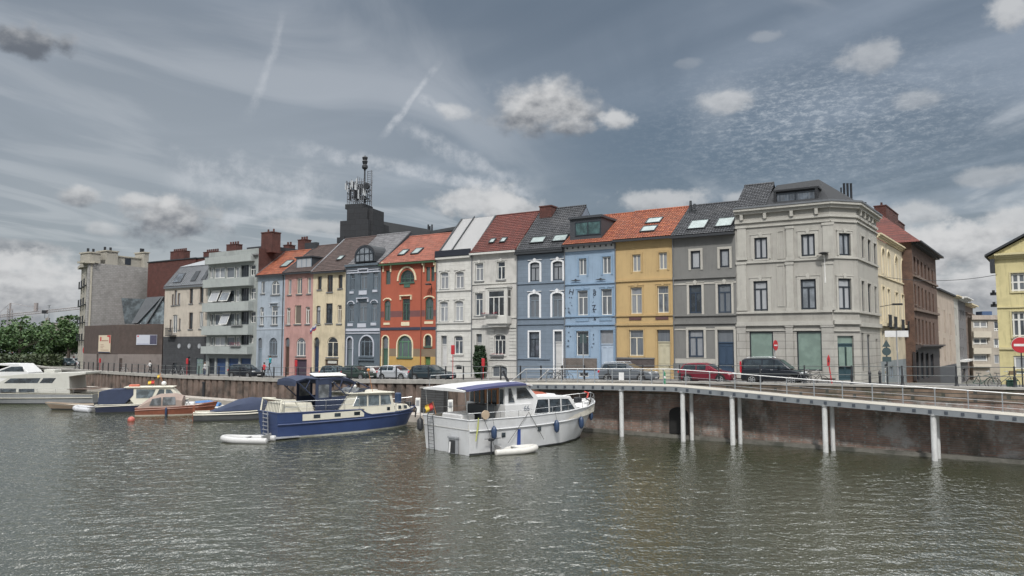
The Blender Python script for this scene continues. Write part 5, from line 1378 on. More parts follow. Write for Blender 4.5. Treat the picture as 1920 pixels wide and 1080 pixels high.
# nearer house whose cornice enters at the right edge
p = PU.w(3.35, -.6); PV = Plane(p.x, p.y, radians(-39))
r = root('corner_house', 'light grey house of which only the cornice corner enters at the far right', 'house', PV.M(0, 0, 3.9))
zc = PV.px(1918, 425)[1]
f = Facade(r, PV, 0, 10, 3.9, zc, stucco('light_stone', (.40, .385, .36)), 0, sink=1.5)
for zz0 in (.9, 4.9, 8.6):
    for xx in (1.2, 4.2, 7.2):
        f.op.append((xx, xx + 1.3, zz0, zz0 + 2.3, 0)); wf = f.b(MB().box(xx, .1, zz0, xx + .09, .18, zz0 + 2.3).box(xx + 1.21, .1, zz0, xx + 1.3, .18, zz0 + 2.3).box(xx + .09, .1, zz0, xx + 1.21, .18, zz0 + .1).box(xx + .09, .1, zz0 + 2.2, xx + 1.21, .18, zz0 + 2.3).box(xx + .6, .1, zz0 + .1, xx + .7, .18, zz0 + 2.2), 'window', W_WHITE)
        f.b(MB().box(xx, .18, zz0, xx + 1.3, .2, zz0 + 2.3), 'pane', G_DARK, wf)
f.wall(9)
build(MB().box(-.2, -.2, zc - 3.9, 10.2, 9.3, zc - 3.6).box(-.4, -.4, zc - 3.6, 10.4, 9.5, zc - 3.2).box(-.6, -.6, zc - 3.2, 10.5, 9.6, zc - 3.0), 'cornice', NT_, r)

# ================================================================== far left: concrete building, low brown building, trees, crane
p0 = at_y(163, 600, 122); p1 = at_y(300, 600, 133)
PL1 = Plane(p0.x, p0.y, atan2(p1.y - p0.y, p1.x - p0.x)); wL = PL1.px(297, 560)[0]; zL = PL1.px(230, 498)[1]
r = root('concrete_building', 'tall bare concrete block gable with rounded balconies on its left edge', 'building', PL1.M(0, 0, 2.4))
CON = brick('concrete_blocks', (0.30, 0.295, 0.29), (0.26, 0.255, 0.25), (0.21, 0.205, 0.20), .6, .3, .03, .16, (.165, .16, .155), .45, bump=.25)
f = Facade(r, PL1, 0, wL, 2.4, zL, CON, 9); f.mid = 400
f.wall(.5, back=False)
q9 = Vector((p0.x, p0.y, 0)) - Vector((.575, -.818, 0)) * 12.9
pp = [PL1.w(.02, .1), PL1.w(wL - .02, .1), PL1.w(wL - .02, .1) + (q9 - PL1.w(0, 0)), q9 + PL1.X * .1]
build(MB().loft([[Z(p, 2.0) for p in pp], [Z(p, zL - .05) for p in pp]]), 'block', CON, r, M0)
STRIPM = mat('cream_balcony_front', (.34, .32, .27), .8, .1, 1, streak=.4)
z_l = zL - 2.4
sd = Vector((.575, -.818, 0)); p9 = Vector((p0.x, p0.y, 0)) - sd * 13
PLS = Plane(p9.x, p9.y, atan2(sd.y, sd.x))
g = Facade(r, PLS, 0, 12.9, 2.4, zL, STRIPM, 9)
for k, zc_ in enumerate((2.0, 5.0, 8.0, 11.0, 14.2)):
    for xx in (2.0, 6.0, 10.2):
        g.op.append((xx - .8, xx + .8, zc_ - .1, zc_ + 2.2, 0))
        g.b(MB().box(xx - .8, .15, zc_ - .1, xx + .8, .2, zc_ + 2.2), 'balcony_door', G_DARK)
        if k: 
            mb = MB().box(xx - 1.2, -.45, zc_ - .25, xx + 1.2, -.003, zc_ - .1)
            for j in range(13): x = xx - 1.17 + j * .19; mb.box(x - .03, -.43, zc_ - .1, x + .03, -.39, zc_ + .9)
            mb.box(xx - 1.2, -.45, zc_ + .9, xx + 1.2, -.37, zc_ + .97); g.b(mb, 'balcony', BLK)
g.wall(.5, back=False)
f.b(MB().box(-.4, -.2, z_l + .02, f.W * .12, 3, z_l + .33), 'roof_canopy', STRIPM)
g.b(MB().box(-.3, -.6, z_l - .1, 13.3, .8, z_l + .35), 'roof_canopy', STRIPM)
CP = mat('cream_plaster', (.30, .285, .25), .8, .1, 1, streak=.4)
for r_, nm in (((160, 62, 243, 142), 'chimney'), ((290, 50, 378, 142), 'chimney'), ((325, 96, 585, 160), 'penthouse'), ((585, 60, 618, 160), 'chimney')):
    a, c, z0, z1 = f.rect(*r_, 1.5 if nm == 'chimney' else 2.5); n = 1.5 if nm == 'chimney' else 2.5
    o = f.b(MB().box(a, n, z_l - .5, c, n + 3, z1), nm, CP)
    f.b(MB().box(a - .15, n - .15, z1, c + .15, n + 3.15, z1 + .2), 'cap', STRIPM, o)
    if nm == 'penthouse':
        a, c, z0, z1 = f.rect(433, 103, 478, 152, 2.5); f.b(MB().box(a, 2.44, z0, c, 2.49, z1), 'window', W_DARK, o)
    else:
        mb = MB()
        for k in range(2): mb.tube([(a + (c - a) * (k + .5) / 2, n + 1.5, z1 + .2), (a + (c - a) * (k + .5) / 2, n + 1.5, z1 + .9)], .2, 8)
        f.b(mb, 'chimney_pots', BLK, o)
# low brown brick building
q0, q1, q2 = at_y(157, 650, 118), at_y(222, 650, 110), at_y(304, 650, 109)
BB = brick('dark_brown_brick', (0.085, 0.058, 0.05), (0.07, 0.05, 0.045), (0.06, 0.055, 0.05), .22, .075, .012, .25, (.055, .043, .04), .4)
PA_ = Plane(q0.x, q0.y, atan2(q1.y - q0.y, q1.x - q0.x)); PB_ = Plane(q1.x, q1.y, atan2(q2.y - q1.y, q2.x - q1.x))
r = root('brick_hall', 'low dark brown brick hall with angular glass rooflights and posters', 'building', PA_.M(0, 0, 2.4))
GB = mat('pinkish_concrete_base', (.185, .16, .15), .85, .15, 1, streak=.5)
wA = (q1 - q0).length; wB = (q2 - q1).length; ztA = PA_.px(190, 610)[1]
fa = Facade(r, PA_, 0, Vector((q1.x - q0.x, q1.y - q0.y)).length, 2.4, ztA, BB, 9); fb = Facade(r, PB_, 0, Vector((q2.x - q1.x, q2.y - q1.y)).length, 2.4, ztA, BB, 9)
for f in (fa, fb): f.bands = [(f.pt(300 if f is fa else 550, 848)[1], GB)]; f.mid = 300
fa.door(212, 848, 226, W_DARK); fb.door(388, 880, 412, W_DARK); fb.door(730, 800, 748, W_DARK, .4)
fa.wall(.5, back=False); fb.wall(.5, back=False)
pp = [PA_.w(0, .1), PB_.w(0, .1), PB_.w(fb.W, .1), PB_.w(fb.W, 9), PA_.w(0, 12)]
build(MB().loft([[Z(p, 2.0) for p in pp], [Z(p, ztA - .05) for p in pp]]), 'hall_block', BB, r, M0)
def zpoly(f, pts, n0, n1, m, name):
    P = [f.pt(x, y, n0) for x, y in pts]; return f.b(MB().prism(P, n0, n1), name, m)
GP_ = glass('rooflight_glass', (.07, .085, .095), .1)
zpoly(fb, [(405, 410), (600, 418), (500, 612), (430, 612)], .8, 4, GP_, 'rooflight')
zpoly(fb, [(600, 405), (722, 397), (528, 606), (484, 606)], .3, 4.2, ZINC, 'rooflight_frame')
zpoly(fb, [(722, 408), (735, 412), (735, 612), (532, 612)], .6, 4, glass('rooflight_pale', (.13, .16, .18), .1), 'rooflight')
zpoly(fb, [(722, 397), (736, 397), (604, 606), (590, 606)], .28, .6, ZINC, 'rooflight_frame')
def poster(f, label, x0, y0, x1, y1, m, extra):
    a, c, z0, z1 = f.rect(x0, y0, x1, y1)
    rt = root('poster', label, 'poster', f.M @ Matrix.Translation((a, -.1, z0)))
    build(MB().box(0, 0, 0, c - a, .05, z1 - z0), 'board', m, rt)
    for (nm, m2, fx0, fz0, fx1, fz1) in extra: build(MB().box((c - a) * fx0, -.012, (z1 - z0) * fz0, (c - a) * fx1, -.002, (z1 - z0) * fz1), nm, m2, rt)
RD = mat('poster_red', (.42, .03, .04), .6, .05); DK = mat('poster_dark', (.06, .06, .10), .6, .3, 3); CR = mat('poster_cream', (.55, .47, .36), .6, .04); TX = mat('print_grey', (.28, .16, .12), .7)
poster(fa, 'cream poster with a red corner on the brown brick hall', 232, 700, 325, 835, CR, [('red_corner', RD, .72, .9, .99, .99), ('red_side', RD, .9, .55, .99, .9), ('red_figure', RD, .13, .66, .24, .9), ('caption', TX, .28, .66, .82, .71), ('text_line', TX, .2, .44, .45, .465), ('text_line', TX, .2, .35, .5, .375), ('text_line', TX, .2, .26, .42, .285), ('text_line', TX, .2, .13, .85, .16), ('blue_foot', DK, .0, .0, .99, .05)])
poster(fb, 'wide white banner with a dark photograph on its right, brown brick hall', 525, 697, 685, 775, mat('poster_white', (.42, .44, .50), .6, .05), [('photograph', DK, .66, .06, .99, .96), ('logo', RD, .04, .8, .12, .93), ('caption', mat('print_blue', (.2, .22, .32), .7), .04, .06, .6, .12)])
# ================================================================== background left and tower
LEAFM = None
def leafmat(name, c1, c2):
    if name in MATS: return MATS[name]
    m, t, b = pbr(name); g = t.n('ShaderNodeNewGeometry'); O = t.n('ShaderNodeTexCoord').outputs['Object']
    c = t.mix(g.outputs['Random Per Island'], c1, c2)
    t.put(b.inputs['Base Color'], t.mix(t.m('MULTIPLY', t.noise(O, .8, 3), .7), c, tuple(x * .6 for x in c1)))
    b.inputs['Roughness'].default_value = .6; b.inputs['Subsurface Weight'].default_value = 0
    MATS[name] = m; return m
LF = leafmat('linden_leaves', (.03, .075, .022), (.10, .17, .05))
BARK = mat('bark', (.07, .055, .045), .9, .25, 5, .5, 20)
def crown(mb, c, R, n, ls, rnd, hz=1.0):
    cl = [(Vector((rnd.gauss(0, .5), rnd.gauss(0, .5), rnd.gauss(0, .42))) , rnd.uniform(.16, .36)) for _ in range(24)]
    for i in range(n):
        p, rr = rnd.choice(cl); d = Vector((rnd.gauss(0, 1), rnd.gauss(0, 1), rnd.gauss(0, 1))).normalized() * rr * rnd.uniform(.75, 1.1)
        q = p + d
        if q.length > 1.15: q *= 1.1 / q.length
        q = Vector(c) + Vector((q.x * R, q.y * R, q.z * R * hz))
        a = Vector((rnd.uniform(-1, 1), rnd.uniform(-1, 1), rnd.uniform(-.6, .6))).normalized() * ls * rnd.uniform(.6, 1.3)
        b = a.cross(Vector((rnd.uniform(-1, 1), rnd.uniform(-1, 1), rnd.uniform(-1, 1)))).normalized() * ls * .6
        mb.add([q - a, q - b, q + a, q + b], [(0, 1, 2, 3)])
def tree(label, u, v0, v1, D, R, seed, n=3000, name='linden_tree'):
    rnd = random.Random(seed); p = at_y(u, 660, D); zt = at_y(u, v0, D).z; zb = 2.4
    rt = root(name, label, 'tree', FR(p.x, p.y, zb), 'trees beyond the boats'); H = zt - zb
    mb = MB().tube([(0, 0, 0), (.1, 0, H * .3), (-.1, .1, H * .6), (0, 0, H * .85)], [.35, .28, .18, .05], 8)
    for k in range(7):
        a = k * .9; mb.tube([(0, 0, H * (.28 + .06 * k)), (cos(a) * R * .35, sin(a) * R * .35, H * (.4 + .06 * k)), (cos(a) * R * .7, sin(a) * R * .7, H * (.5 + .06 * k))], [.14, .08, .03], 5)
    build(mb, 'trunk', BARK, rt); mb = MB(); crown(mb, (0, 0, H * .56), R, n, .32, rnd, (H * .46) / R); build(mb, 'crown', LF, rt)
for i, (u, v0, D, R) in enumerate(((12, 603, 160, 5.5), (36, 593, 155, 6.5), (66, 598, 165, 6.8), (85, 614, 180, 5), (112, 608, 150, 4.6), (128, 598, 145, 4.8), (-20, 610, 160, 7))):
    lab = ['linden tree at the left edge, second from the border', 'tallest linden tree below the crane mast', 'broad linden tree in the middle of the left clump', 'small linden tree partly hidden, left of the lamp post', 'linden tree just right of the lamp post', 'linden tree touching the balconies of the concrete building', 'linden tree cut by the left border of the view'][i]
    tree(lab, u, v0, 0, D, R, i)
# low planting under the trees: a hedge bank
mb = MB(); rnd = random.Random(5)
for i in range(3800):
    u = rnd.uniform(-80, 118); D = rnd.uniform(140, 146); p = at_y(u, 670, D); h = rnd.uniform(2.3, 4.6)
    a = Vector((rnd.uniform(-1, 1), rnd.uniform(-1, 1), rnd.uniform(-.5, .8))) * .35; b = Vector((rnd.uniform(-1, 1), rnd.uniform(-1, 1), rnd.uniform(-1, 1))) * .25; q = Vector((p.x, p.y, h))
    mb.add([q - a, q - b, q + a, q + b], [(0, 1, 2, 3)])
o = build(mb, 'hedge', leafmat('hedge_leaves', (.03, .055, .02), (.07, .085, .035))); o['kind'] = 'stuff'; o['label'] = 'low green hedge below the linden trees'; o['category'] = 'hedge'
back_block('grey house with slate roof seen between the trees', 76, 112, 606, 650, 230, mat('far_wall', (.25, .23, .21), .9, .1), 10, [(83, 596, 88, 607), (109, 595, 127, 607)], 0.1)
# crane
CRM_ = mat('crane_hazed_grey', (.26, .235, .235), .6, .1)  # distance haze put into the colour as a paler grey
p = at_y(15, 660, 330); cr = root('tower_crane', 'distant tower crane with a long jib above the trees', 'crane', FR(p.x, p.y, 2.4))
def zz_(v): return at_y(15, v, 330).z - 2.4
def lattice(a, b, w, n, m, name, par, r=.12):
    a, b = Vector(a), Vector(b); d = (b - a); L = d.length; t = d.normalized(); s1 = t.cross(Vector((0, 1, 0))); s1 = s1.normalized() if s1.length > .1 else Vector((1, 0, 0)); s2 = t.cross(s1).normalized(); mb = MB()
    C4 = [(s1 * i + s2 * j) * w / 2 for i, j in ((-1, -1), (1, -1), (1, 1), (-1, 1))]
    for c in C4: mb.tube([a + c, b + c], r, 4)
    for k in range(n):
        p, q = a + d * k / n, a + d * (k + 1) / n
        for i in range(4): mb.tube([p + C4[i], q + C4[(i + 1) % 4]], r * .6, 4)
    return build(mb, name, m, par)
lattice((0, 0, 0), (0, 0, zz_(578)), 1.4, 18, CRM_, 'mast', cr, .12)
zj = zz_(583); xj = at_y(150, 580, 330).x - p.x
lattice((-6, 0, zj - 2.5), (xj, 0, zz_(577.5)), 1.0, 40, CRM_, 'jib', cr, .09)
build(MB().tube([(0, 0, zj), (0, 0, zz_(568))], .4, 5).tube([(0, 0, zz_(568)), (xj * .45, 0, zj + 1)], .08, 4).tube([(0, 0, zz_(568)), (-6, 0, zj - 2)], .08, 4), 'tower_peak', CRM_, cr)
build(MB().box(-8, -1, zj - 4.5, -5, 1, zj - 2), 'counterweight', mat('counterweight', (.1, .1, .1), .9), cr)
build(MB().box(xj * .35, -.6, zj, xj * .35 + 1.2, .6, zz_(568)), 'jib_mast', CRM_, cr)
xt = xj * .5; build(MB().box(xt - 1, -.7, zj - 1.2, xt + 1, .7, zj + .3).tube([(xt, 0, zj), (xt, 0, zz_(597))], .1, 4), 'trolley', BLK, cr)

# dark telecom building with antennas
DB = brick('dark_cladding', (.026, .028, .033), (.022, .024, .028), (.012, .013, .015), 2.4, 1.2, .04, .15, bump=.15)
SL = mat('slab_panels', (.055, .058, .063), .6, .12, .4)
p = at_y(637, 430, 150); PT2 = Plane(p.x, p.y, radians(-18)); 
tb = root('telecom_building', 'dark stepped tower block crowned by a lattice of antennas', 'building', PT2.M(0, 0, 2))
def blk(u0, u1, vt, n0, n1, nm, m):
    a, c = PT2.px(u0, 430, n0)[0], PT2.px(u1, 430, n0)[0]; z1 = PT2.px((u0 + u1) / 2, vt, n0)[1]
    build(MB().box(a, n0, 0, c, n1, z1 - 2), nm, m, tb); return a, c, z1 - 2
blk(637.5, 690, 413, 0, 9, 'tower_block', DB); A = blk(650, 688, 390, .6, 6, 'tower_block', DB); blk(632, 645, 445, -.6, 6, 'tower_block', DB); blk(688.2, 698.5, 391, 1.2, 6, 'tower_block', DB)
q0, q1, q2 = at_y(690, 430, 153), at_y(808, 430, 168), at_y(866, 430, 160)
PS1 = Plane(q0.x, q0.y, atan2(q1.y - q0.y, q1.x - q0.x)); PS2 = Plane(q1.x, q1.y, atan2(q2.y - q1.y, q2.x - q1.x))
w1 = (Vector((q1.x, q1.y)) - Vector((q0.x, q0.y))).length; w2 = (Vector((q2.x, q2.y)) - Vector((q1.x, q1.y))).length
zS = PS1.px(700, 412)[1]; M1 = PS1.M(0, 0, 2); ss_ = build(MB().box(0, 0, 0, w1, 8, zS - 2).box(-.2, -.25, zS - 4.2, w1, -.003, zS - 3.9), 'long_slab', SL, tb, M1)
for k in range(9): build(MB().box(1.5 + k * w1 / 9, -.05, zS - 6.8, 3.6 + k * w1 / 9, -.003, zS - 5.4), 'window', G_ROOM, ss_, M1)
zS2 = PS2.px(835, 428)[1]; build(MB().box(0, 0, 0, w2, 8, zS2 - 2).box(0, -.2, zS2 - 2.8, w2, -.003, zS2 - 2.5), 'long_slab', SL, tb, PS2.M(0, 0, 2))
cx = (A[0] + A[1]) / 2 + .3; zA = A[2]; k = 150 / FPX
def zv(v): return PT2.px(668, v, 3)[1] - 2
def xv(u): return PT2.px(u, 360, 3)[0]
AM = mat('galvanised_antenna_steel', (.16, .17, .19), .5, .1, metal=.3)
mb = MB().box(xv(657), 1.0, zA, xv(689), 5.4, zA + 1.0)
build(mb, 'antenna_plinth', DB, tb)
ant = MB(); rnd = random.Random(3)
zb_, zt_ = zA + 1.0, zv(345); xa, xb = xv(659), xv(689)
for lv in range(5):
    z = zb_ + (zt_ - zb_) * lv / 4
    for y in (1.4, 4.8): ant.tube([(xa, y, z), (xb, y, z)], .09, 4)
    for x in (xa, xb): ant.tube([(x, 1.4, z), (x, 4.8, z)], .09, 4)
for i in range(9):
    x = xa + (xb - xa) * i / 8
    for y in (1.4, 4.8): ant.tube([(x, y, zb_), (x, y, zt_ + rnd.uniform(-.3, 1.2))], .09, 4)
for i in range(8):
    x0_, x1_ = xa + (xb - xa) * i / 8, xa + (xb - xa) * (i + 1) / 8
    for lv in range(4): z0_, z1_ = zb_ + (zt_ - zb_) * lv / 4, zb_ + (zt_ - zb_) * (lv + 1) / 4; ant.tube([(x0_, 1.4, z0_ if (i + lv) % 2 else z1_), (x1_, 1.4, z1_ if (i + lv) % 2 else z0_)], .05, 4)
build(ant, 'antenna_lattice', AM, tb)
mb = MB()
for lv in (1.3, 2.6, 3.5): z = zb_ + (zt_ - zb_) * lv / 4; mb.box(xa + .4, 1.8, z - .12, xb - .4, 4.4, z + .25)
build(mb, 'antenna_platform', BLK, tb)
for i in range(22):
    x = rnd.uniform(xa - .5, xb + .5); z = rnd.uniform(zb_ + .5, zt_ - .8); y = rnd.choice((1.1, 1.2))
    build(MB().box(x - .12, y - .12, z, x + .12, y + .1, z + rnd.uniform(.9, 1.9)), 'panel_antenna', rnd.choice((AM, BLK, mat('white_radome', (.4, .42, .44), .5))), tb)
build(MB().tube([(cx, 3, zb_), (cx, 3, zv(322)), (cx, 3, zv(318))], [.22, .16, .3], 8).tube([(cx, 3, zv(318)), (cx, 3, zv(316)), (cx, 3, zv(312)), (cx, 3, zv(310)), (cx, 3, zv(304)), (cx, 3, zv(302)), (cx, 3, zv(297)), (cx, 3, zv(295.5))], [.5, .62, .6, .42, .6, .45, .6, .5], 10).tube([(cx, 3, zv(296)), (cx, 3, zv(293))], .08, 5), 'broadcast_mast', BLK, tb)
mb = MB(); xl = xv(689)
for dx in (0, .85): mb.tube([(xl + dx, 3, zb_), (xl + dx, 3, zv(322 - dx))], .09, 4)
for j in range(7): z = zv(345) + (zv(323) - zv(345)) * j / 6; mb.tube([(xl - .1, 3, z), (xl + 1.2, 3, z)], .06, 4)
build(mb, 'side_mast', AM, tb)
build(MB().disc((xv(695.5), 1.2, zv(354.5)), .62, 14, .5), 'dish', BLK, tb)
mb = MB()
for u in (803, 806, 810): x = PS1.px(u, 430, 2)[0]; z = PS1.px(u, 421 if u != 806 else 424, 2)[1]; mb.tube([(x, 2, zS - 2), (x, 2, z - 2)], .2, 6)
o = build(mb, 'roof_vents', BLK, tb, M1); o['kind'] = 'stuff'
# ================================================================== boats
HULLW = mat('white_boat_paint', (0.50, 0.51, 0.525), .35, .05, 1.0, streak=.22, dirt=(.27, .26, .24))
HULLB = mat('navy_boat_paint', (0.028, 0.048, 0.125), .3, .12, 1.2, streak=.15)
CREAMB = mat('cream_boat_paint', (0.56, 0.54, 0.46), .4, .05, 1.5, streak=.15)
GREYH = mat('grey_boat_paint', (0.25, 0.26, 0.275), .4, .08, 1.0, streak=.3)
ANTIF = mat('dark_waterline', (.03, .032, .035), .6, .2, 2)
NAVYC = mat('navy_canvas', (.022, .032, .065), .85, .15, 2, .3, 30)
TEAK = mat('varnished_wood', (.40, .165, .06), .35, .25, 3)
MAHOG = mat('mahogany_planks', (.17, .055, .03), .4, .3, 2)
SSTEEL = mat('polished_rail', (.5, .51, .52), .25, .05, 3, metal=.8)
RUBB = mat('grey_pvc_tube', (.42, .42, .42), .5, .06, 2, streak=.2)
FENN = mat('navy_fender', (.02, .04, .09), .4, .1)
ROPE = mat('dark_rope', (.06, .06, .055), .9, .2, 9)
VINYL = glass('clear_vinyl', (.12, .13, .14), .15)
G_BOAT = glass('boat_window', (.035, .045, .055), .05)
DECKC = mat('pale_deck', (.45, .43, .38), .7, .08, 2)

def interp(tab, x):
    if x <= tab[0][0]: return tab[0][1:]
    for a, b in zip(tab, tab[1:]):
        if x <= b[0]:
            k = (x - a[0]) / (b[0] - a[0]); k2 = k * k * (3 - 2 * k) * .4 + k * .6
            return [p + (q - p) * k2 for p, q in zip(a[1:], b[1:])]
    return tab[-1][1:]

class Boat:
    """local x forward from the stern, y to port, z up from the water"""
    def __init__(s, name, label, cat, u, v, ang, group=None, y=None, sc=(1, 1, 1)):
        p = on_z(u, v, 0) if y is None else at_y(u, v, y)
        s.P = Plane(p.x, p.y, ang); s.M = s.P.M(0, 0, 0) @ Matrix.Diagonal((*sc, 1)); s.r = root(name, label, cat, s.M, group)
    def b(s, mb, name, m, parent=None, M=None, **k): return build(mb, name, m, parent or s.r, s.M if M is None else s.M @ M, **k)
    def hull(s, st, m, rub=None, rubm=None, wl=ANTIF, bul=.0, deckm=None, z2=None, m2=None, deckz=None):
        """st rows: x, half beam waterline, half beam deck, deck z, forward rake at deck"""
        L = st[-1][0]; N = 26; mb = MB(); R = []
        for i in range(N + 1):
            x = L * i / N
            bw, bd, zd, rk = interp(st, x)
            zr = zd * .62 if z2 is None else min(z2, zd * .9)
            def pt(sgn, b_, z): return (x + rk * (z / max(zd, .1)), sgn * b_, z)
            bm = bw + (bd - bw) * .7
            rows = [(bw * .45, -.45), (bw * .93, -.12), (bw, .0), (bw * 1.0 + (bd - bw) * .1, .13), (bm, zr), (bd, zd)]
            R.append([pt(1, b_, z) for b_, z in rows[::-1]] + [pt(-1, b_, z) for b_, z in rows])
        n = len(R[0]); k = len(mb.v); mb.v += [tuple(p) for r in R for p in r]
        for i in range(N):
            for j in range(n - 1):
                a = i * n + j; mb.f.append((a, a + 1, a + n + 1, a + n))
                mb.mi.append(0 if j in (0, n - 2, 1, n - 3) else 1)
        if m2 is not None: mb.mi = [(2 if (q % (n - 1)) in (0, n - 2) else v_) for q, v_ in enumerate(mb.mi)]
        mb.f.append(tuple(range(n))); mb.mi.append(0)
        h = s.b(mb, 'hull', [m, wl] + ([m2] if m2 else []), smooth=True)
        dk = MB()
        D = [R[i][0] for i in range(N + 1)]; E = [R[i][n - 1] for i in range(N + 1)]
        dz = bul if deckz is None else 0
        for i in range(N): dk.quad((D[i][0], D[i][1] * .97, D[i][2] - dz), (E[i][0], E[i][1] * .97, E[i][2] - dz), (E[i + 1][0], E[i + 1][1] * .97, E[i + 1][2] - dz), (D[i + 1][0], D[i + 1][1] * .97, D[i + 1][2] - dz))
        if bul > .05: # inner bulwark skin
            for T in (D, E):
                for i in range(N): dk.quad((T[i][0], T[i][1] * .97, T[i][2] - dz), (T[i + 1][0], T[i + 1][1] * .97, T[i + 1][2] - dz), (T[i + 1][0], T[i + 1][1] * .97, T[i + 1][2]), (T[i][0], T[i][1] * .97, T[i][2]))
        s.b(dk, 'deck', deckm or DECKC)
        cap = MB()
        for T in (D, E): cap.tube([(p[0], p[1], p[2]) for p in T], .045, 6)
        cap.tube([D[0], E[0]], .045, 6)
        s.b(cap, 'gunwale', rubm or m)
        if rub is not None:
            rb = MB()
            for sg in (1, -1):
                P = []
                for i in range(N + 1):
                    x = L * i / N; bw, bd, zd, rk = interp(st, x); z = rub(x)
                    bm = bw + (bd - bw) * (.1 + .6 * min(1, (z - .13) / max(.1, zd * .62 - .13)))
                    P.append((x + rk * z / zd, sg * (bm + .05), z))
                rb.tube(P, .055, 6)
            s.b(rb, 'rubbing_strake', rubm or m)
        s.st = st; s.L = L; return h
    def side(s, x, z, out=.0):
        bw, bd, zd, rk = interp(s.st, x); zr = zd * .62; bm = bw + (bd - bw) * .7
        k = bw + (bm - bw) * min(1, z / zr) if z < zr else bm + (bd - bm) * (z - zr) / (zd - zr)
        return (x + rk * z / zd, -(k + out), z)
    def prof(s, poly, w, m, name, taper=.0, parent=None, bev=.04):
        """cabin from a side outline (x, z), half width w, sides leaning in by taper"""
        zs = [p[1] for p in poly]; z0, z1 = min(zs), max(zs)
        def ww(z): return w - taper * (z - z0) / max(.01, z1 - z0)
        n = len(poly)
        mb = MB().loft([[(x, -ww(z), z) for x, z in poly], [(x, ww(z), z) for x, z in poly]])
        return s.b(mb, name, m, parent, bevel=bev)
    def wpane(s, poly, y, m, name='window', frame=None, parent=None, th=.012, wfn=None):
        Y = (lambda z: y) if wfn is None else wfn
        out = []
        for sg in (-1, 1):
            mb = MB().add([(x, sg * (Y(z) + th), z) for x, z in poly], [tuple(range(len(poly)))])
            o = s.b(mb, name, m, parent)
            if frame:
                q = MB(); n = len(poly)
                q.tube([(x, sg * (Y(z) + th), z) for x, z in poly + poly[:1]], .025, 4); s.b(q, 'frame', frame, o)
        return out
    def rail(s, pts, posts, h, name='guard_rail', r=.018, mid=True, m=None):
        mb = MB(); mb.tube([(x, y, z + h) for x, y, z in pts], r, 6)
        if mid: mb.tube([(x, y, z + h * .5) for x, y, z in pts], r * .6, 5)
        for (x, y, z) in posts: mb.tube([(x, y, z), (x, y, z + h)], r, 5)
        return s.b(mb, name, m or SSTEEL)
def fender(label, b, x, zt, L=.75, r=.15, m=FENN, rope=.5):
    p = b.side(x, zt - L / 2, r + .05)
    rt = root('fender', label, 'fender', b.M @ Matrix.Translation((p[0], p[1], zt)), 'fenders hanging on the white cruiser')
    q = MB().tube([(0, 0, -L), (0, 0, -L + .08), (0, 0, -L + .22), (0, 0, -.22), (0, 0, -.08), (0, 0, 0)], [.04, r * .7, r, r, r * .6, .04], 10)
    build(q, 'body', m, rt, smooth=True); build(MB().tube([(0, 0, 0), (0, .1, rope)], .012, 4), 'rope', ROPE, rt)
def inflatable(label, M, L=2.6, W=1.7, r=.19, m=RUBB, motor=True, tilt=0):
    rt = root('inflatable_dinghy', label, 'dinghy', M, 'inflatable dinghies')
    pts = []
    w = W / 2 - r
    pts = [(-.35, w, r * .75), (0, w, r * .8), (L * .55, w, r * .85), (L * .8, w * .75, r * 1.05), (L * .93, w * .38, r * 1.25), (L * .97, 0, r * 1.3)]
    P = pts + [(x, -y, z) for x, y, z in pts[-2::-1]]; n = len(P)
    # smooth the path
    for _ in range(2):
        Q = [P[0]]
        for a, b in zip(P, P[1:]): Q += [tuple(a[i] * .75 + b[i] * .25 for i in range(3)), tuple(a[i] * .25 + b[i] * .75 for i in range(3))]
        P = Q + [P[-1]]
    rs = [.05] + [r] * (len(P) - 2) + [.05]; rs[1] = r * .7; rs[-2] = r * .7
    build(MB().tube(P, rs, 12), 'tube', m, rt, smooth=True)
    build(MB().box(0, -w, .1, L * .8, w, .14), 'floor', mat('dinghy_floor', (.1, .1, .1), .8), rt)
    build(MB().box(0, -w - .05, .02, .06, w + .05, .52), 'transom', mat('grey_board', (.3, .3, .3), .6), rt)
    build(MB().box(L * .42, -w, .3, L * .42 + .22, w, .34), 'seat', mat('grey_board', (.3, .3, .3), .6), rt)
    if motor:
        q = MB().bbox(-.32, -.12, .62, .08, .12, .98, .05).tube([(-.14, 0, .62), (-.16, 0, -.3)], [.07, .05], 8).tube([(-.1, 0, .8), (.45, .1, .86)], .02, 5)
        build(q, 'outboard_motor', BLK, rt)
    return rt

# ---- white steel cruiser
aW = radians(41)
W = Boat('motor_cruiser', 'white steel cruiser with wooden saloon doors, moored stern to the camera', 'boat', 838, 847, aW, None, sc=(1.04, 1.12, 1))
LW = 11.6
stW = [(0, 2.05, 2.2, 2.15, -.15), (.7, 2.2, 2.35, 2.15, -.1), (4, 2.3, 2.42, 2.12, 0), (7.5, 2.05, 2.35, 2.2, .2), (9.5, 1.35, 2.0, 2.35, .55), (10.8, .62, 1.35, 2.5, .85), (11.5, .12, .5, 2.66, 1.15), (LW, .02, .06, 2.7, 1.25)]
W.hull(stW, HULLW, rub=lambda x: 1.5 + .35 * (max(0, x - 5) / 6.5) ** 1.6, bul=.6)
DZ = 1.55
WHITE2 = mat('white_superstructure', (.56, .565, .57), .4, .04, 1.2, streak=.15)
zroof = 4.18
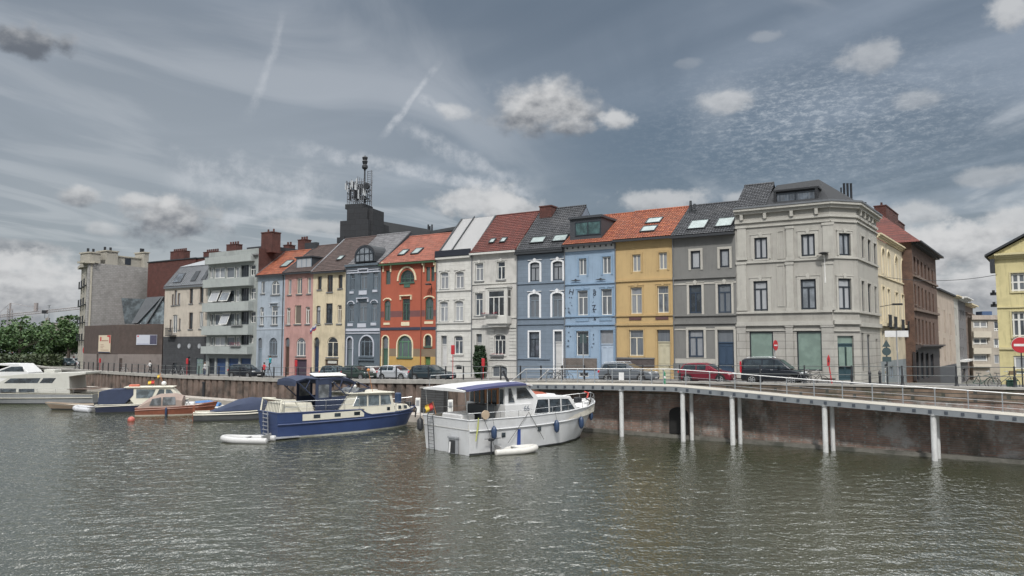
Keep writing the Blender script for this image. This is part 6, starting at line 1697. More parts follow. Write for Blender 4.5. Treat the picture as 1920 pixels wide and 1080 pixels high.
# saloon: aft bulkhead at x=3.1, wheelhouse to 5.6, forecabin to 9.2
W.prof([(3.1, DZ), (3.1, zroof - .12), (5.0, zroof - .12), (5.7, 3.42), (5.85, 3.3), (8.85, 3.18), (9.55, 2.25), (9.6, DZ)], 1.78, WHITE2, 'superstructure', .12)
W.prof([(3.0, DZ + .02), (3.0, 2.9), (5.2, 2.9), (5.2, DZ + .02)], 1.83, WHITE2, 'side_box', .0)
yw = lambda z: 1.78 - .12 * (z - DZ) / (zroof - .12 - DZ)
for poly in ([(5.45, 2.15), (5.8, 3.08), (6.75, 3.06), (6.75, 2.15)], [(6.87, 2.15), (6.87, 3.06), (7.85, 3.03), (7.85, 2.15)], [(7.97, 2.15), (7.97, 3.03), (8.6, 3.0), (9.2, 2.25)]):
    W.wpane(poly, 0, G_BOAT, 'cabin_window', SSTEEL, wfn=yw)
W.wpane([(4.05, 3.2), (4.05, 3.92), (4.85, 3.92), (5.45, 3.2)], 0, G_BOAT, 'wheelhouse_window', SSTEEL, wfn=yw)
W.wpane([(3.35, 3.0), (3.35, 3.92), (3.6, 3.92), (3.85, 3.0)], 0, G_BOAT, 'wheelhouse_window', SSTEEL, wfn=yw)
W.b(MB().quad((5.09, -1.5, 4.0), (5.09, 1.5, 4.0), (5.72, 1.55, 3.36), (5.72, -1.55, 3.36)), 'windscreen', G_BOAT)
# aft bulkhead: wooden doors between white side panels
q = MB().box(3.02, -1.12, DZ + .1, 3.09, 1.12, 3.95); dd = W.b(q, 'saloon_doors', TEAK)
for y0, y1, z0_, z1_ in ((-1.02, -.62, 2.75, 3.8), (-.5, -.1, 2.3, 3.75), (.1, .5, 2.3, 3.75), (.62, 1.02, 2.75, 3.8)):
    W.b(MB().box(3.0, y0, z0_, 3.015, y1, z1_), 'door_pane', G_ROOM, dd)
for y0, y1 in ((-1.55, -1.25), (1.25, 1.55)): W.b(MB().box(3.06, y0, 2.85, 3.09, y1, 3.85), 'side_pane', G_BOAT)
# roof with blue-edged awning reaching aft
mb = MB(); rings = []
for x, z, hw in ((-.35, 3.95, 1.95), (1.4, 4.12, 2.0), (3.2, 4.2, 2.0), (4.9, 4.2, 1.9), (5.35, 4.1, 1.75)):
    rings.append([(x, -hw, z - .1), (x, -hw, z - .02), (x, -hw * .5, z + .07), (x, 0, z + .1), (x, hw * .5, z + .07), (x, hw, z - .02), (x, hw, z - .1)])
W.b(mb.loft(rings), 'roof', WHITE2)
mb = MB(); rings = []
for x, z, hw in ((-.2, 3.99, 1.97), (1.4, 4.13, 2.02), (3.2, 4.21, 2.02), (4.6, 4.21, 1.95)):
    rings.append([(x, -hw, z - .13), (x, -hw - .03, z - .13), (x, -hw - .03, z + .0), (x, -hw * .55, z + .085), (x, -hw * .55, z + .06), (x, -hw, z - .01)])
W.b(mb.loft(rings), 'awning', mat('violet_blue_awning', (.045, .05, .125), .7, .1))
for y in (-1.9, 1.9): W.b(MB().tube([(0, y, 2.1), (-.2, y, 3.9)], .025, 6).tube([(1.5, y, 2.1), (1.5, y, 4.05)], .02, 6), 'awning_post', SSTEEL)
W.b(MB().tube([(4.4, -.6, 4.2), (3.95, -.6, 4.9)], [.09, .07], 8).tube([(3.95, -.6, 4.9), (3.87, -.6, 5.02)], [.1, .09], 8), 'mast_stub', BLK)
W.b(MB().tube([(-.3, 1.4, 4.05), (-.2, 1.4, 4.75), (3.8, .8, 4.85), (4.0, .8, 4.2)], .02, 5), 'antenna_hoop', SSTEEL)
# deck gear
G2 = mat('cockpit_screen', (.03, .035, .04), .5)
W.b(MB().box(1.9, -1.3, DZ + .1, 2.6, .4, 2.9), 'deck_furniture', G2)
W.b(MB().bbox(.5, -.7, DZ, 1.6, 1.2, 2.35, .08), 'deck_locker', WHITE2)
W.b(MB().bbox(6.3, -1.0, 3.16, 8.3, 1.0, 3.32, .08), 'roof_hatch', WHITE2)
W.b(MB().prism([(6.0, 3.3), (6.1, 3.46), (6.8, 3.52), (7.4, 3.46), (7.9, 3.32)], -.55, .6), 'liferaft_cover', mat('orange_cover', (.38, .11, .07), .7, .15))
sp_ = [W.side(x, interp(stW, x)[2]) for x in (0, .8, 2.2, 3.6, 5, 6.4, 7.8, 9.2, 10.4, 11.3)]
sp_ = [(p[0], p[1] + .06, p[2]) for p in sp_]; pt_ = [(x, -y, z) for x, y, z in sp_]
W.rail(sp_[:] , sp_, .42, mid=False); W.rail(pt_, pt_, .42, mid=False)
W.b(MB().tube([(sp_[-1][0], sp_[-1][1], sp_[-1][2] + .42), (12.85, 0, 3.15), (pt_[-1][0], pt_[-1][1], pt_[-1][2] + .42)], .022, 6).tube([(12.75, 0, 2.7), (12.85, 0, 3.15)], .022, 5), 'bow_rail', SSTEEL)
W.b(MB().bbox(11.2, -.2, 2.45, 11.7, .2, 2.85, .05).tube([(12.3, 0, 2.7), (12.75, 0, 2.5), (12.85, 0, 2.0)], .05, 6), 'anchor_gear', BLK)
W.b(MB().tube([(11.9, -.45, 2.8), (12.1, -.4, 3.15), (11.9, -.2, 3.25)], .06, 6), 'bow_fittings', mat('red_fittings', (.4, .05, .04), .5))
# transom: ladder, grey well, ladder rails
mb = MB()
for y in (.95, 1.5): mb.tube([(-.2, y, -.1), (-.35, y, 2.2), (-.1, y, 2.5)], .022, 5)
for k in range(9): mb.tube([(-.22 - k * .015, .95, .15 + k * .23), (-.22 - k * .015, 1.5, .15 + k * .23)], .016, 5)
W.b(mb, 'boarding_ladder', BLK)
W.b(MB().box(-.26, -1.2, .02, -.1, -.45, .95).box(-.3, -1.25, .95, -.1, -.4, 1.05), 'transom_bracket', GREYH); W.b(MB().box(-.27, -1.1, .06, -.262, -.55, .85), 'bracket_recess', ANTIF)
W.b(MB().tube([(-.45, -.8, .1), (-.4, -.8, .75)], .05, 6), 'rudder_fitting', WHITE2)
for x, z in ((2.4, 1.1), (5.3, 1.25)):
    p = W.side(x, z, .012); W.b(MB().box(p[0] - .14, p[1] - .02, z - .14, p[0] + .14, p[1] + .03, z + .14), 'porthole', G_BOAT)
p = W.side(3.6, .9, .02); W.b(MB().box(p[0] - .12, p[1] - .02, .25, p[0] + .12, p[1] + .06, 1.35), 'blue_side_panel', mat('cobalt_panel', (.02, .05, .22), .4))
mb = MB()
mb.tube([W.side(4.3, 2.4, .05), W.side(2.6, .6, .2)], .018, 4).tube([W.side(4.3, 2.4, .05), W.side(5.6, .55, .2)], .018, 4).tube([W.side(.9, 2.2, .05), W.side(1.6, .35, .25)], .014, 4)
W.b(mb, 'mooring_ropes', ROPE)
W.b(MB().tube([W.side(.5, 2.3, .1), W.side(.4, 1.6, .16), W.side(.2, .9, .3)], [.03, .05, .03], 6), 'yellow_hose', mat('yellow_green_hose', (.32, .34, .10), .7))
W.b(MB().disc((.9, -2.42, 2.45), .28, 16, .08, 'y'), 'lifebuoy', mat('sand_ring', (.36, .28, .2), .7))
glyph(None, '66', 0, 0, 0, parent=W.r, M=W.M @ Matrix.Translation((4.75, -1.845, 2.42)) @ Matrix.Rotation(pi / 2, 4, 'X'), m=mat('grey_lettering', (.2, .22, .25), .6), size=.5)
for i, (x, zt, lab) in enumerate(((1.5, 1.75, 'navy fender nearest the stern of the white cruiser, above the small outboard'), (6.6, 1.75, 'navy fender below the first cabin window of the white cruiser'), (9.2, 1.75, 'navy fender below the front end of the white cruiser cabin'), (10.7, 1.9, 'short dark fender closest to the bow of the white cruiser'))):
    fender(lab, W, x, zt, .85 if i < 3 else .6, .17 if i < 3 else .14)
ob = root('fender', 'round dark fender ball on the far stern corner of the white cruiser', 'fender', W.M @ Matrix.Translation((-.3, 2.3, 1.6)), 'fenders hanging on the white cruiser')
build(MB().tube([(0, 0, -.5), (0, 0, -.35), (0, 0, .2), (0, 0, .4), (0, 0, .7)], [.05, .2, .2, .03, .02], 10), 'body', BLK, ob, smooth=True)
bb = root('fender', 'big blue round buoy fender beyond the white cruiser bow', 'fender', W.M @ Matrix.Translation((11.6, -.2, 1.1)), 'fenders hanging on the white cruiser')
p = W.side(11.4, .9, .3); build(MB().ball((0, 1.2, -.5), .42, 12, 1.25), 'body', mat('faded_blue_buoy', (.06, .12, .2), .5), bb, smooth=True)
# flag at the stern
FLY = mat('flag_yellow', (.55, .38, .05), .8, .1); FLR = mat('flag_crimson', (.4, .04, .04), .8, .1); FLB = mat('flag_black', (.015, .015, .015), .8)
def ensign(label, M, cols, w=.9, h=.55, pole=1.3, lean=-.5, droop=.35):
    rt = root('flag', label, 'flag', M, None); build(MB().tube([(0, 0, 0), (lean, 0, pole)], .02, 5), 'pole', TEAK, rt)
    mb = MB(); N = 8
    for k in range(len(cols)):
        mb.cur = k
        for i in range(N):
            def q(i, j): 
                s_ = i / N; x0 = lean * .95 - w * s_ * .75; t = (k + j) / len(cols)
                return (lean * .95 - (w * t), .06 * sin(s_ * 7), pole * .95 - h * s_ - droop * t)
            mb.quad(q(i, 0), q(i, 1), q(i + 1, 1), q(i + 1, 0))
    build(mb, 'cloth', cols, rt)
ensign('red and yellow flag drooping at the stern of the white cruiser', W.M @ Matrix.Translation((-.15, .9, 2.3)), [FLR, FLY], .55, .5, .8, -.25, .15)
md = root('outboard_motor', 'small black electric outboard hanging behind the white dinghy', 'outboard motor', on_z(921, 851, 0) and FR(*on_z(921, 853, 0), aW))
build(MB().bbox(-.18, -.1, .85, .18, .1, 1.02, .04).tube([(0, 0, .85), (0, 0, -.4)], .045, 8).tube([(.1, 0, .95), (.75, 0, .98)], .025, 5).tube([(-.2, 0, .98), (-.5, 0, 1.0)], .02, 5), 'motor', BLK, md)
inflatable('white inflatable dinghy alongside the white cruiser', FR(*on_z(931, 851, 0), radians(24)), 2.75, 1.6, .2, mat('white_pvc_tube', (.52, .51, .48), .5, .06, 2, streak=.2), motor=False)
p = on_z(905, 847, 0); by = root('buoy', 'pale round buoy floating at the stern quarter of the white cruiser', 'buoy', FR(p.x, p.y - .3, 0)); build(MB().ball((0, 0, .28), .48, 14, .85), 'float', RUBB, by, smooth=True)

# ---- blue steel cruiser
aB = radians(44)
B = Boat('motor_cruiser', 'navy blue steel cruiser with cream cabin and navy canvas cockpit tent', 'boat', 505, 820, radians(42.5), sc=(1.02, 1, 1))
stB = [(0, 1.35, 1.6, 1.86, -.2), (1.0, 1.65, 1.8, 1.84, -.1), (4, 1.85, 1.9, 1.80, 0), (6.5, 1.85, 1.9, 1.74, .05), (6.9, 1.82, 1.88, 1.28, .1), (9.5, 1.3, 1.65, 1.32, .35), (11, .62, 1.05, 1.45, .6), (11.7, .05, .15, 1.58, .8)]
B.hull(stB, HULLB, rub=lambda x: 1.02 + .12 * (x / 11.7) ** 2, bul=.08, wl=mat('pale_bootstripe', (.32, .32, .28), .6, .2, 1.5, streak=.5))
R_ = []
for i in range(19):
    x = 1.7 + i * .27; zt_ = 1.68 if x < 6.3 else 1.68 - (x - 6.3) * .9
    R_.append([B.side(x, 1.2, .03), B.side(x, zt_, .03), B.side(x, zt_, -.02), B.side(x, 1.2, -.02)])
stp = B.b(MB().loft(R_), 'white_side_strip', CREAMB)
for x in (2.5, 4.1, 5.7):
    p4 = [B.side(x + dx, z, .045) for dx, z in ((0, 1.34), (.5, 1.33), (.5, 1.6), (0, 1.61))]; B.b(MB().add(p4, [(0, 1, 2, 3)]), 'porthole', G_BOAT, stp)
B.prof([(4.6, 1.75), (5.6, 2.9), (5.75, 2.95), (9.35, 2.86), (9.6, 1.9), (9.7, 1.3), (6.9, 1.28), (6.9, 1.72)], 1.5, CREAMB, 'wheelhouse', .1)
B.prof([(9.4, 1.3), (9.4, 1.92), (11.2, 1.82), (11.55, 1.38)], 1.0, CREAMB, 'foredeck_cabin', .12)
B.prof([(5.4, 2.93), (5.4, 3.03), (9.55, 2.95), (9.55, 2.85)], 1.6, CREAMB, 'roof', 0)
yb = lambda z: 1.5 - .1 * (z - 1.28) / 1.67
for poly in ([(5.9, 1.98), (6.3, 2.78), (7.1, 2.76), (7.1, 1.95)], [(7.25, 1.95), (7.25, 2.76), (8.2, 2.73), (8.2, 1.94)], [(8.35, 1.94), (8.35, 2.73), (9.15, 2.7), (9.3, 1.98)]):
    B.wpane(poly, 0, glass('boat_window_pale', (.10, .125, .14), .06), 'cabin_window', SSTEEL, wfn=yb)
for x in (8.9, 9.7, 10.3, 10.85):
    B.wpane([(x, 1.5), (x, 1.76), (x + .28, 1.75), (x + .28, 1.49)], 0, G_BOAT, 'small_window', None, wfn=lambda z: 1.02 - .1 * (z - 1.3) / .6 if x > 9.3 else 1.49)
# cockpit bulwarks, cream pushpit, low aft cabin
B.prof([(.2, 1.8), (.35, 2.5), (2.6, 2.45), (2.8, 1.8)], 1.35, CREAMB, 'aft_cabin', .1)
B.b(MB().tube([(.0, -1.55, 1.85), (.15, -1.6, 2.75), (1.1, -1.65, 2.7), (1.6, -1.7, 1.85)], .07, 8).tube([(.0, 1.55, 1.85), (.15, 1.6, 2.75), (1.1, 1.65, 2.7), (1.6, 1.7, 1.85)], .07, 8).tube([(.15, -1.6, 2.75), (.15, 1.6, 2.75)], .06, 8), 'pushpit_frame', CREAMB)
mb = MB()
for y in [-1.5 + k * .25 for k in range(13)]: mb.tube([(.05, y, 1.85), (.15, y, 2.72)], .014, 4)
B.b(mb, 'pushpit_bars', BLK)['kind'] = 'stuff'
# navy canvas tent: frame + roof + clear panels
zc = 4.28
mb = MB(); rings = []
for x, z, d in ((1.2, 3.95, .25), (1.25, 4.15, .22), (2.0, 4.32, .16), (3.0, 4.25, .14), (3.3, 4.12, .12)):
    rings.append([(x, -1.5, z - d), (x, -1.55, z - .05), (x, -.8, z + .08), (x, 0, z + .12), (x, .8, z + .08), (x, 1.55, z - .05), (x, 1.5, z - d)])
B.b(mb.loft(rings), 'rear_canopy', NAVYC)
mb = MB(); rings = []
for x, z in ((2.9, 4.05), (3.2, 4.2), (4.5, 4.25), (5.6, 4.1), (6.1, 3.85)):
    rings.append([(x, -1.5, z - .2), (x, -1.55, z - .02), (x, -.8, z + .1), (x, 0, z + .14), (x, .8, z + .1), (x, 1.55, z - .02), (x, 1.5, z - .2)])
ct = B.b(mb.loft(rings), 'canopy', NAVYC)
for sg in (-1, 1):
    yy = sg * 1.52
    def band(poly, nm='canvas_panel', m=NAVYC, th=.02):
        P = [(x, yy - th, z) for x, z in poly] + [(x, yy + th, z) for x, z in poly]; n = len(poly)
        return B.b(MB().add(P, [tuple(range(n)), tuple(range(2 * n - 1, n - 1, -1))] + [(i, (i + 1) % n, (i + 1) % n + n, i + n) for i in range(n)]), nm, m, ct)
    band([(2.75, 1.85), (2.75, 4.1), (2.98, 4.15), (2.98, 1.85)]); band([(2.98, 1.85), (2.98, 2.75), (5.35, 2.85), (4.6, 1.85)])
    band([(3.85, 2.7), (3.85, 4.15), (4.05, 4.15), (4.05, 2.7)]); band([(2.98, 3.75), (2.98, 4.1), (4.0, 4.12), (4.0, 3.75)])
    for p, q in (((4.0, 4.05), (5.3, 2.85)), ((5.35, 2.85), (6.1, 3.9)), ((4.7, 3.4), (4.95, 4.1)), ((6.15, 3.86), (7.3, 3.35)), ((5.45, 2.9), (7.25, 3.33)), ((1.35, 4.0), (2.75, 2.75)), ((1.95, 3.45), (2.3, 4.1))):
        B.b(MB().tube([(p[0], yy, p[1]), (q[0], yy, q[1])], .045, 5), 'canopy_strut', NAVYC, ct)
    band([(3.0, 2.76), (3.0, 3.74), (3.83, 3.74), (3.83, 2.72)], 'clear_panel', VINYL, .004)
B.b(MB().bbox(3.6, -1.15, 2.2, 4.3, -.3, 3.1, .1), 'helm_seat', NAVYC)
B.b(MB().prism([(6.1, 2.95), (6.6, 3.3), (7.2, 3.3), (7.0, 2.95)], -1.2, 1.2), 'windscreen', VINYL)
rp_ = [(x, -1.72 if x < 7 else -1.72 + (x - 7) * .12, z) for x, z in ((.3, 1.85), (2, 1.85), (3.5, 1.82), (5, 1.8), (6.3, 1.78))]
B.rail(rp_, rp_, .78); B.rail([(x, -y, z) for x, y, z in rp_], [(x, -y, z) for x, y, z in rp_], .78)
fr_ = [(9.7, -1.55, 1.33), (10.6, -1.2, 1.4), (11.6, -.62, 1.5), (12.3, 0, 1.6)]
B.rail(fr_ + [(x, -y, z) for x, y, z in fr_[::-1]], fr_ + [(x, -y, z) for x, y, z in fr_], .72, 'bow_rail', mid=False)
B.b(MB().tube([(8.0, -.8, 3.0), (7.6, -.8, 4.6)], .02, 5).ball((7.6, -.8, 4.7), .14, 8), 'searchlight_mast', TEAK)
B.b(MB().bbox(6.6, -.3, 3.0, 7.0, .1, 3.25, .05).ball((6.8, -.1, 3.4), .16, 8).tube([(7.2, -.2, 3.15), (8.7, -.4, 3.1)], .03, 5), 'roof_gear', mat('offwhite_gear', (.5, .5, .48), .5))
for y in (-.55, -.15): pass
mb = MB()
for y in (-.5, .25): mb.tube([(-.32, y, .15), (-.4, y, 1.9)], .03, 5)
for k in range(6): mb.box(-.46, -.5, .3 + k * .28, -.32, .25, .34 + k * .28)
B.b(mb, 'stern_ladder', GREYH)
B.b(MB().box(-.5, -1.2, .1, 1.4, -2.1, .16).box(-.7, -1.4, .06, -.1, 1.2, .12), 'swim_platform', GREYH)
B.b(MB().bbox(10.6, -.5, 1.9, 10.95, .1, 2.75, .08), 'bow_fender_bundle', FENN); B.b(MB().bbox(11.7, -.22, 1.55, 12.1, .22, 1.95, .05).tube([(12.3, -.1, 1.75), (12.65, -.1, 1.3), (12.55, -.1, .6)], .06, 6), 'anchor', BLK)
p = on_z(600, 800, 0)
rt = root('solar_board', 'flat white board standing on the navy cruiser canopy', 'board', B.M @ Matrix.Translation((3.9, -.6, 4.36)))
build(MB().add([(-1.1, -.6, 0), (1.3, -1.0, 0), (1.3, .0, .16), (-1.0, .4, .16), (-1.1, -.6, .05), (1.3, -1.0, .05), (1.3, .0, .21), (-1.0, .4, .21)], [(0, 3, 2, 1), (4, 5, 6, 7), (0, 1, 5, 4), (1, 2, 6, 5), (2, 3, 7, 6), (3, 0, 4, 7)]), 'board', W_WHITE, rt)
build(MB().box(-.9, .0, -.22, 1.1, .08, 0.0), 'frame', SSTEEL, rt)
inflatable('grey inflatable dinghy tied to the stern of the navy cruiser', FR(*on_z(500, 829, 0), radians(176)), 3.2, 1.95, .21, RUBB, motor=False)

# ---- small covered launch (dark canvas over an open wooden launch)
cB = radians(28)
Lc = Boat('launch', 'open launch hidden under a dark blue canvas cover, cream rubbing strake', 'boat', 363, 789, radians(20))
stL = [(0, .6, .85, .75, 0), (1, .95, 1.1, .72, 0), (4.5, 1.1, 1.2, .78, 0), (7, .75, 1.0, .98, .2), (8.4, .1, .2, 1.3, .5)]
Lc.hull(stL, mat('dark_grey_hull', (.06, .065, .07), .4, .15), rub=lambda x: .58 + .35 * (max(0, x - 4) / 4.4) ** 1.7, rubm=CREAMB, bul=.05)
mb = MB(); rings = []
for x, h, w_ in ((1.3, .82, .5), (2.2, 1.15, .9), (3.6, 1.75, 1.05), (4.8, 1.95, 1.05), (5.8, 1.85, .95), (6.5, 1.25, .6), (6.9, 1.0, .3)):
    zb = .78 + .02 * x; rings.append([(x, -w_ * 1.08, zb), (x, -w_ * .95, zb + (h - zb) * .55), (x, -w_ * .35, h), (x, w_ * .35, h), (x, w_ * .95, zb + (h - zb) * .55), (x, w_ * 1.08, zb)])
Lc.b(mb.loft(rings), 'canvas_cover', NAVYC, smooth=True)
Lc.b(MB().box(-.1, -.12, -.1, .08, .12, 1.35), 'rudder', MAHOG)
# white/blue speedboat nose
Sb = Boat('small_motorboat', 'small white motorboat with a bright blue cover, bow to the left', 'boat', 420, 772, radians(188))
stS = [(0, .85, .95, .55, 0), (2.5, .9, 1.0, .6, 0), (4.2, .45, .75, .72, .3), (5.0, .03, .06, .85, .5)]
Sb.hull(stS, HULLW, bul=.02, rub=lambda x: .45 + .05 * x)
Sb.b(MB().loft([[(x, -w_, .62), (x, -w_ * .6, h), (x, w_ * .6, h), (x, w_, .62)] for x, h, w_ in ((.4, .85, .8), (1.6, 1.15, .85), (2.8, 1.05, .8), (3.4, .75, .6))]), 'blue_cover', mat('bright_blue_cover', (.05, .14, .32), .7, .1))
# mahogany boat with pinkish tent
Mg = Boat('mahogany_runabout', 'varnished mahogany motorboat with a pinkish folding tent', 'boat', 257, 779, radians(14), sc=(.72, .8, .88))
stM = [(0, 1.05, 1.2, .85, 0), (4, 1.2, 1.35, .9, 0), (7.5, .7, 1.1, 1.1, .3), (9.2, .06, .15, 1.35, .7)]
Mg.hull(stM, MAHOG, rub=lambda x: .62 + .03 * x, rubm=MAHOG, bul=.05, wl=mat('pale_bootline', (.4, .36, .3), .6))
PINK = mat('pinkish_canvas', (.25, .195, .17), .85, .1, 2)
mb = MB().loft([[(x, -1.15, .9), (x + .05, -1.1, z * .6 + .36), (x + .1, -.6, z), (x + .1, .6, z), (x + .05, 1.1, z * .6 + .36), (x, 1.15, .9)] for x, z in ((.3, 1.1), (1.6, 1.95), (2.6, 2.25), (4.6, 2.3), (5.6, 2.0))])
tn = Mg.b(mb, 'tent', PINK)
for poly in ([(1.7, 1.1), (2.0, 1.8), (3.1, 1.98), (3.1, 1.1)], [(3.3, 1.1), (3.3, 1.98), (4.8, 2.0), (4.9, 1.15)]): Mg.b(MB().add([(x, -1.16 + (z - .9) * .05 - .03, z) for x, z in poly], [(0, 1, 2, 3)]), 'clear_window', VINYL, tn)
Mg.b(MB().bbox(5.9, -.6, 1.0, 7.0, .6, 1.35, .08), 'foredeck_hatch', WHITE2); Mg.b(MB().tube([(6.0, -.8, 1.2), (6.2, -.8, 1.7), (6.5, -.8, 1.2)], .06, 6), 'windlass', GREYH)
fm = root('fender', 'navy fender hanging amidships on the mahogany boat', 'fender', Mg.M @ Matrix.Translation((3.8, -1.42, .85)), None)
build(MB().tube([(0, 0, -.9), (0, 0, -.8), (0, 0, -.1), (0, 0, .1)], [.05, .14, .14, .03], 8), 'body', FENN, fm, smooth=True)
# navy tent cabin boat
Nv = Boat('cabin_cruiser', 'small cream cabin cruiser with a navy cockpit tent, stern to the left', 'boat', 184, 773, radians(17), sc=(.80, .85, .77))
stN = [(0, 1.2, 1.35, 1.0, -.1), (4, 1.4, 1.5, 1.05, 0), (8, 1.0, 1.4, 1.25, .3), (9.6, .06, .1, 1.5, .7)]
Nv.hull(stN, mat('very_dark_navy', (.015, .02, .045), .4, .1), rub=lambda x: .8 + .03 * x, rubm=CREAMB, bul=.1)
Nv.prof([(4.2, 1.05), (3.2, 2.3), (3.3, 3.15), (8.4, 3.1), (9.4, 1.9), (9.5, 1.2)], 1.25, CREAMB, 'cabin', .1)
yn = lambda z: 1.25 - .1 * (z - 1.05) / 2.1
for poly in ([(4.4, 1.75), (4.4, 2.95), (6.6, 2.9), (6.2, 1.75)], [(6.6, 2.0), (7.0, 2.9), (7.6, 2.88), (7.6, 2.0)], [(7.75, 2.0), (7.75, 2.88), (8.3, 2.86), (8.9, 2.0)]): Nv.wpane(poly, 0, glass('boat_window_pale', (.10, .125, .14)), 'cabin_window', CREAMB, wfn=yn)
Nv.prof([(3.0, 3.15), (3.0, 3.24), (8.7, 3.2), (8.7, 3.1)], 1.35, CREAMB, 'roof')
Nv.prof([(.2, 1.1), (.3, 2.7), (1.4, 2.95), (4.1, 3.0), (4.1, 2.2), (3.2, 1.1)], 1.35, NAVYC, 'cockpit_tent', .15)
Nv.b(MB().box(.12, -.9, 1.9, .19, .3, 2.7), 'tent_window', mat('tent_window_cream', (.4, .36, .25), .6))
Nv.b(MB().bbox(3.4, -.5, 3.24, 4.6, .2, 3.5, .08), 'orange_raft', mat('orange_cover', (.38, .11, .07), .7)); Nv.b(MB().ball((7.4, -.4, 3.6), .3, 8), 'radar_dome', WHITE2)
Nv.b(MB().box(-.25, -.35, .25, -.12, .15, .95), 'number_plate', WHITE2)
Nv.b(MB().tube([(7.3, .2, 3.2), (6.8, .2, 5.0)], .025, 5), 'mast', TEAK)
ensign('yellow triangular pennant on the thin mast of the cabin cruiser', Nv.M @ Matrix.Translation((6.95, .2, 4.0)), [FLY], .25, .45, .8, -.2, .1)
ensign('red and yellow flag above the roof of the cabin cruiser', Nv.M @ Matrix.Translation((6.2, .6, 3.2)), [FLR, FLY], .7, .45, .8, -.1, .1)
inflatable('grey and black inflatable with outboard at the cabin cruiser stern', FR(*on_z(178, 772, 0), radians(150)), 3.2, 1.9, .24, mat('pale_grey_tube', (.38, .39, .41), .5, .1, 2), motor=True)
# ---- tan flat pontoon boat behind the inflatable
Tb = Boat('rowing_boat', 'low tan rowing boat behind the grey inflatable', 'boat', 205, 767, radians(186))
Tb.hull([(0, .6, .8, .5, 0), (3, .7, .9, .5, 0), (5.6, .1, .2, .75, .6)], mat('tan_hull', (.22, .17, .13), .6, .1), bul=.1)

# ---- large grey-white motor yacht at the left
Y = Boat('motor_yacht', 'long grey and cream motor yacht lying beside the left pontoon', 'boat', 190, 754, radians(183), None, sc=(1, 1, .66))
stY = [(0, 1.9, 2.1, 1.6, 0), (6, 2.2, 2.4, 1.7, 0), (12, 1.9, 2.4, 1.9, .2), (17, .1, .2, 2.4, 1.2)]
Y.hull(stY, GREYH, rub=lambda x: 1.0, rubm=CREAMB, bul=.1)
CY = mat('cream_yacht', (.43, .43, .40), .4, .05, 1.5, streak=.2)
Y.prof([(2.6, 1.7), (2.8, 4.6), (1.0, 5.0), (1.0, 5.35), (7.5, 5.1), (10.4, 4.7), (10.5, 4.45), (9.6, 4.3), (10.8, 3.4), (14.8, 2.6), (15.6, 2.1)], 1.9, CY, 'superstructure', .1)
yy = lambda z: 1.9 - .1 * (z - 1.7) / 3.6
for poly in ([(4.6, 3.5), (4.2, 4.35), (5.6, 4.35), (6.0, 3.5)] , [(6.2, 3.5), (5.9, 4.35), (9.2, 4.3), (9.9, 3.5)], [(6.5, 1.95), (6.5, 2.55), (8.2, 2.55), (8.2, 1.95)], [(8.5, 1.95), (8.5, 2.6), (11.2, 2.6), (11.2, 1.95)], [(11.5, 1.95), (11.5, 2.6), (13.4, 2.5), (13.4, 1.95)]): Y.wpane(poly, 0, G_BOAT, 'cabin_window', None, wfn=yy)
Y.b(MB().bbox(5.0, -.8, 5.2, 6.2, .8, 5.75, .08), 'roof_seat', CY); Y.b(MB().box(0, -1.9, 2.4, 2.9, 1.9, 2.48), 'aft_table', mat('brown_board', (.12, .08, .06), .7))
ys_ = [(x, 2.25, 1.75) for x in (.2, 2, 4, 6, 8, 10)]; Y.rail(ys_, ys_, .8, m=SSTEEL)
Z2 = Boat('motor_yacht', 'white flybridge yacht with raked windscreen, partly hidden at the left edge', 'boat', 88, 744, radians(184), sc=(.9, 1, .64))
Z2.hull([(0, 1.8, 2.0, 1.7, 0), (5, 2.1, 2.3, 1.8, 0), (10, 1.7, 2.2, 2.0, .2), (14, .1, .2, 2.4, 1.2)], HULLW, bul=.1)
Z2.prof([(1.5, 1.7), (1.7, 4.9), (3.0, 6.6), (6.2, 6.65), (6.1, 6.35), (4.2, 6.2), (7.8, 4.3), (12.6, 4.0), (12.8, 3.7), (8.5, 3.4), (10, 2.2)], 1.7, WHITE2, 'superstructure', .1)
Z2.wpane([(2.1, 4.6), (2.5, 6.1), (4.0, 6.05), (7.0, 4.4)], 1.62, G_BOAT, 'bridge_glass'); Z2.wpane([(4.6, 2.6), (4.6, 3.7), (7.2, 3.7), (6.4, 2.6)], 1.62, G_BOAT, 'cabin_window')
Z2.b(MB().prism([(7.9, 4.32), (7.3, 4.75), (12.6, 4.55), (12.6, 4.05)], -1.5, 1.5), 'purple_cover', mat('violet_cover', (.06, .05, .17), .8))

# ---- floating pontoons
def pontoon(label, pts, w, z=.6):
    rt = root('pontoon', label, 'pontoon', FR(*pts[0][:2], 0)); mb = MB(); R = []
    for i, p in enumerate(pts):
        d = (Vector(pts[min(i + 1, len(pts) - 1)]) - Vector(pts[max(0, i - 1)])).normalized(); nn = Vector((-d.y, d.x)) * w / 2
        a, b = Vector(p) + nn, Vector(p) - nn; R.append([(a.x, a.y, -.2), (a.x, a.y, z), (b.x, b.y, z), (b.x, b.y, -.2)])
    build(mb.loft(R), 'walkway', mat('pontoon_concrete', (.33, .30, .27), .85, .12, 1, streak=.2), rt, M0)
    fl = MB().loft([[(p[0][0], p[0][1], -.5), (p[0][0], p[0][1], .3), (p[3][0], p[3][1], .3), (p[3][0], p[3][1], -.5)] for p in [[tuple(q) for q in r] for r in R]])
    return rt
PA = on_z(120, 733, .6); PBp = on_z(345, 742, .6); PC_ = on_z(575, 754, .6); PD = on_z(700, 768, .6)
def qpt(x, off): p = ROW.w(x, qy(x) - off); return (p.x, p.y)
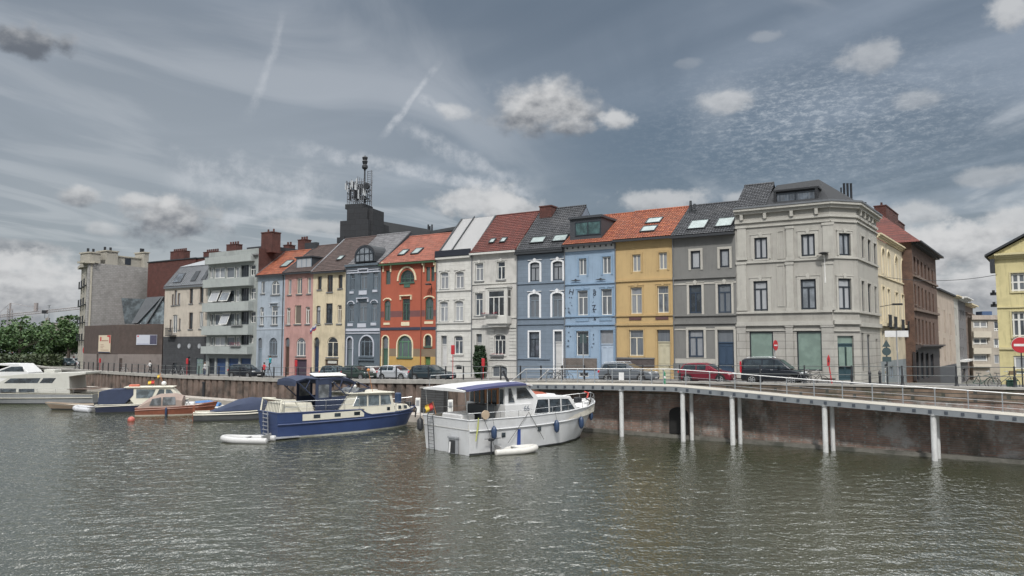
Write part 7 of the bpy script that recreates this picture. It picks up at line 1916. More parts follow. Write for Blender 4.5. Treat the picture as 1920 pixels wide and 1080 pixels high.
pontoon('pale concrete walkway floating along the panelled quay wall', [qpt(x, 2.2) for x in (-92, -80, -66.9, -50, -36, -24)], 1.8)
for k, (x, lab) in enumerate(((-60, 'dark mooring post of the pontoon, left one by the launch'), (-40, 'dark mooring post of the pontoon behind the navy cruiser tent'))):
    p = ROW.w(x, qy(x) - 1.1); m_ = root('mooring_post', lab, 'post', FR(p.x, p.y, 0), 'mooring posts'); build(MB().tube([(0, 0, -1), (0, 0, 2.1)], .16, 8).tube([(0, 0, 2.1), (0, 0, 2.3)], .22, 8), 'post', BLK, m_)
# service pedestals on the pontoon
for k, (u, lab) in enumerate(((794, 'white service pedestal left of the boarded recess'), (858, 'white service pedestal right of the boarded recess'))):
    x = ROW.px(u, 745, -9)[0]; p = ROW.w(x, qy(x) - 1.2); s_ = root('service_pedestal', lab, 'pedestal', FR(p.x, p.y, .3), 'service pedestals'); build(MB().bbox(-.22, -.15, 0, .22, .15, 1.6, .04), 'case', W_WHITE, s_); build(MB().box(-.14, -.17, .9, .14, -.152, 1.4), 'socket_panel', GREYH, s_)
p = on_z(246, 790, 0); by = root('buoy', 'small orange-red mooring buoy in front of the cabin cruiser', 'buoy', FR(p.x, p.y, 0)); build(MB().ball((0, 0, .12), .3, 10), 'float', mat('buoy_red', (.36, .09, .07), .5), by, smooth=True)
# ================================================================== quay railing, vehicles, people, bicycles, signs
XRL = [-104 + i * 2.05 for i in range(47)]
railing('black iron post railing along the left and middle quay', [x for x in XRL if x < -9.2], qz, 1.2, .055)
railing('dark iron railing with turned posts along the right quay', [-7.6 + i * 2.9 for i in range(11)], qz, 1.2, .05, fancy=True)

TYRE = mat('tyre_rubber', (.015, .015, .016), .9); RIM = mat('alloy_rim', (.42, .43, .44), .3, .08, metal=.7)
CGL = glass('car_glass', (.025, .035, .042), .04); LAMPG = mat('headlamp_lens', (.55, .56, .58), .12, .05, metal=.3); TAIL = mat('tail_lamp', (.42, .015, .03), .25)
def paint(n, c, r=.22): return mat(n, c, r, .05, 1.0, metal=.25)
PROF = {   # side outlines: lower body and greenhouse as fractions of length and height
 'hatch': ([(0, .28), (.01, .55), (.04, .62), (.30, .66), (.73, .62), (.93, .52), (.99, .42), (1, .25)], [(.02, .62), (.09, .93), (.2, .99), (.45, 1.0), (.56, .93), (.75, .63)]),
 'estate': ([(0, .28), (.01, .55), (.03, .64), (.3, .67), (.72, .63), (.93, .54), (.99, .42), (1, .25)], [(.02, .64), (.07, .92), (.14, .99), (.42, 1.0), (.54, .93), (.72, .64)]),
 'van': ([(0, .2), (.005, .5), (.01, .6), (.3, .62), (.78, .56), (.94, .48), (.99, .38), (1, .2)], [(.01, .6), (.025, .93), (.06, .985), (.5, 1.0), (.62, .93), (.80, .58)]),
 'sedan': ([(0, .28), (.01, .58), (.05, .66), (.25, .68), (.70, .64), (.93, .54), (.99, .42), (1, .25)], [(.14, .66), (.25, .96), (.33, 1.0), (.5, 1.0), (.58, .94), (.73, .65)])}
def car(label, kind, x, y, L, m, face=1, H=1.48, Wd=1.74, roofrack=False, dz=0.0):
    z = sz(x, y) + dz; s_ = (sz(x + L / 2, y) - sz(x - L / 2, y)) / L
    M = ROW.M(x, y, z) @ Matrix.Rotation(-atan(s_), 4, 'Y') @ (Matrix.Rotation(pi, 4, 'Z') if face < 0 else Matrix.Identity(4)) @ Matrix.Translation((-L / 2, 0, 0))
    rt = root('parked_car' if kind != 'van' else 'parked_van', label, 'car' if kind != 'van' else 'van', M, 'vehicles parked along the quay')
    low, up = PROF[kind]; hw = Wd / 2
    def P(p, q): return (p * L, q * H)
    lowp = [P(0.02, .14)] + [P(*q) for q in low] + [P(.985, .14)]
    def shell(poly, ys, cx, cz):
        rings = []
        for y_, k, kz in ys:
            rings.append([(cx + (a - cx) * k, y_, cz + (b - cz) * kz) for a, b in poly])
        return rings
    lowp = [(a, b) for a, b in lowp]
    body = MB().loft(shell(lowp, [(-hw, .955, .93), (-hw * .96, .985, .975), (-hw * .8, 1, 1), (hw * .8, 1, 1), (hw * .96, .985, .975), (hw, .955, .93)], L / 2, H * .38))
    gh = [P(*q) for q in up]; zb = min(b for a, b in gh)
    def gr(y_, k): return [(L * .42 + (a - L * .42) * (1 - (1 - k) * .25), y_ * (1 - .17 * (b - zb) / (H - zb)), b if b < H * .95 else b - (1 - k) * .15) for a, b in gh]
    body.loft([gr(-hw * .95, .8), gr(-hw * .8, 1), gr(hw * .8, 1), gr(hw * .95, .8)])
    build(body, 'body', m, rt, bevel=.03, smooth=True)
    # glazing: side windows, windscreen and rear window follow the greenhouse
    def yy(z_): return hw * .95 * (1 - .17 * (z_ - zb) / (H - zb)) + .012
    top = H * .93; bot = zb + .07
    def edge(pts, z_):   # x on the polyline at height z_
        for (a, b), (c, d) in zip(pts, pts[1:]):
            if min(b, d) <= z_ <= max(b, d) and abs(d - b) > 1e-6: return a + (c - a) * (z_ - b) / (d - b)
        return pts[-1][0]
    back, front = gh[:3], gh[-3:]
    k0 = L * .42
    def sx(v): return k0 + (v - k0) * .95
    xb0, xb1, xf0, xf1 = sx(edge(back, bot)), sx(edge(back, top)), sx(edge(front, bot)), sx(edge(front, top))
    cuts = [(xb0 + .1, xb1 + .1, L * .34, L * .34), (L * .36, L * .36, L * .53, L * .53), (L * .55, L * .55, xf0 - .12, xf1 - .06)]
    for (a, b, c, d) in cuts:
        for sg in (-1, 1):
            if min(c, d) - max(a, b) < .1: continue
            build(MB().add([(a, sg * yy(bot), bot), (c, sg * yy(bot), bot), (d, sg * yy(top), top), (b, sg * yy(top), top)], [(0, 1, 2, 3)]), 'side_window', CGL, rt)
    def cross(pl, nm, sgx):
        xb_, xt_ = edge(pl, bot), edge(pl, top); w0, w1 = hw * .74, hw * .66
        build(MB().add([(xb_ + .02 * sgx, -w0, bot), (xb_ + .02 * sgx, w0, bot), (xt_ + .02 * sgx, w1, top), (xt_ + .02 * sgx, -w1, top)], [(0, 1, 2, 3)]), nm, CGL, rt)
    cross(front, 'windscreen', 1); cross(back, 'rear_window', -1)
    R = .31 if kind != 'van' else .33
    for xw in (L * .185, L * .8):
        for sg in (-1, 1):
            arch = build(MB().disc((xw, sg * (hw - .02), R + .03), R + .06, 20, .06), 'wheel_arch', TYRE, rt)
            w_ = build(MB().tube([(xw, sg * (hw - .17), R), (xw, sg * (hw + .035), R)], R, 22), 'wheel', TYRE, rt)
            q = MB().tube([(xw, sg * (hw + .036), R), (xw, sg * (hw + .045), R)], R * .30, 12)
            for k in range(6):
                a = k * pi / 3; q.add([(xw + R * .68 * cos(a - .2), sg * (hw + .048), R + R * .68 * sin(a - .2)), (xw + R * .68 * cos(a + .2), sg * (hw + .048), R + R * .68 * sin(a + .2)), (xw + R * .1 * cos(a + 1.2), sg * (hw + .048), R + R * .1 * sin(a + 1.2)), (xw + R * .1 * cos(a - 1.2), sg * (hw + .048), R + R * .1 * sin(a - 1.2))], [(0, 1, 2, 3)])
            q.loft([[(xw + R * r_ * cos(t), sg * (hw + .042), R + R * r_ * sin(t)) for t in [2 * pi * j / 20 for j in range(20)]] for r_ in (.74, .62)], cap=False)
            build(q, 'rim', RIM, w_)
    zf = H * low[5][1] - .06
    for sg in (-1, 1):
        build(MB().bbox(L * .90, sg * hw * .72 - .2, zf - .14, L * .975, sg * hw * .72 + .2, zf + .05, .04), 'headlight', LAMPG, rt)
        if kind == 'van': build(MB().box(.0, sg * hw * .95 - .09, H * .45, .1, sg * hw * .95 + .02, H * .88), 'tail_light', TAIL, rt)
        else: build(MB().bbox(-.01, sg * hw * .83 - .14, H * .5, .22, sg * hw * .83 + .10, H * .62, .03), 'tail_light', TAIL, rt)
        build(MB().bbox(L * .60, sg * (hw + .09) - .09, H * .64, L * .60 + .13, sg * (hw + .09) + .09, H * .64 + .14, .03), 'mirror', m, rt)
    build(MB().box(L * .955, -hw * .5, H * .2, L * .995, hw * .5, H * .33), 'grille', TYRE, rt)
    build(MB().box(L * .988, -.26, H * .2, L * 1.0 + .01, .26, H * .27), 'number_plate', mat('plate_white', (.5, .5, .5), .5), rt)
    build(MB().box(.1, -hw - .008, H * .17, L * .95, -hw * .9, H * .21).box(.1, hw * .9, H * .17, L * .95, hw + .008, H * .21), 'sill_trim', TYRE, rt)
    for xh in (L * .36, L * .53):
        build(MB().box(xh - .2, -hw - .015, H * .55, xh - .04, -hw * .97, H * .575), 'door_handle', m if kind != 'van' else RIM, rt)
    if roofrack:
        for sg in (-1, 1): build(MB().tube([(L * .1, sg * hw * .68, H * 1.0), (L * .14, sg * hw * .68, H * 1.03), (L * .46, sg * hw * .68, H * 1.035), (L * .5, sg * hw * .68, H * 1.0)], .022, 5), 'roof_rail', SSTEEL, rt)
    return rt
def carpx(label, kind, u0, u1, v, m, face=1, off=2.6, H=1.48, L=None, **k):
    """car whose ends appear at pixel columns u0, u1; parked off metres behind the quay edge"""
    x = ROW.px((u0 + u1) / 2, v)[0]
    for _ in range(8):
        y = qy(x) + off; x = ROW.px((u0 + u1) / 2, v, y)[0]
    Lc_ = ROW.px(u1, v, y)[0] - ROW.px(u0, v, y)[0]
    return car(label, kind, x, y, L or max(3.5, min(4.6, Lc_)), m, face, H, **k)
carpx('black van with red tail light and silver roof rails by the corner house', 'van', 1393, 1512, 700, paint('black_paint', (.018, .022, .03)), 1, 2.1, 1.85, Wd=1.83, roofrack=True)
carpx('dark red hatchback in front of the mid grey house', 'hatch', 1277, 1376, 700, paint('dark_red_paint', (.17, .02, .035)), 1, 2.1, 1.5)
carpx('grey estate car with roof rails in front of the light blue house', 'estate', 1124, 1234, 700, paint('steel_grey_paint', (.13, .145, .165)), 1, 2.3, 1.55, roofrack=True)
carpx('dark blue-green hatchback in front of the narrow white house', 'hatch', 773, 848, 700, paint('dark_teal_paint', (.025, .04, .05)), 1, 2.3, 1.5)
carpx('silver-white hatchback in front of the orange-red house', 'hatch', 716, 774, 700, paint('silver_paint', (.42, .44, .47)), 1, 2.5, 1.5)
carpx('low white saloon between the silver hatchback and a green car', 'sedan', 682, 722, 703, paint('white_paint', (.5, .5, .5)), 1, 4.3, 1.38)
carpx('reflective dark green estate in front of the slate-blue house', 'estate', 652, 694, 700, paint('bottle_green_paint', (.03, .05, .045)), 1, 2.4, 1.5)
carpx('small blue-grey hatchback in front of the cream house', 'hatch', 610, 651, 700, paint('blue_grey_paint', (.06, .085, .10)), 1, 3.2, 1.5)
carpx('black people carrier in front of the apartment block garages', 'hatch', 433, 490, 695, paint('black_paint', (.018, .022, .03)), 1, 2.2, 1.6)
carpx('white car parked nearest the brown hall, rightmost of the distant three', 'hatch', 151, 178, 687, paint('white_paint', (.5, .5, .5)), 1, 6, 1.45, L=4.0)
carpx('silver car in the middle of the distant three', 'hatch', 132, 153, 687, paint('silver_paint', (.42, .44, .47)), 1, 8, 1.45, L=4.0)
carpx('dark small car left in the distant three by the concrete block', 'hatch', 117, 134, 687, paint('blue_grey_paint', (.06, .085, .10)), 1, 6, 1.45, L=4.0)
carpx('white delivery van far left under the linden trees', 'van', 62, 92, 680, paint('white_paint', (.5, .5, .5)), -1, 18, 2.2, L=4.8)
carpx('dark grey van under the trees beside the lamp post', 'van', 88, 106, 680, paint('steel_grey_paint', (.13, .145, .165)), -1, 20, 2.3, L=4.8)

# ---- people: one continuous skinned body each
def person(label, M, shirt, trousers, hair, pose='stand', skin=(.35, .22, .16)):
    rt = root('person', label, 'person', M, None)
    J = {'stand': dict(kL=(.1, .02, .5), fL=(.11, 0, .06), kR=(-.1, .03, .5), fR=(-.12, -.02, .06), eL=(.27, .05, 1.12), hL=(.26, -.12, .88), eR=(-.27, .05, 1.12), hR=(-.26, -.1, .88)),
         'reach': dict(kL=(.1, .0, .5), fL=(.14, .05, .06), kR=(-.1, .05, .5), fR=(-.14, -.05, .06), eL=(.38, -.1, 1.25), hL=(.6, -.2, 1.15), eR=(-.27, .05, 1.12), hR=(-.2, -.2, .95)),
         'walk': dict(kL=(.1, -.15, .52), fL=(.11, -.28, .1), kR=(-.1, .1, .5), fR=(-.1, .36, .12), eL=(.26, .12, 1.12), hL=(.24, .1, .85), eR=(-.26, -.08, 1.12), hR=(-.24, -.25, .92)),
         'climb': dict(kL=(.12, -.3, .72), fL=(.12, -.12, .4), kR=(-.1, -.02, .48), fR=(-.1, 0, .06), eL=(.27, -.25, 1.3), hL=(.2, -.45, 1.45), eR=(-.27, -.25, 1.25), hR=(-.2, -.45, 1.4))}[pose]
    V = [((0, 0, .92), .15), ((0, .0, 1.15), .135), ((0, 0, 1.38), .155), ((0, 0, 1.5), .06), ((0, -.01, 1.56), .065), ((0, -.015, 1.64), .098), ((0, -.01, 1.72), .085),
         ((.1, 0, .88), .095), (J['kL'], .062), (J['fL'], .045), ((J['fL'][0], J['fL'][1] - .14, .04), .035),
         ((-.1, 0, .88), .095), (J['kR'], .062), (J['fR'], .045), ((J['fR'][0], J['fR'][1] - .14, .04), .035),
         ((.19, 0, 1.4), .062), (J['eL'], .045), (J['hL'], .032), ((-.19, 0, 1.4), .062), (J['eR'], .045), (J['hR'], .032)]
    E = [(0, 1), (1, 2), (2, 3), (3, 4), (4, 5), (5, 6), (0, 7), (7, 8), (8, 9), (9, 10), (0, 11), (11, 12), (12, 13), (13, 14), (2, 15), (15, 16), (16, 17), (2, 18), (18, 19), (19, 20)]
    me = bpy.data.meshes.new('body'); me.from_pydata([v for v, r in V], E, []); me.update()
    o = bpy.data.objects.new('body', me); COL.objects.link(o); setp(o, rt, M)
    import bmesh; bm = bmesh.new(); bm.from_mesh(me); bm.verts.layers.skin.verify(); bm.to_mesh(me); bm.free(); sk = o.modifiers.new('skin', 'SKIN')
    for i, (v, r) in enumerate(V): me.skin_vertices[0].data[i].radius = (r, r * (.75 if i in (0, 1, 2) else 1))
    me.skin_vertices[0].data[0].use_root = True
    o.modifiers.new('sub', 'SUBSURF').levels = 1
    bpy.context.view_layer.update()
    m2 = bpy.data.meshes.new_from_object(o.evaluated_get(bpy.context.evaluated_depsgraph_get()))
    o.modifiers.clear(); o.data = m2; m2.materials.clear()
    for mm in (mat('skin_tone', skin, .6, .03), shirt, trousers, mat('dark_shoes', (.02, .02, .02), .7)): m2.materials.append(mm)
    for p in m2.polygons:
        c = p.center; p.use_smooth = True
        p.material_index = 0 if c.z > 1.49 else 3 if c.z < .1 else 2 if c.z < .93 and abs(c.x) < .22 else 1
        if min((c - Vector(J['hL'])).length, (c - Vector(J['hR'])).length) < .09: p.material_index = 0
    h = MB().ball((0, .012, 1.68), .112, 10, 1.05); build(h, 'hair', mat(hair[0], hair[1], .8), rt, M, smooth=True)
    fc = MB().ball((.035, -.10, 1.655), .012, 6).ball((-.035, -.10, 1.655), .012, 6); build(fc, 'eyes', BLK, rt, M)
    for sg in (-1, 1):
        hp = Vector(J['hL'] if sg > 0 else J['hR']); q = MB()
        for k in range(5): q.tube([hp + Vector(((k - 2) * .016, 0, -.02)), hp + Vector(((k - 2) * .02, -.03, -.1 + abs(k - 2) * .01))], [.01, .007], 5)
        build(q, 'fingers', MATS['skin_tone'], rt, M)
    return rt
def spot(u, v, off):
    x = ROW.px(u, v)[0]
    for _ in range(8): y = qy(x) + off; x = ROW.px(u, v, y)[0]
    return x, y
HB, HD = ('brown_hair', (.05, .03, .02)), ('dark_hair', (.02, .018, .016))
JN = mat('blue_jeans', (.04, .06, .11), .85); DT = mat('dark_trousers', (.025, .027, .03), .85)
x, y = spot(495, 695, 4.2); person('person in a red shirt with dark trousers in front of the pale blue-grey house', ROW.M(x, y, sz(x, y)), mat('red_shirt', (.48, .03, .04), .8), DT, HD, 'reach')
x, y = spot(506, 695, 4.6); person('person in a turquoise top climbing a stepladder beside the pale blue-grey house', ROW.M(x, y, sz(x, y) + .8), mat('turquoise_top', (.04, .30, .36), .8), DT, HB, 'climb')
lt = root('stepladder', 'dark stepladder under the climbing person', 'ladder', ROW.M(x, y - .3, sz(x, y)))
mb = MB()
for sx_ in (-.25, .25): mb.tube([(sx_, -.45, 0), (sx_ * .8, 0, 1.3)], .025, 5).tube([(sx_, .5, 0), (sx_ * .8, .02, 1.3)], .025, 5)
build(mb, 'legs', BLK, lt)
for k in range(4): build(MB().box(-.24, -.45 + k * .13, .28 + k * .3, .24, -.33 + k * .13, .31 + k * .3), 'step', BLK, lt)
x, y = spot(281, 690, 4.5); person('person in a white top walking by the brown brick hall', ROW.M(x, y, sz(x, y)), mat('white_top', (.55, .55, .55), .8), DT, HD, 'walk')
x, y = spot(384, 690, 3.5); person('person in pale clothes standing at the black tiled base', ROW.M(x, y, sz(x, y)), mat('pale_top', (.4, .4, .4), .8), JN, HB, 'stand')

# ---- bicycles
def bicycle(label, x, y, ang=0, fm=BLK, lean=.0, basket=False, white=False):
    M = ROW.M(x, y, sz(x, y)) @ Matrix.Rotation(ang, 4, 'Z') @ Matrix.Rotation(lean, 4, 'X')
    rt = root('bicycle', label, 'bicycle', M, 'bicycles on the quay'); R = .34
    for nm, cx in (('rear_wheel', 0), ('front_wheel', 1.08)):
        P = [(cx + R * cos(2 * pi * k / 22), 0, R + R * sin(2 * pi * k / 22)) for k in range(23)]
        w_ = build(MB().tube(P, .019, 5), nm, TYRE, rt); q = MB()
        for k in range(8): q.tube([(cx, 0, R), (cx + R * cos(pi * k / 4 + .2), 0, R + R * sin(pi * k / 4 + .2))], .003, 3)
        build(q, 'spokes', RIM, w_)
    q = MB()
    for a, b in (((0, 0, R), (.42, 0, .32)), ((.42, 0, .32), (.30, 0, .86)), ((.30, 0, .86), (0, 0, R)), ((.42, 0, .32), (.92, 0, .78)), ((.33, 0, .72), (.88, 0, .88)), ((.86, 0, .96), (1.08, 0, R))): q.tube([a, b], .02, 5)
    build(q, 'frame', fm, rt)
    build(MB().tube([(.86, 0, .96), (.84, 0, 1.08), (.80, -.28, 1.08), (.68, -.3, 1.04)], .014, 5).tube([(.84, 0, 1.08), (.80, .28, 1.08), (.68, .3, 1.04)], .014, 5), 'handlebar', RIM, rt)
    build(MB().loft([[(.16, -.09, .93), (.16, .09, .93), (.16, .09, .97), (.16, -.09, .97)], [(.44, -.03, .92), (.44, .03, .92), (.44, .03, .95), (.44, -.03, .95)]]).tube([(.30, 0, .86), (.29, 0, .93)], .014, 5), 'saddle', BLK, rt)
    build(MB().box(-.3, -.07, .72, .2, .07, .745).tube([(0, .06, R), (-.15, .06, .72)], .008, 4), 'rack', BLK, rt)
    if basket: build(MB().bbox(.92, -.2, .86, 1.25, .2, 1.1, .02), 'basket', mat('wicker', (.14, .1, .06), .9), rt)
x, y = spot(1528, 700, .75); bicycle('black bicycle leaning between the black van and the red pole', x - .6, y, radians(4), BLK, .06)
x, y = spot(1506, 700, 1.1); bicycle('second bicycle half hidden by the front of the black van', x - .5, y, radians(-12), mat('grey_frame', (.12, .12, .13), .4), -.05)
x, y = spot(1846, 700, .7); bicycle('green-framed bicycle at the far right rail, left of the pair', x - .6, y, radians(2), mat('dark_green_frame', (.02, .06, .05), .4), .05)
x, y = spot(1873, 700, .8); bicycle('grey bicycle at the far right rail, right of the pair', x - .4, y, radians(5), mat('grey_frame', (.12, .12, .13), .4), -.04, True)
x, y = spot(320, 690, 1.2); bicycle('bicycle by the rail below the round windows', x, y, radians(8), mat('silver_frame', (.4, .4, .4), .4), .05)
x, y = spot(337, 690, 1.3); bicycle('bicycle nearer the glass door of the black tiled base', x, y, radians(-8), mat('silver_frame', (.4, .4, .4), .4), .05)
x, y = spot(228, 690, 1.2); bicycle('lone pale bicycle by the rail at the brown hall', x, y, radians(10), mat('silver_frame', (.4, .4, .4), .4), .05)
x, y = spot(1032, 700, .9); bicycle('bicycle behind the ramp start, left of its neighbour', x, y, radians(4), BLK, .05)
x, y = spot(1047, 700, .9); bicycle('bicycle behind the ramp start, right of its neighbour', x, y, radians(-4), BLK, .05)

# ---- signs and poles
SRED = mat('sign_red', (.38, .022, .03), .5, .05); SBK = mat('sign_back_grey', (.045, .07, .075), .5, .1); SWH = mat('sign_white', (.6, .6, .6), .5)
def pole(name, label, cat, u, v, off, h, m=BLK, r=.035, group=None):
    x, y = spot(u, v, off); z = sz(x, y); return root(name, label, cat, ROW.M(x, y, z), group), z, x, y
for u, vt, off, lab, sc in ((849, 647, 1.2, 'red covered parking sign on a red pole before the narrow white house', 1), (906, 672, .8, 'red covered sign in front of the climbing shrub', .8), (350.5, 672, 1.0, 'red covered sign by the black tiled base', .8), (555, 675, 1.2, 'red covered sign before the pink house garage', .8),
                            (187, 672, 1.2, 'red square sign low before the brown brick hall', .8), (158, 650, 3, 'big red round sign before the left poster hall corner', 1.4), (21, 655, 10, 'red round sign at the far left, taller of two', 1.3), (33, 662, 10, 'red round sign at the far left, shorter of two', 1.1), (138, 668, 8, 'red round sign above the distant parked cars', 1.0), (241, 655, 4, 'red round sign between the two posters', .8)):
    rt, z, x, y = pole('parking_sign', lab, 'sign', u, 690, off, 0, group='red signs along the quay')
    zt = ROW.px(u, vt, y)[1] - z; h = .85 * sc
    build(MB().tube([(0, 0, 0), (0, 0, zt - h + .1)], .03, 6), 'pole', SRED, rt)
    if sc >= 1 and u != 849: build(MB().disc((0, -.05, zt - h / 2), h / 2, 20, .04), 'disc', SRED, rt)
    else: build(MB().bbox(-.17 * sc, -.1, zt - h, .17 * sc, .1, zt, .04), 'hood', SRED, rt)
rt, z, x, y = pole('road_sign', 'leaning red pole sign in front of the shop doorway', 'sign', 1560, 705, .9, 0)
zt = ROW.px(1555, 665, y)[1] - z
build(MB().tube([(.0, 0, 0), (-.18, 0, zt - .6)], .04, 6), 'pole', SRED, rt); build(MB().prism([(-.27, zt - .8), (-.12, zt - .7), (-.08, zt - .25), (-.17, zt), (-.27, zt - .25)], -.05, .05), 'plate', SRED, rt); build(MB().prism([(-.22, zt - .5), (-.14, zt - .5), (-.18, zt - .2)], -.06, -.051), 'arrow', BLK, rt)
rt, z, x, y = pole('road_sign', 'no entry sign half turned beside the frosted shop window', 'sign', 1453.5, 690, 3.9, 0)
zc = ROW.px(1455, 647.5, y)[1] - z
build(MB().tube([(0, 0, 0), (0, 0, zc + .35)], .035, 6), 'pole', GREYH, rt)
dsk = build(MB().tube([(.06, 0, zc), (.09, 0, zc)], .38, 24), 'disc', SRED, rt, WM[rt.name] @ Matrix.Rotation(radians(-12), 4, 'Z')); build(MB().box(.091, -.28, zc - .05, .10, .26, zc + .05), 'bar', SWH, dsk)
build(MB().box(-.22, -.06, zc - 1.75, .22, -.03, zc - 1.25), 'lower_plate', SWH, rt)
rt, z, x, y = pole('road_sign', 'large no entry sign cut by the right edge of the view', 'sign', 1917, 705, .6, 0)
zc = ROW.px(1917, 647, y)[1] - z
build(MB().tube([(0, .05, 0), (0, .05, zc + .3)], .04, 6), 'pole', BLK, rt); dsk = build(MB().disc((0, 0, zc), .45, 28, .04), 'disc', SRED, rt); build(MB().box(-.34, -.03, zc - .07, .34, -.021, zc + .07), 'bar', SWH, dsk); build(MB().disc((0, .03, zc), .47, 28, .02), 'rim', SWH, dsk)
rt, z, x, y = pole('road_sign', 'backs of a triangle, a round and a rectangular sign on one pole', 'sign', 1664, 705, 4.5, 0)
Zp = lambda v: ROW.px(1664, v, y)[1] - z
k = y; px_m = abs(ROW.px(1674, 650, y)[0] - ROW.px(1664, 650, y)[0]) / 10
build(MB().tube([(0, .05, 0), (0, .05, Zp(640))], .045, 6), 'pole', BLK, rt)
build(MB().prism([(-8 * px_m, Zp(650.5)), (8 * px_m, Zp(650.5)), (0, Zp(637))], -.02, .01), 'triangle_plate', SBK, rt)
build(MB().disc((0, -.005, Zp(659)), 8.5 * px_m, 24, .03), 'round_plate', SBK, rt); build(MB().box(-8.5 * px_m, -.02, Zp(678), 8.5 * px_m, .01, Zp(669)), 'lower_plate', SBK, rt)
rt, z, x, y = pole('street_name_sign', 'white street name board on a grey pole in the side street', 'sign', 1684, 705, 7, 0)
zt = ROW.px(1684, 620, y)[1] - z; build(MB().tube([(0, 0, 0), (0, 0, zt)], .045, 6), 'pole', GREYH, rt); build(MB().box(-.75, -.02, zt - .45, .75, .02, zt), 'board', SWH, rt)
rt, z, x, y = pole('street_sign', 'small dark sign board on a pole before the light blue house', 'sign', 1094, 700, 4.5, 0)
zt = ROW.px(1094, 627, y)[1] - z; build(MB().tube([(0, 0, 0), (0, 0, zt)], .045, 6), 'pole', GREYH, rt); build(MB().box(-.32, -.03, zt - .75, .32, .0, zt), 'board', SBK, rt)
# lamp post far left, wall lamps, overhead cable
x, y = spot(87, 690, 6); z = sz(x, y); zt = ROW.px(90, 575, y)[1] - z
rt = root('lamp_post', 'tall pale lamp post in front of the linden trees', 'lamp post', ROW.M(x, y, z)); build(MB().tube([(0, 0, 0), (0, 0, zt), (.3, -.2, zt + .3)], [.12, .07, .05], 8), 'mast', GREYH, rt); build(MB().bbox(0, -.4, zt + .2, .8, 0, zt + .4, .05), 'lamp_head', GREYH, rt)
a, zz = fN.p.px(1546, 475); zb = fN.p.px(1546, 528)[1]
rt = root('street_lamp', 'black lantern on a white wall bracket of the grey corner house', 'street lamp', ROW.M(a, -.1, zb))
hh = zz - zb; build(MB().tube([(0, 0, 0), (0, 0, hh - .4), (0, -.35, hh - .15)], .05, 6).box(-.06, -.02, -.1, .06, .095, .3), 'bracket', W_WHITE, rt); build(MB().tube([(0, -.35, hh - .15), (0, -.35, hh - .02), (0, -.35, hh + .05)], [.12, .42, .2], 12), 'lamp_head', BLK, rt)
a, zz = SIDE.px(1650, 573)
rt = root('street_lamp', 'small black arm lamp on the cream side-street house', 'street lamp', SIDE.M(a, 0, zz)); build(MB().tube([(0, 0, -.1), (0, -1.2, .1)], .03, 5).bbox(-.2, -1.8, .0, .2, -1.0, .16, .04), 'lamp_head', BLK, rt)
for (fac, xx, yy_, lab) in ((4, 900, 265, 'small black lamp on the orange-red house beside its double window'),):
    u, v = 560 + 900 / 3.6, 460 + 265 / 3.6; a, zz = ROW.px(u, v); rt = root('street_lamp', lab, 'street lamp', ROW.M(a, 0, zz))
    build(MB().tube([(0, 0, -1.8), (0, -.1, -.1), (0, -.5, 0)], .03, 5).bbox(-.25, -.9, -.08, .25, -.35, .08, .04), 'lamp_head', BLK, rt)
p, q = SIDE.w(SIDE.px(1648, 518)[0], -.1, SIDE.px(1648, 518)[1]), PU.w(.1, 0, PU.px(1874, 515)[1])
mb = MB().tube([p.lerp(q, t) + Vector((0, 0, -.9 * 4 * t * (1 - t) * .5)) for t in [i / 16 for i in range(17)]], .022, 4)
tag(build(mb, 'overhead_cable', BLK, None, M0), 'thin cable spanning the side street between cream and yellow houses', 'cable')
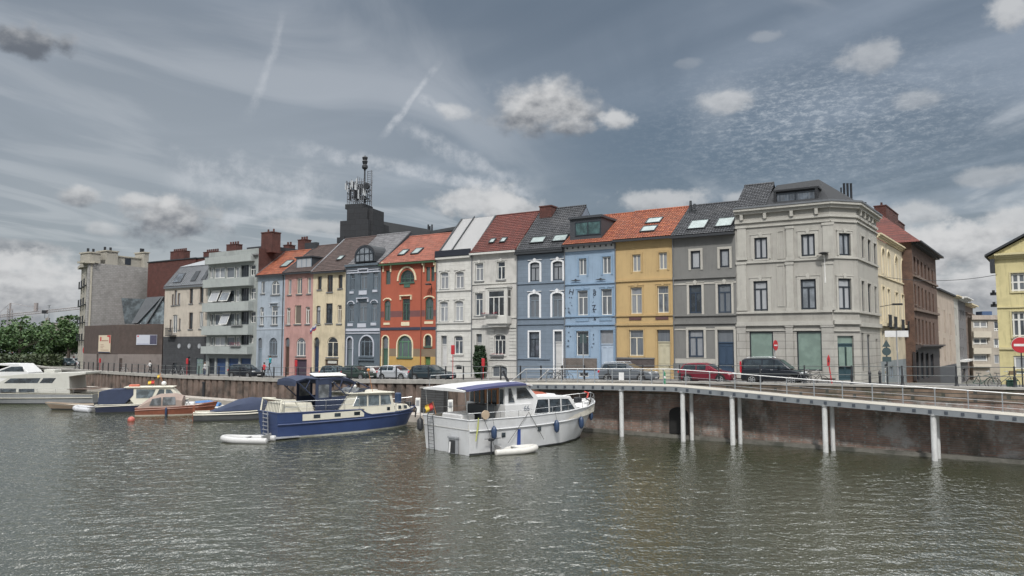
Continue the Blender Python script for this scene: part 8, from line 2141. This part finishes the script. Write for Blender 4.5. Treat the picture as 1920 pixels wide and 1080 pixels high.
# green box, notice, post box on the right; ramp notice
x, y = spot(1897, 716, .7); rt = root('planter_box', 'small dark green box at the foot of the far right railing', 'box', ROW.M(x, y, sz(x, y))); build(MB().bbox(-.25, -.2, 0, .25, .2, .5, .03).box(-.29, -.24, .5, .29, .24, .56), 'box', mat('dark_green_box', (.02, .06, .045), .6), rt)
p = on_plane(1161, 706, ROW.w(0, ry_(5)), ROW.Y); a = ROW.loc(p); rt = root('notice_board', 'small white notice fixed on the ramp railing', 'sign', ROW.M(a[0], ry_(a[0]) + .0, a[2])); build(MB().box(-.2, -.03, -.28, .2, -.01, .28), 'board', SWH, rt)
p = on_plane(1240, 706, ROW.w(0, ry_(5)), ROW.Y); a = ROW.loc(p); rt = root('hydrant_post', 'green and white striped post standing on the ramp', 'post', ROW.M(a[0], ry_(a[0]) + .3, rz(a[0]))); build(MB().tube([(0, 0, 0), (0, 0, .45)], .1, 8).tube([(0, 0, .62), (0, 0, .85), (0, 0, .95)], [.1, .1, .04], 8), 'post', mat('signal_green', (.04, .22, .12), .5), rt); build(MB().tube([(0, 0, .45), (0, 0, .62)], .101, 8), 'band', SWH, rt)
for u, lab in ((1631, 'black cast iron bollard by the corner, left one'), (1650, 'black cast iron bollard by the corner, right one')):
    x, y = spot(u, 712, 4.5); rt = root('bollard', lab, 'bollard', ROW.M(x, y, sz(x, y)), 'bollards at the corner'); build(MB().tube([(0, 0, 0), (0, 0, .12), (0, 0, .7), (0, 0, .78), (0, 0, .9), (0, 0, 1.0)], [.12, .09, .08, .12, .08, .02], 8), 'post', BLK, rt)
# climbing shrub by the white house
a0, a1 = ROW.px(893, 680)[0], ROW.px(919, 680)[0]; zc0 = sz((a0 + a1) / 2); zt = ROW.px(906, 648)[1]
rt = root('climbing_shrub', 'tall dark green shrub growing up the white house with the oriel', 'shrub', ROW.M((a0 + a1) / 2, -.6, zc0)); rnd = random.Random(9); mb = MB(); H = zt - zc0; w2 = (a1 - a0) / 2
for i in range(2600):
    t = rnd.random() ** .8; ww = w2 * (.25 + .62 * sin(min(1, t * 1.15) * pi * .85) ** .6) * rnd.uniform(.5, 1.12); an = rnd.uniform(0, 2 * pi)
    q = Vector((cos(an) * ww, sin(an) * ww * .6, H * t)); a = Vector((rnd.uniform(-1, 1), rnd.uniform(-1, 1), rnd.uniform(-1, 1))).normalized() * .11; b = a.cross(Vector((rnd.uniform(-1, 1), rnd.uniform(-1, 1), rnd.uniform(-1, 1)))).normalized() * .07
    mb.add([q - a, q - b, q + a, q + b], [(0, 1, 2, 3)])
build(mb, 'foliage', leafmat('shrub_leaves', (.012, .035, .014), (.035, .07, .025)), rt); build(MB().tube([(0, 0, 0), (.05, 0, H * .5), (0, 0, H * .8)], [.06, .04, .02], 6), 'stem', BARK, rt)
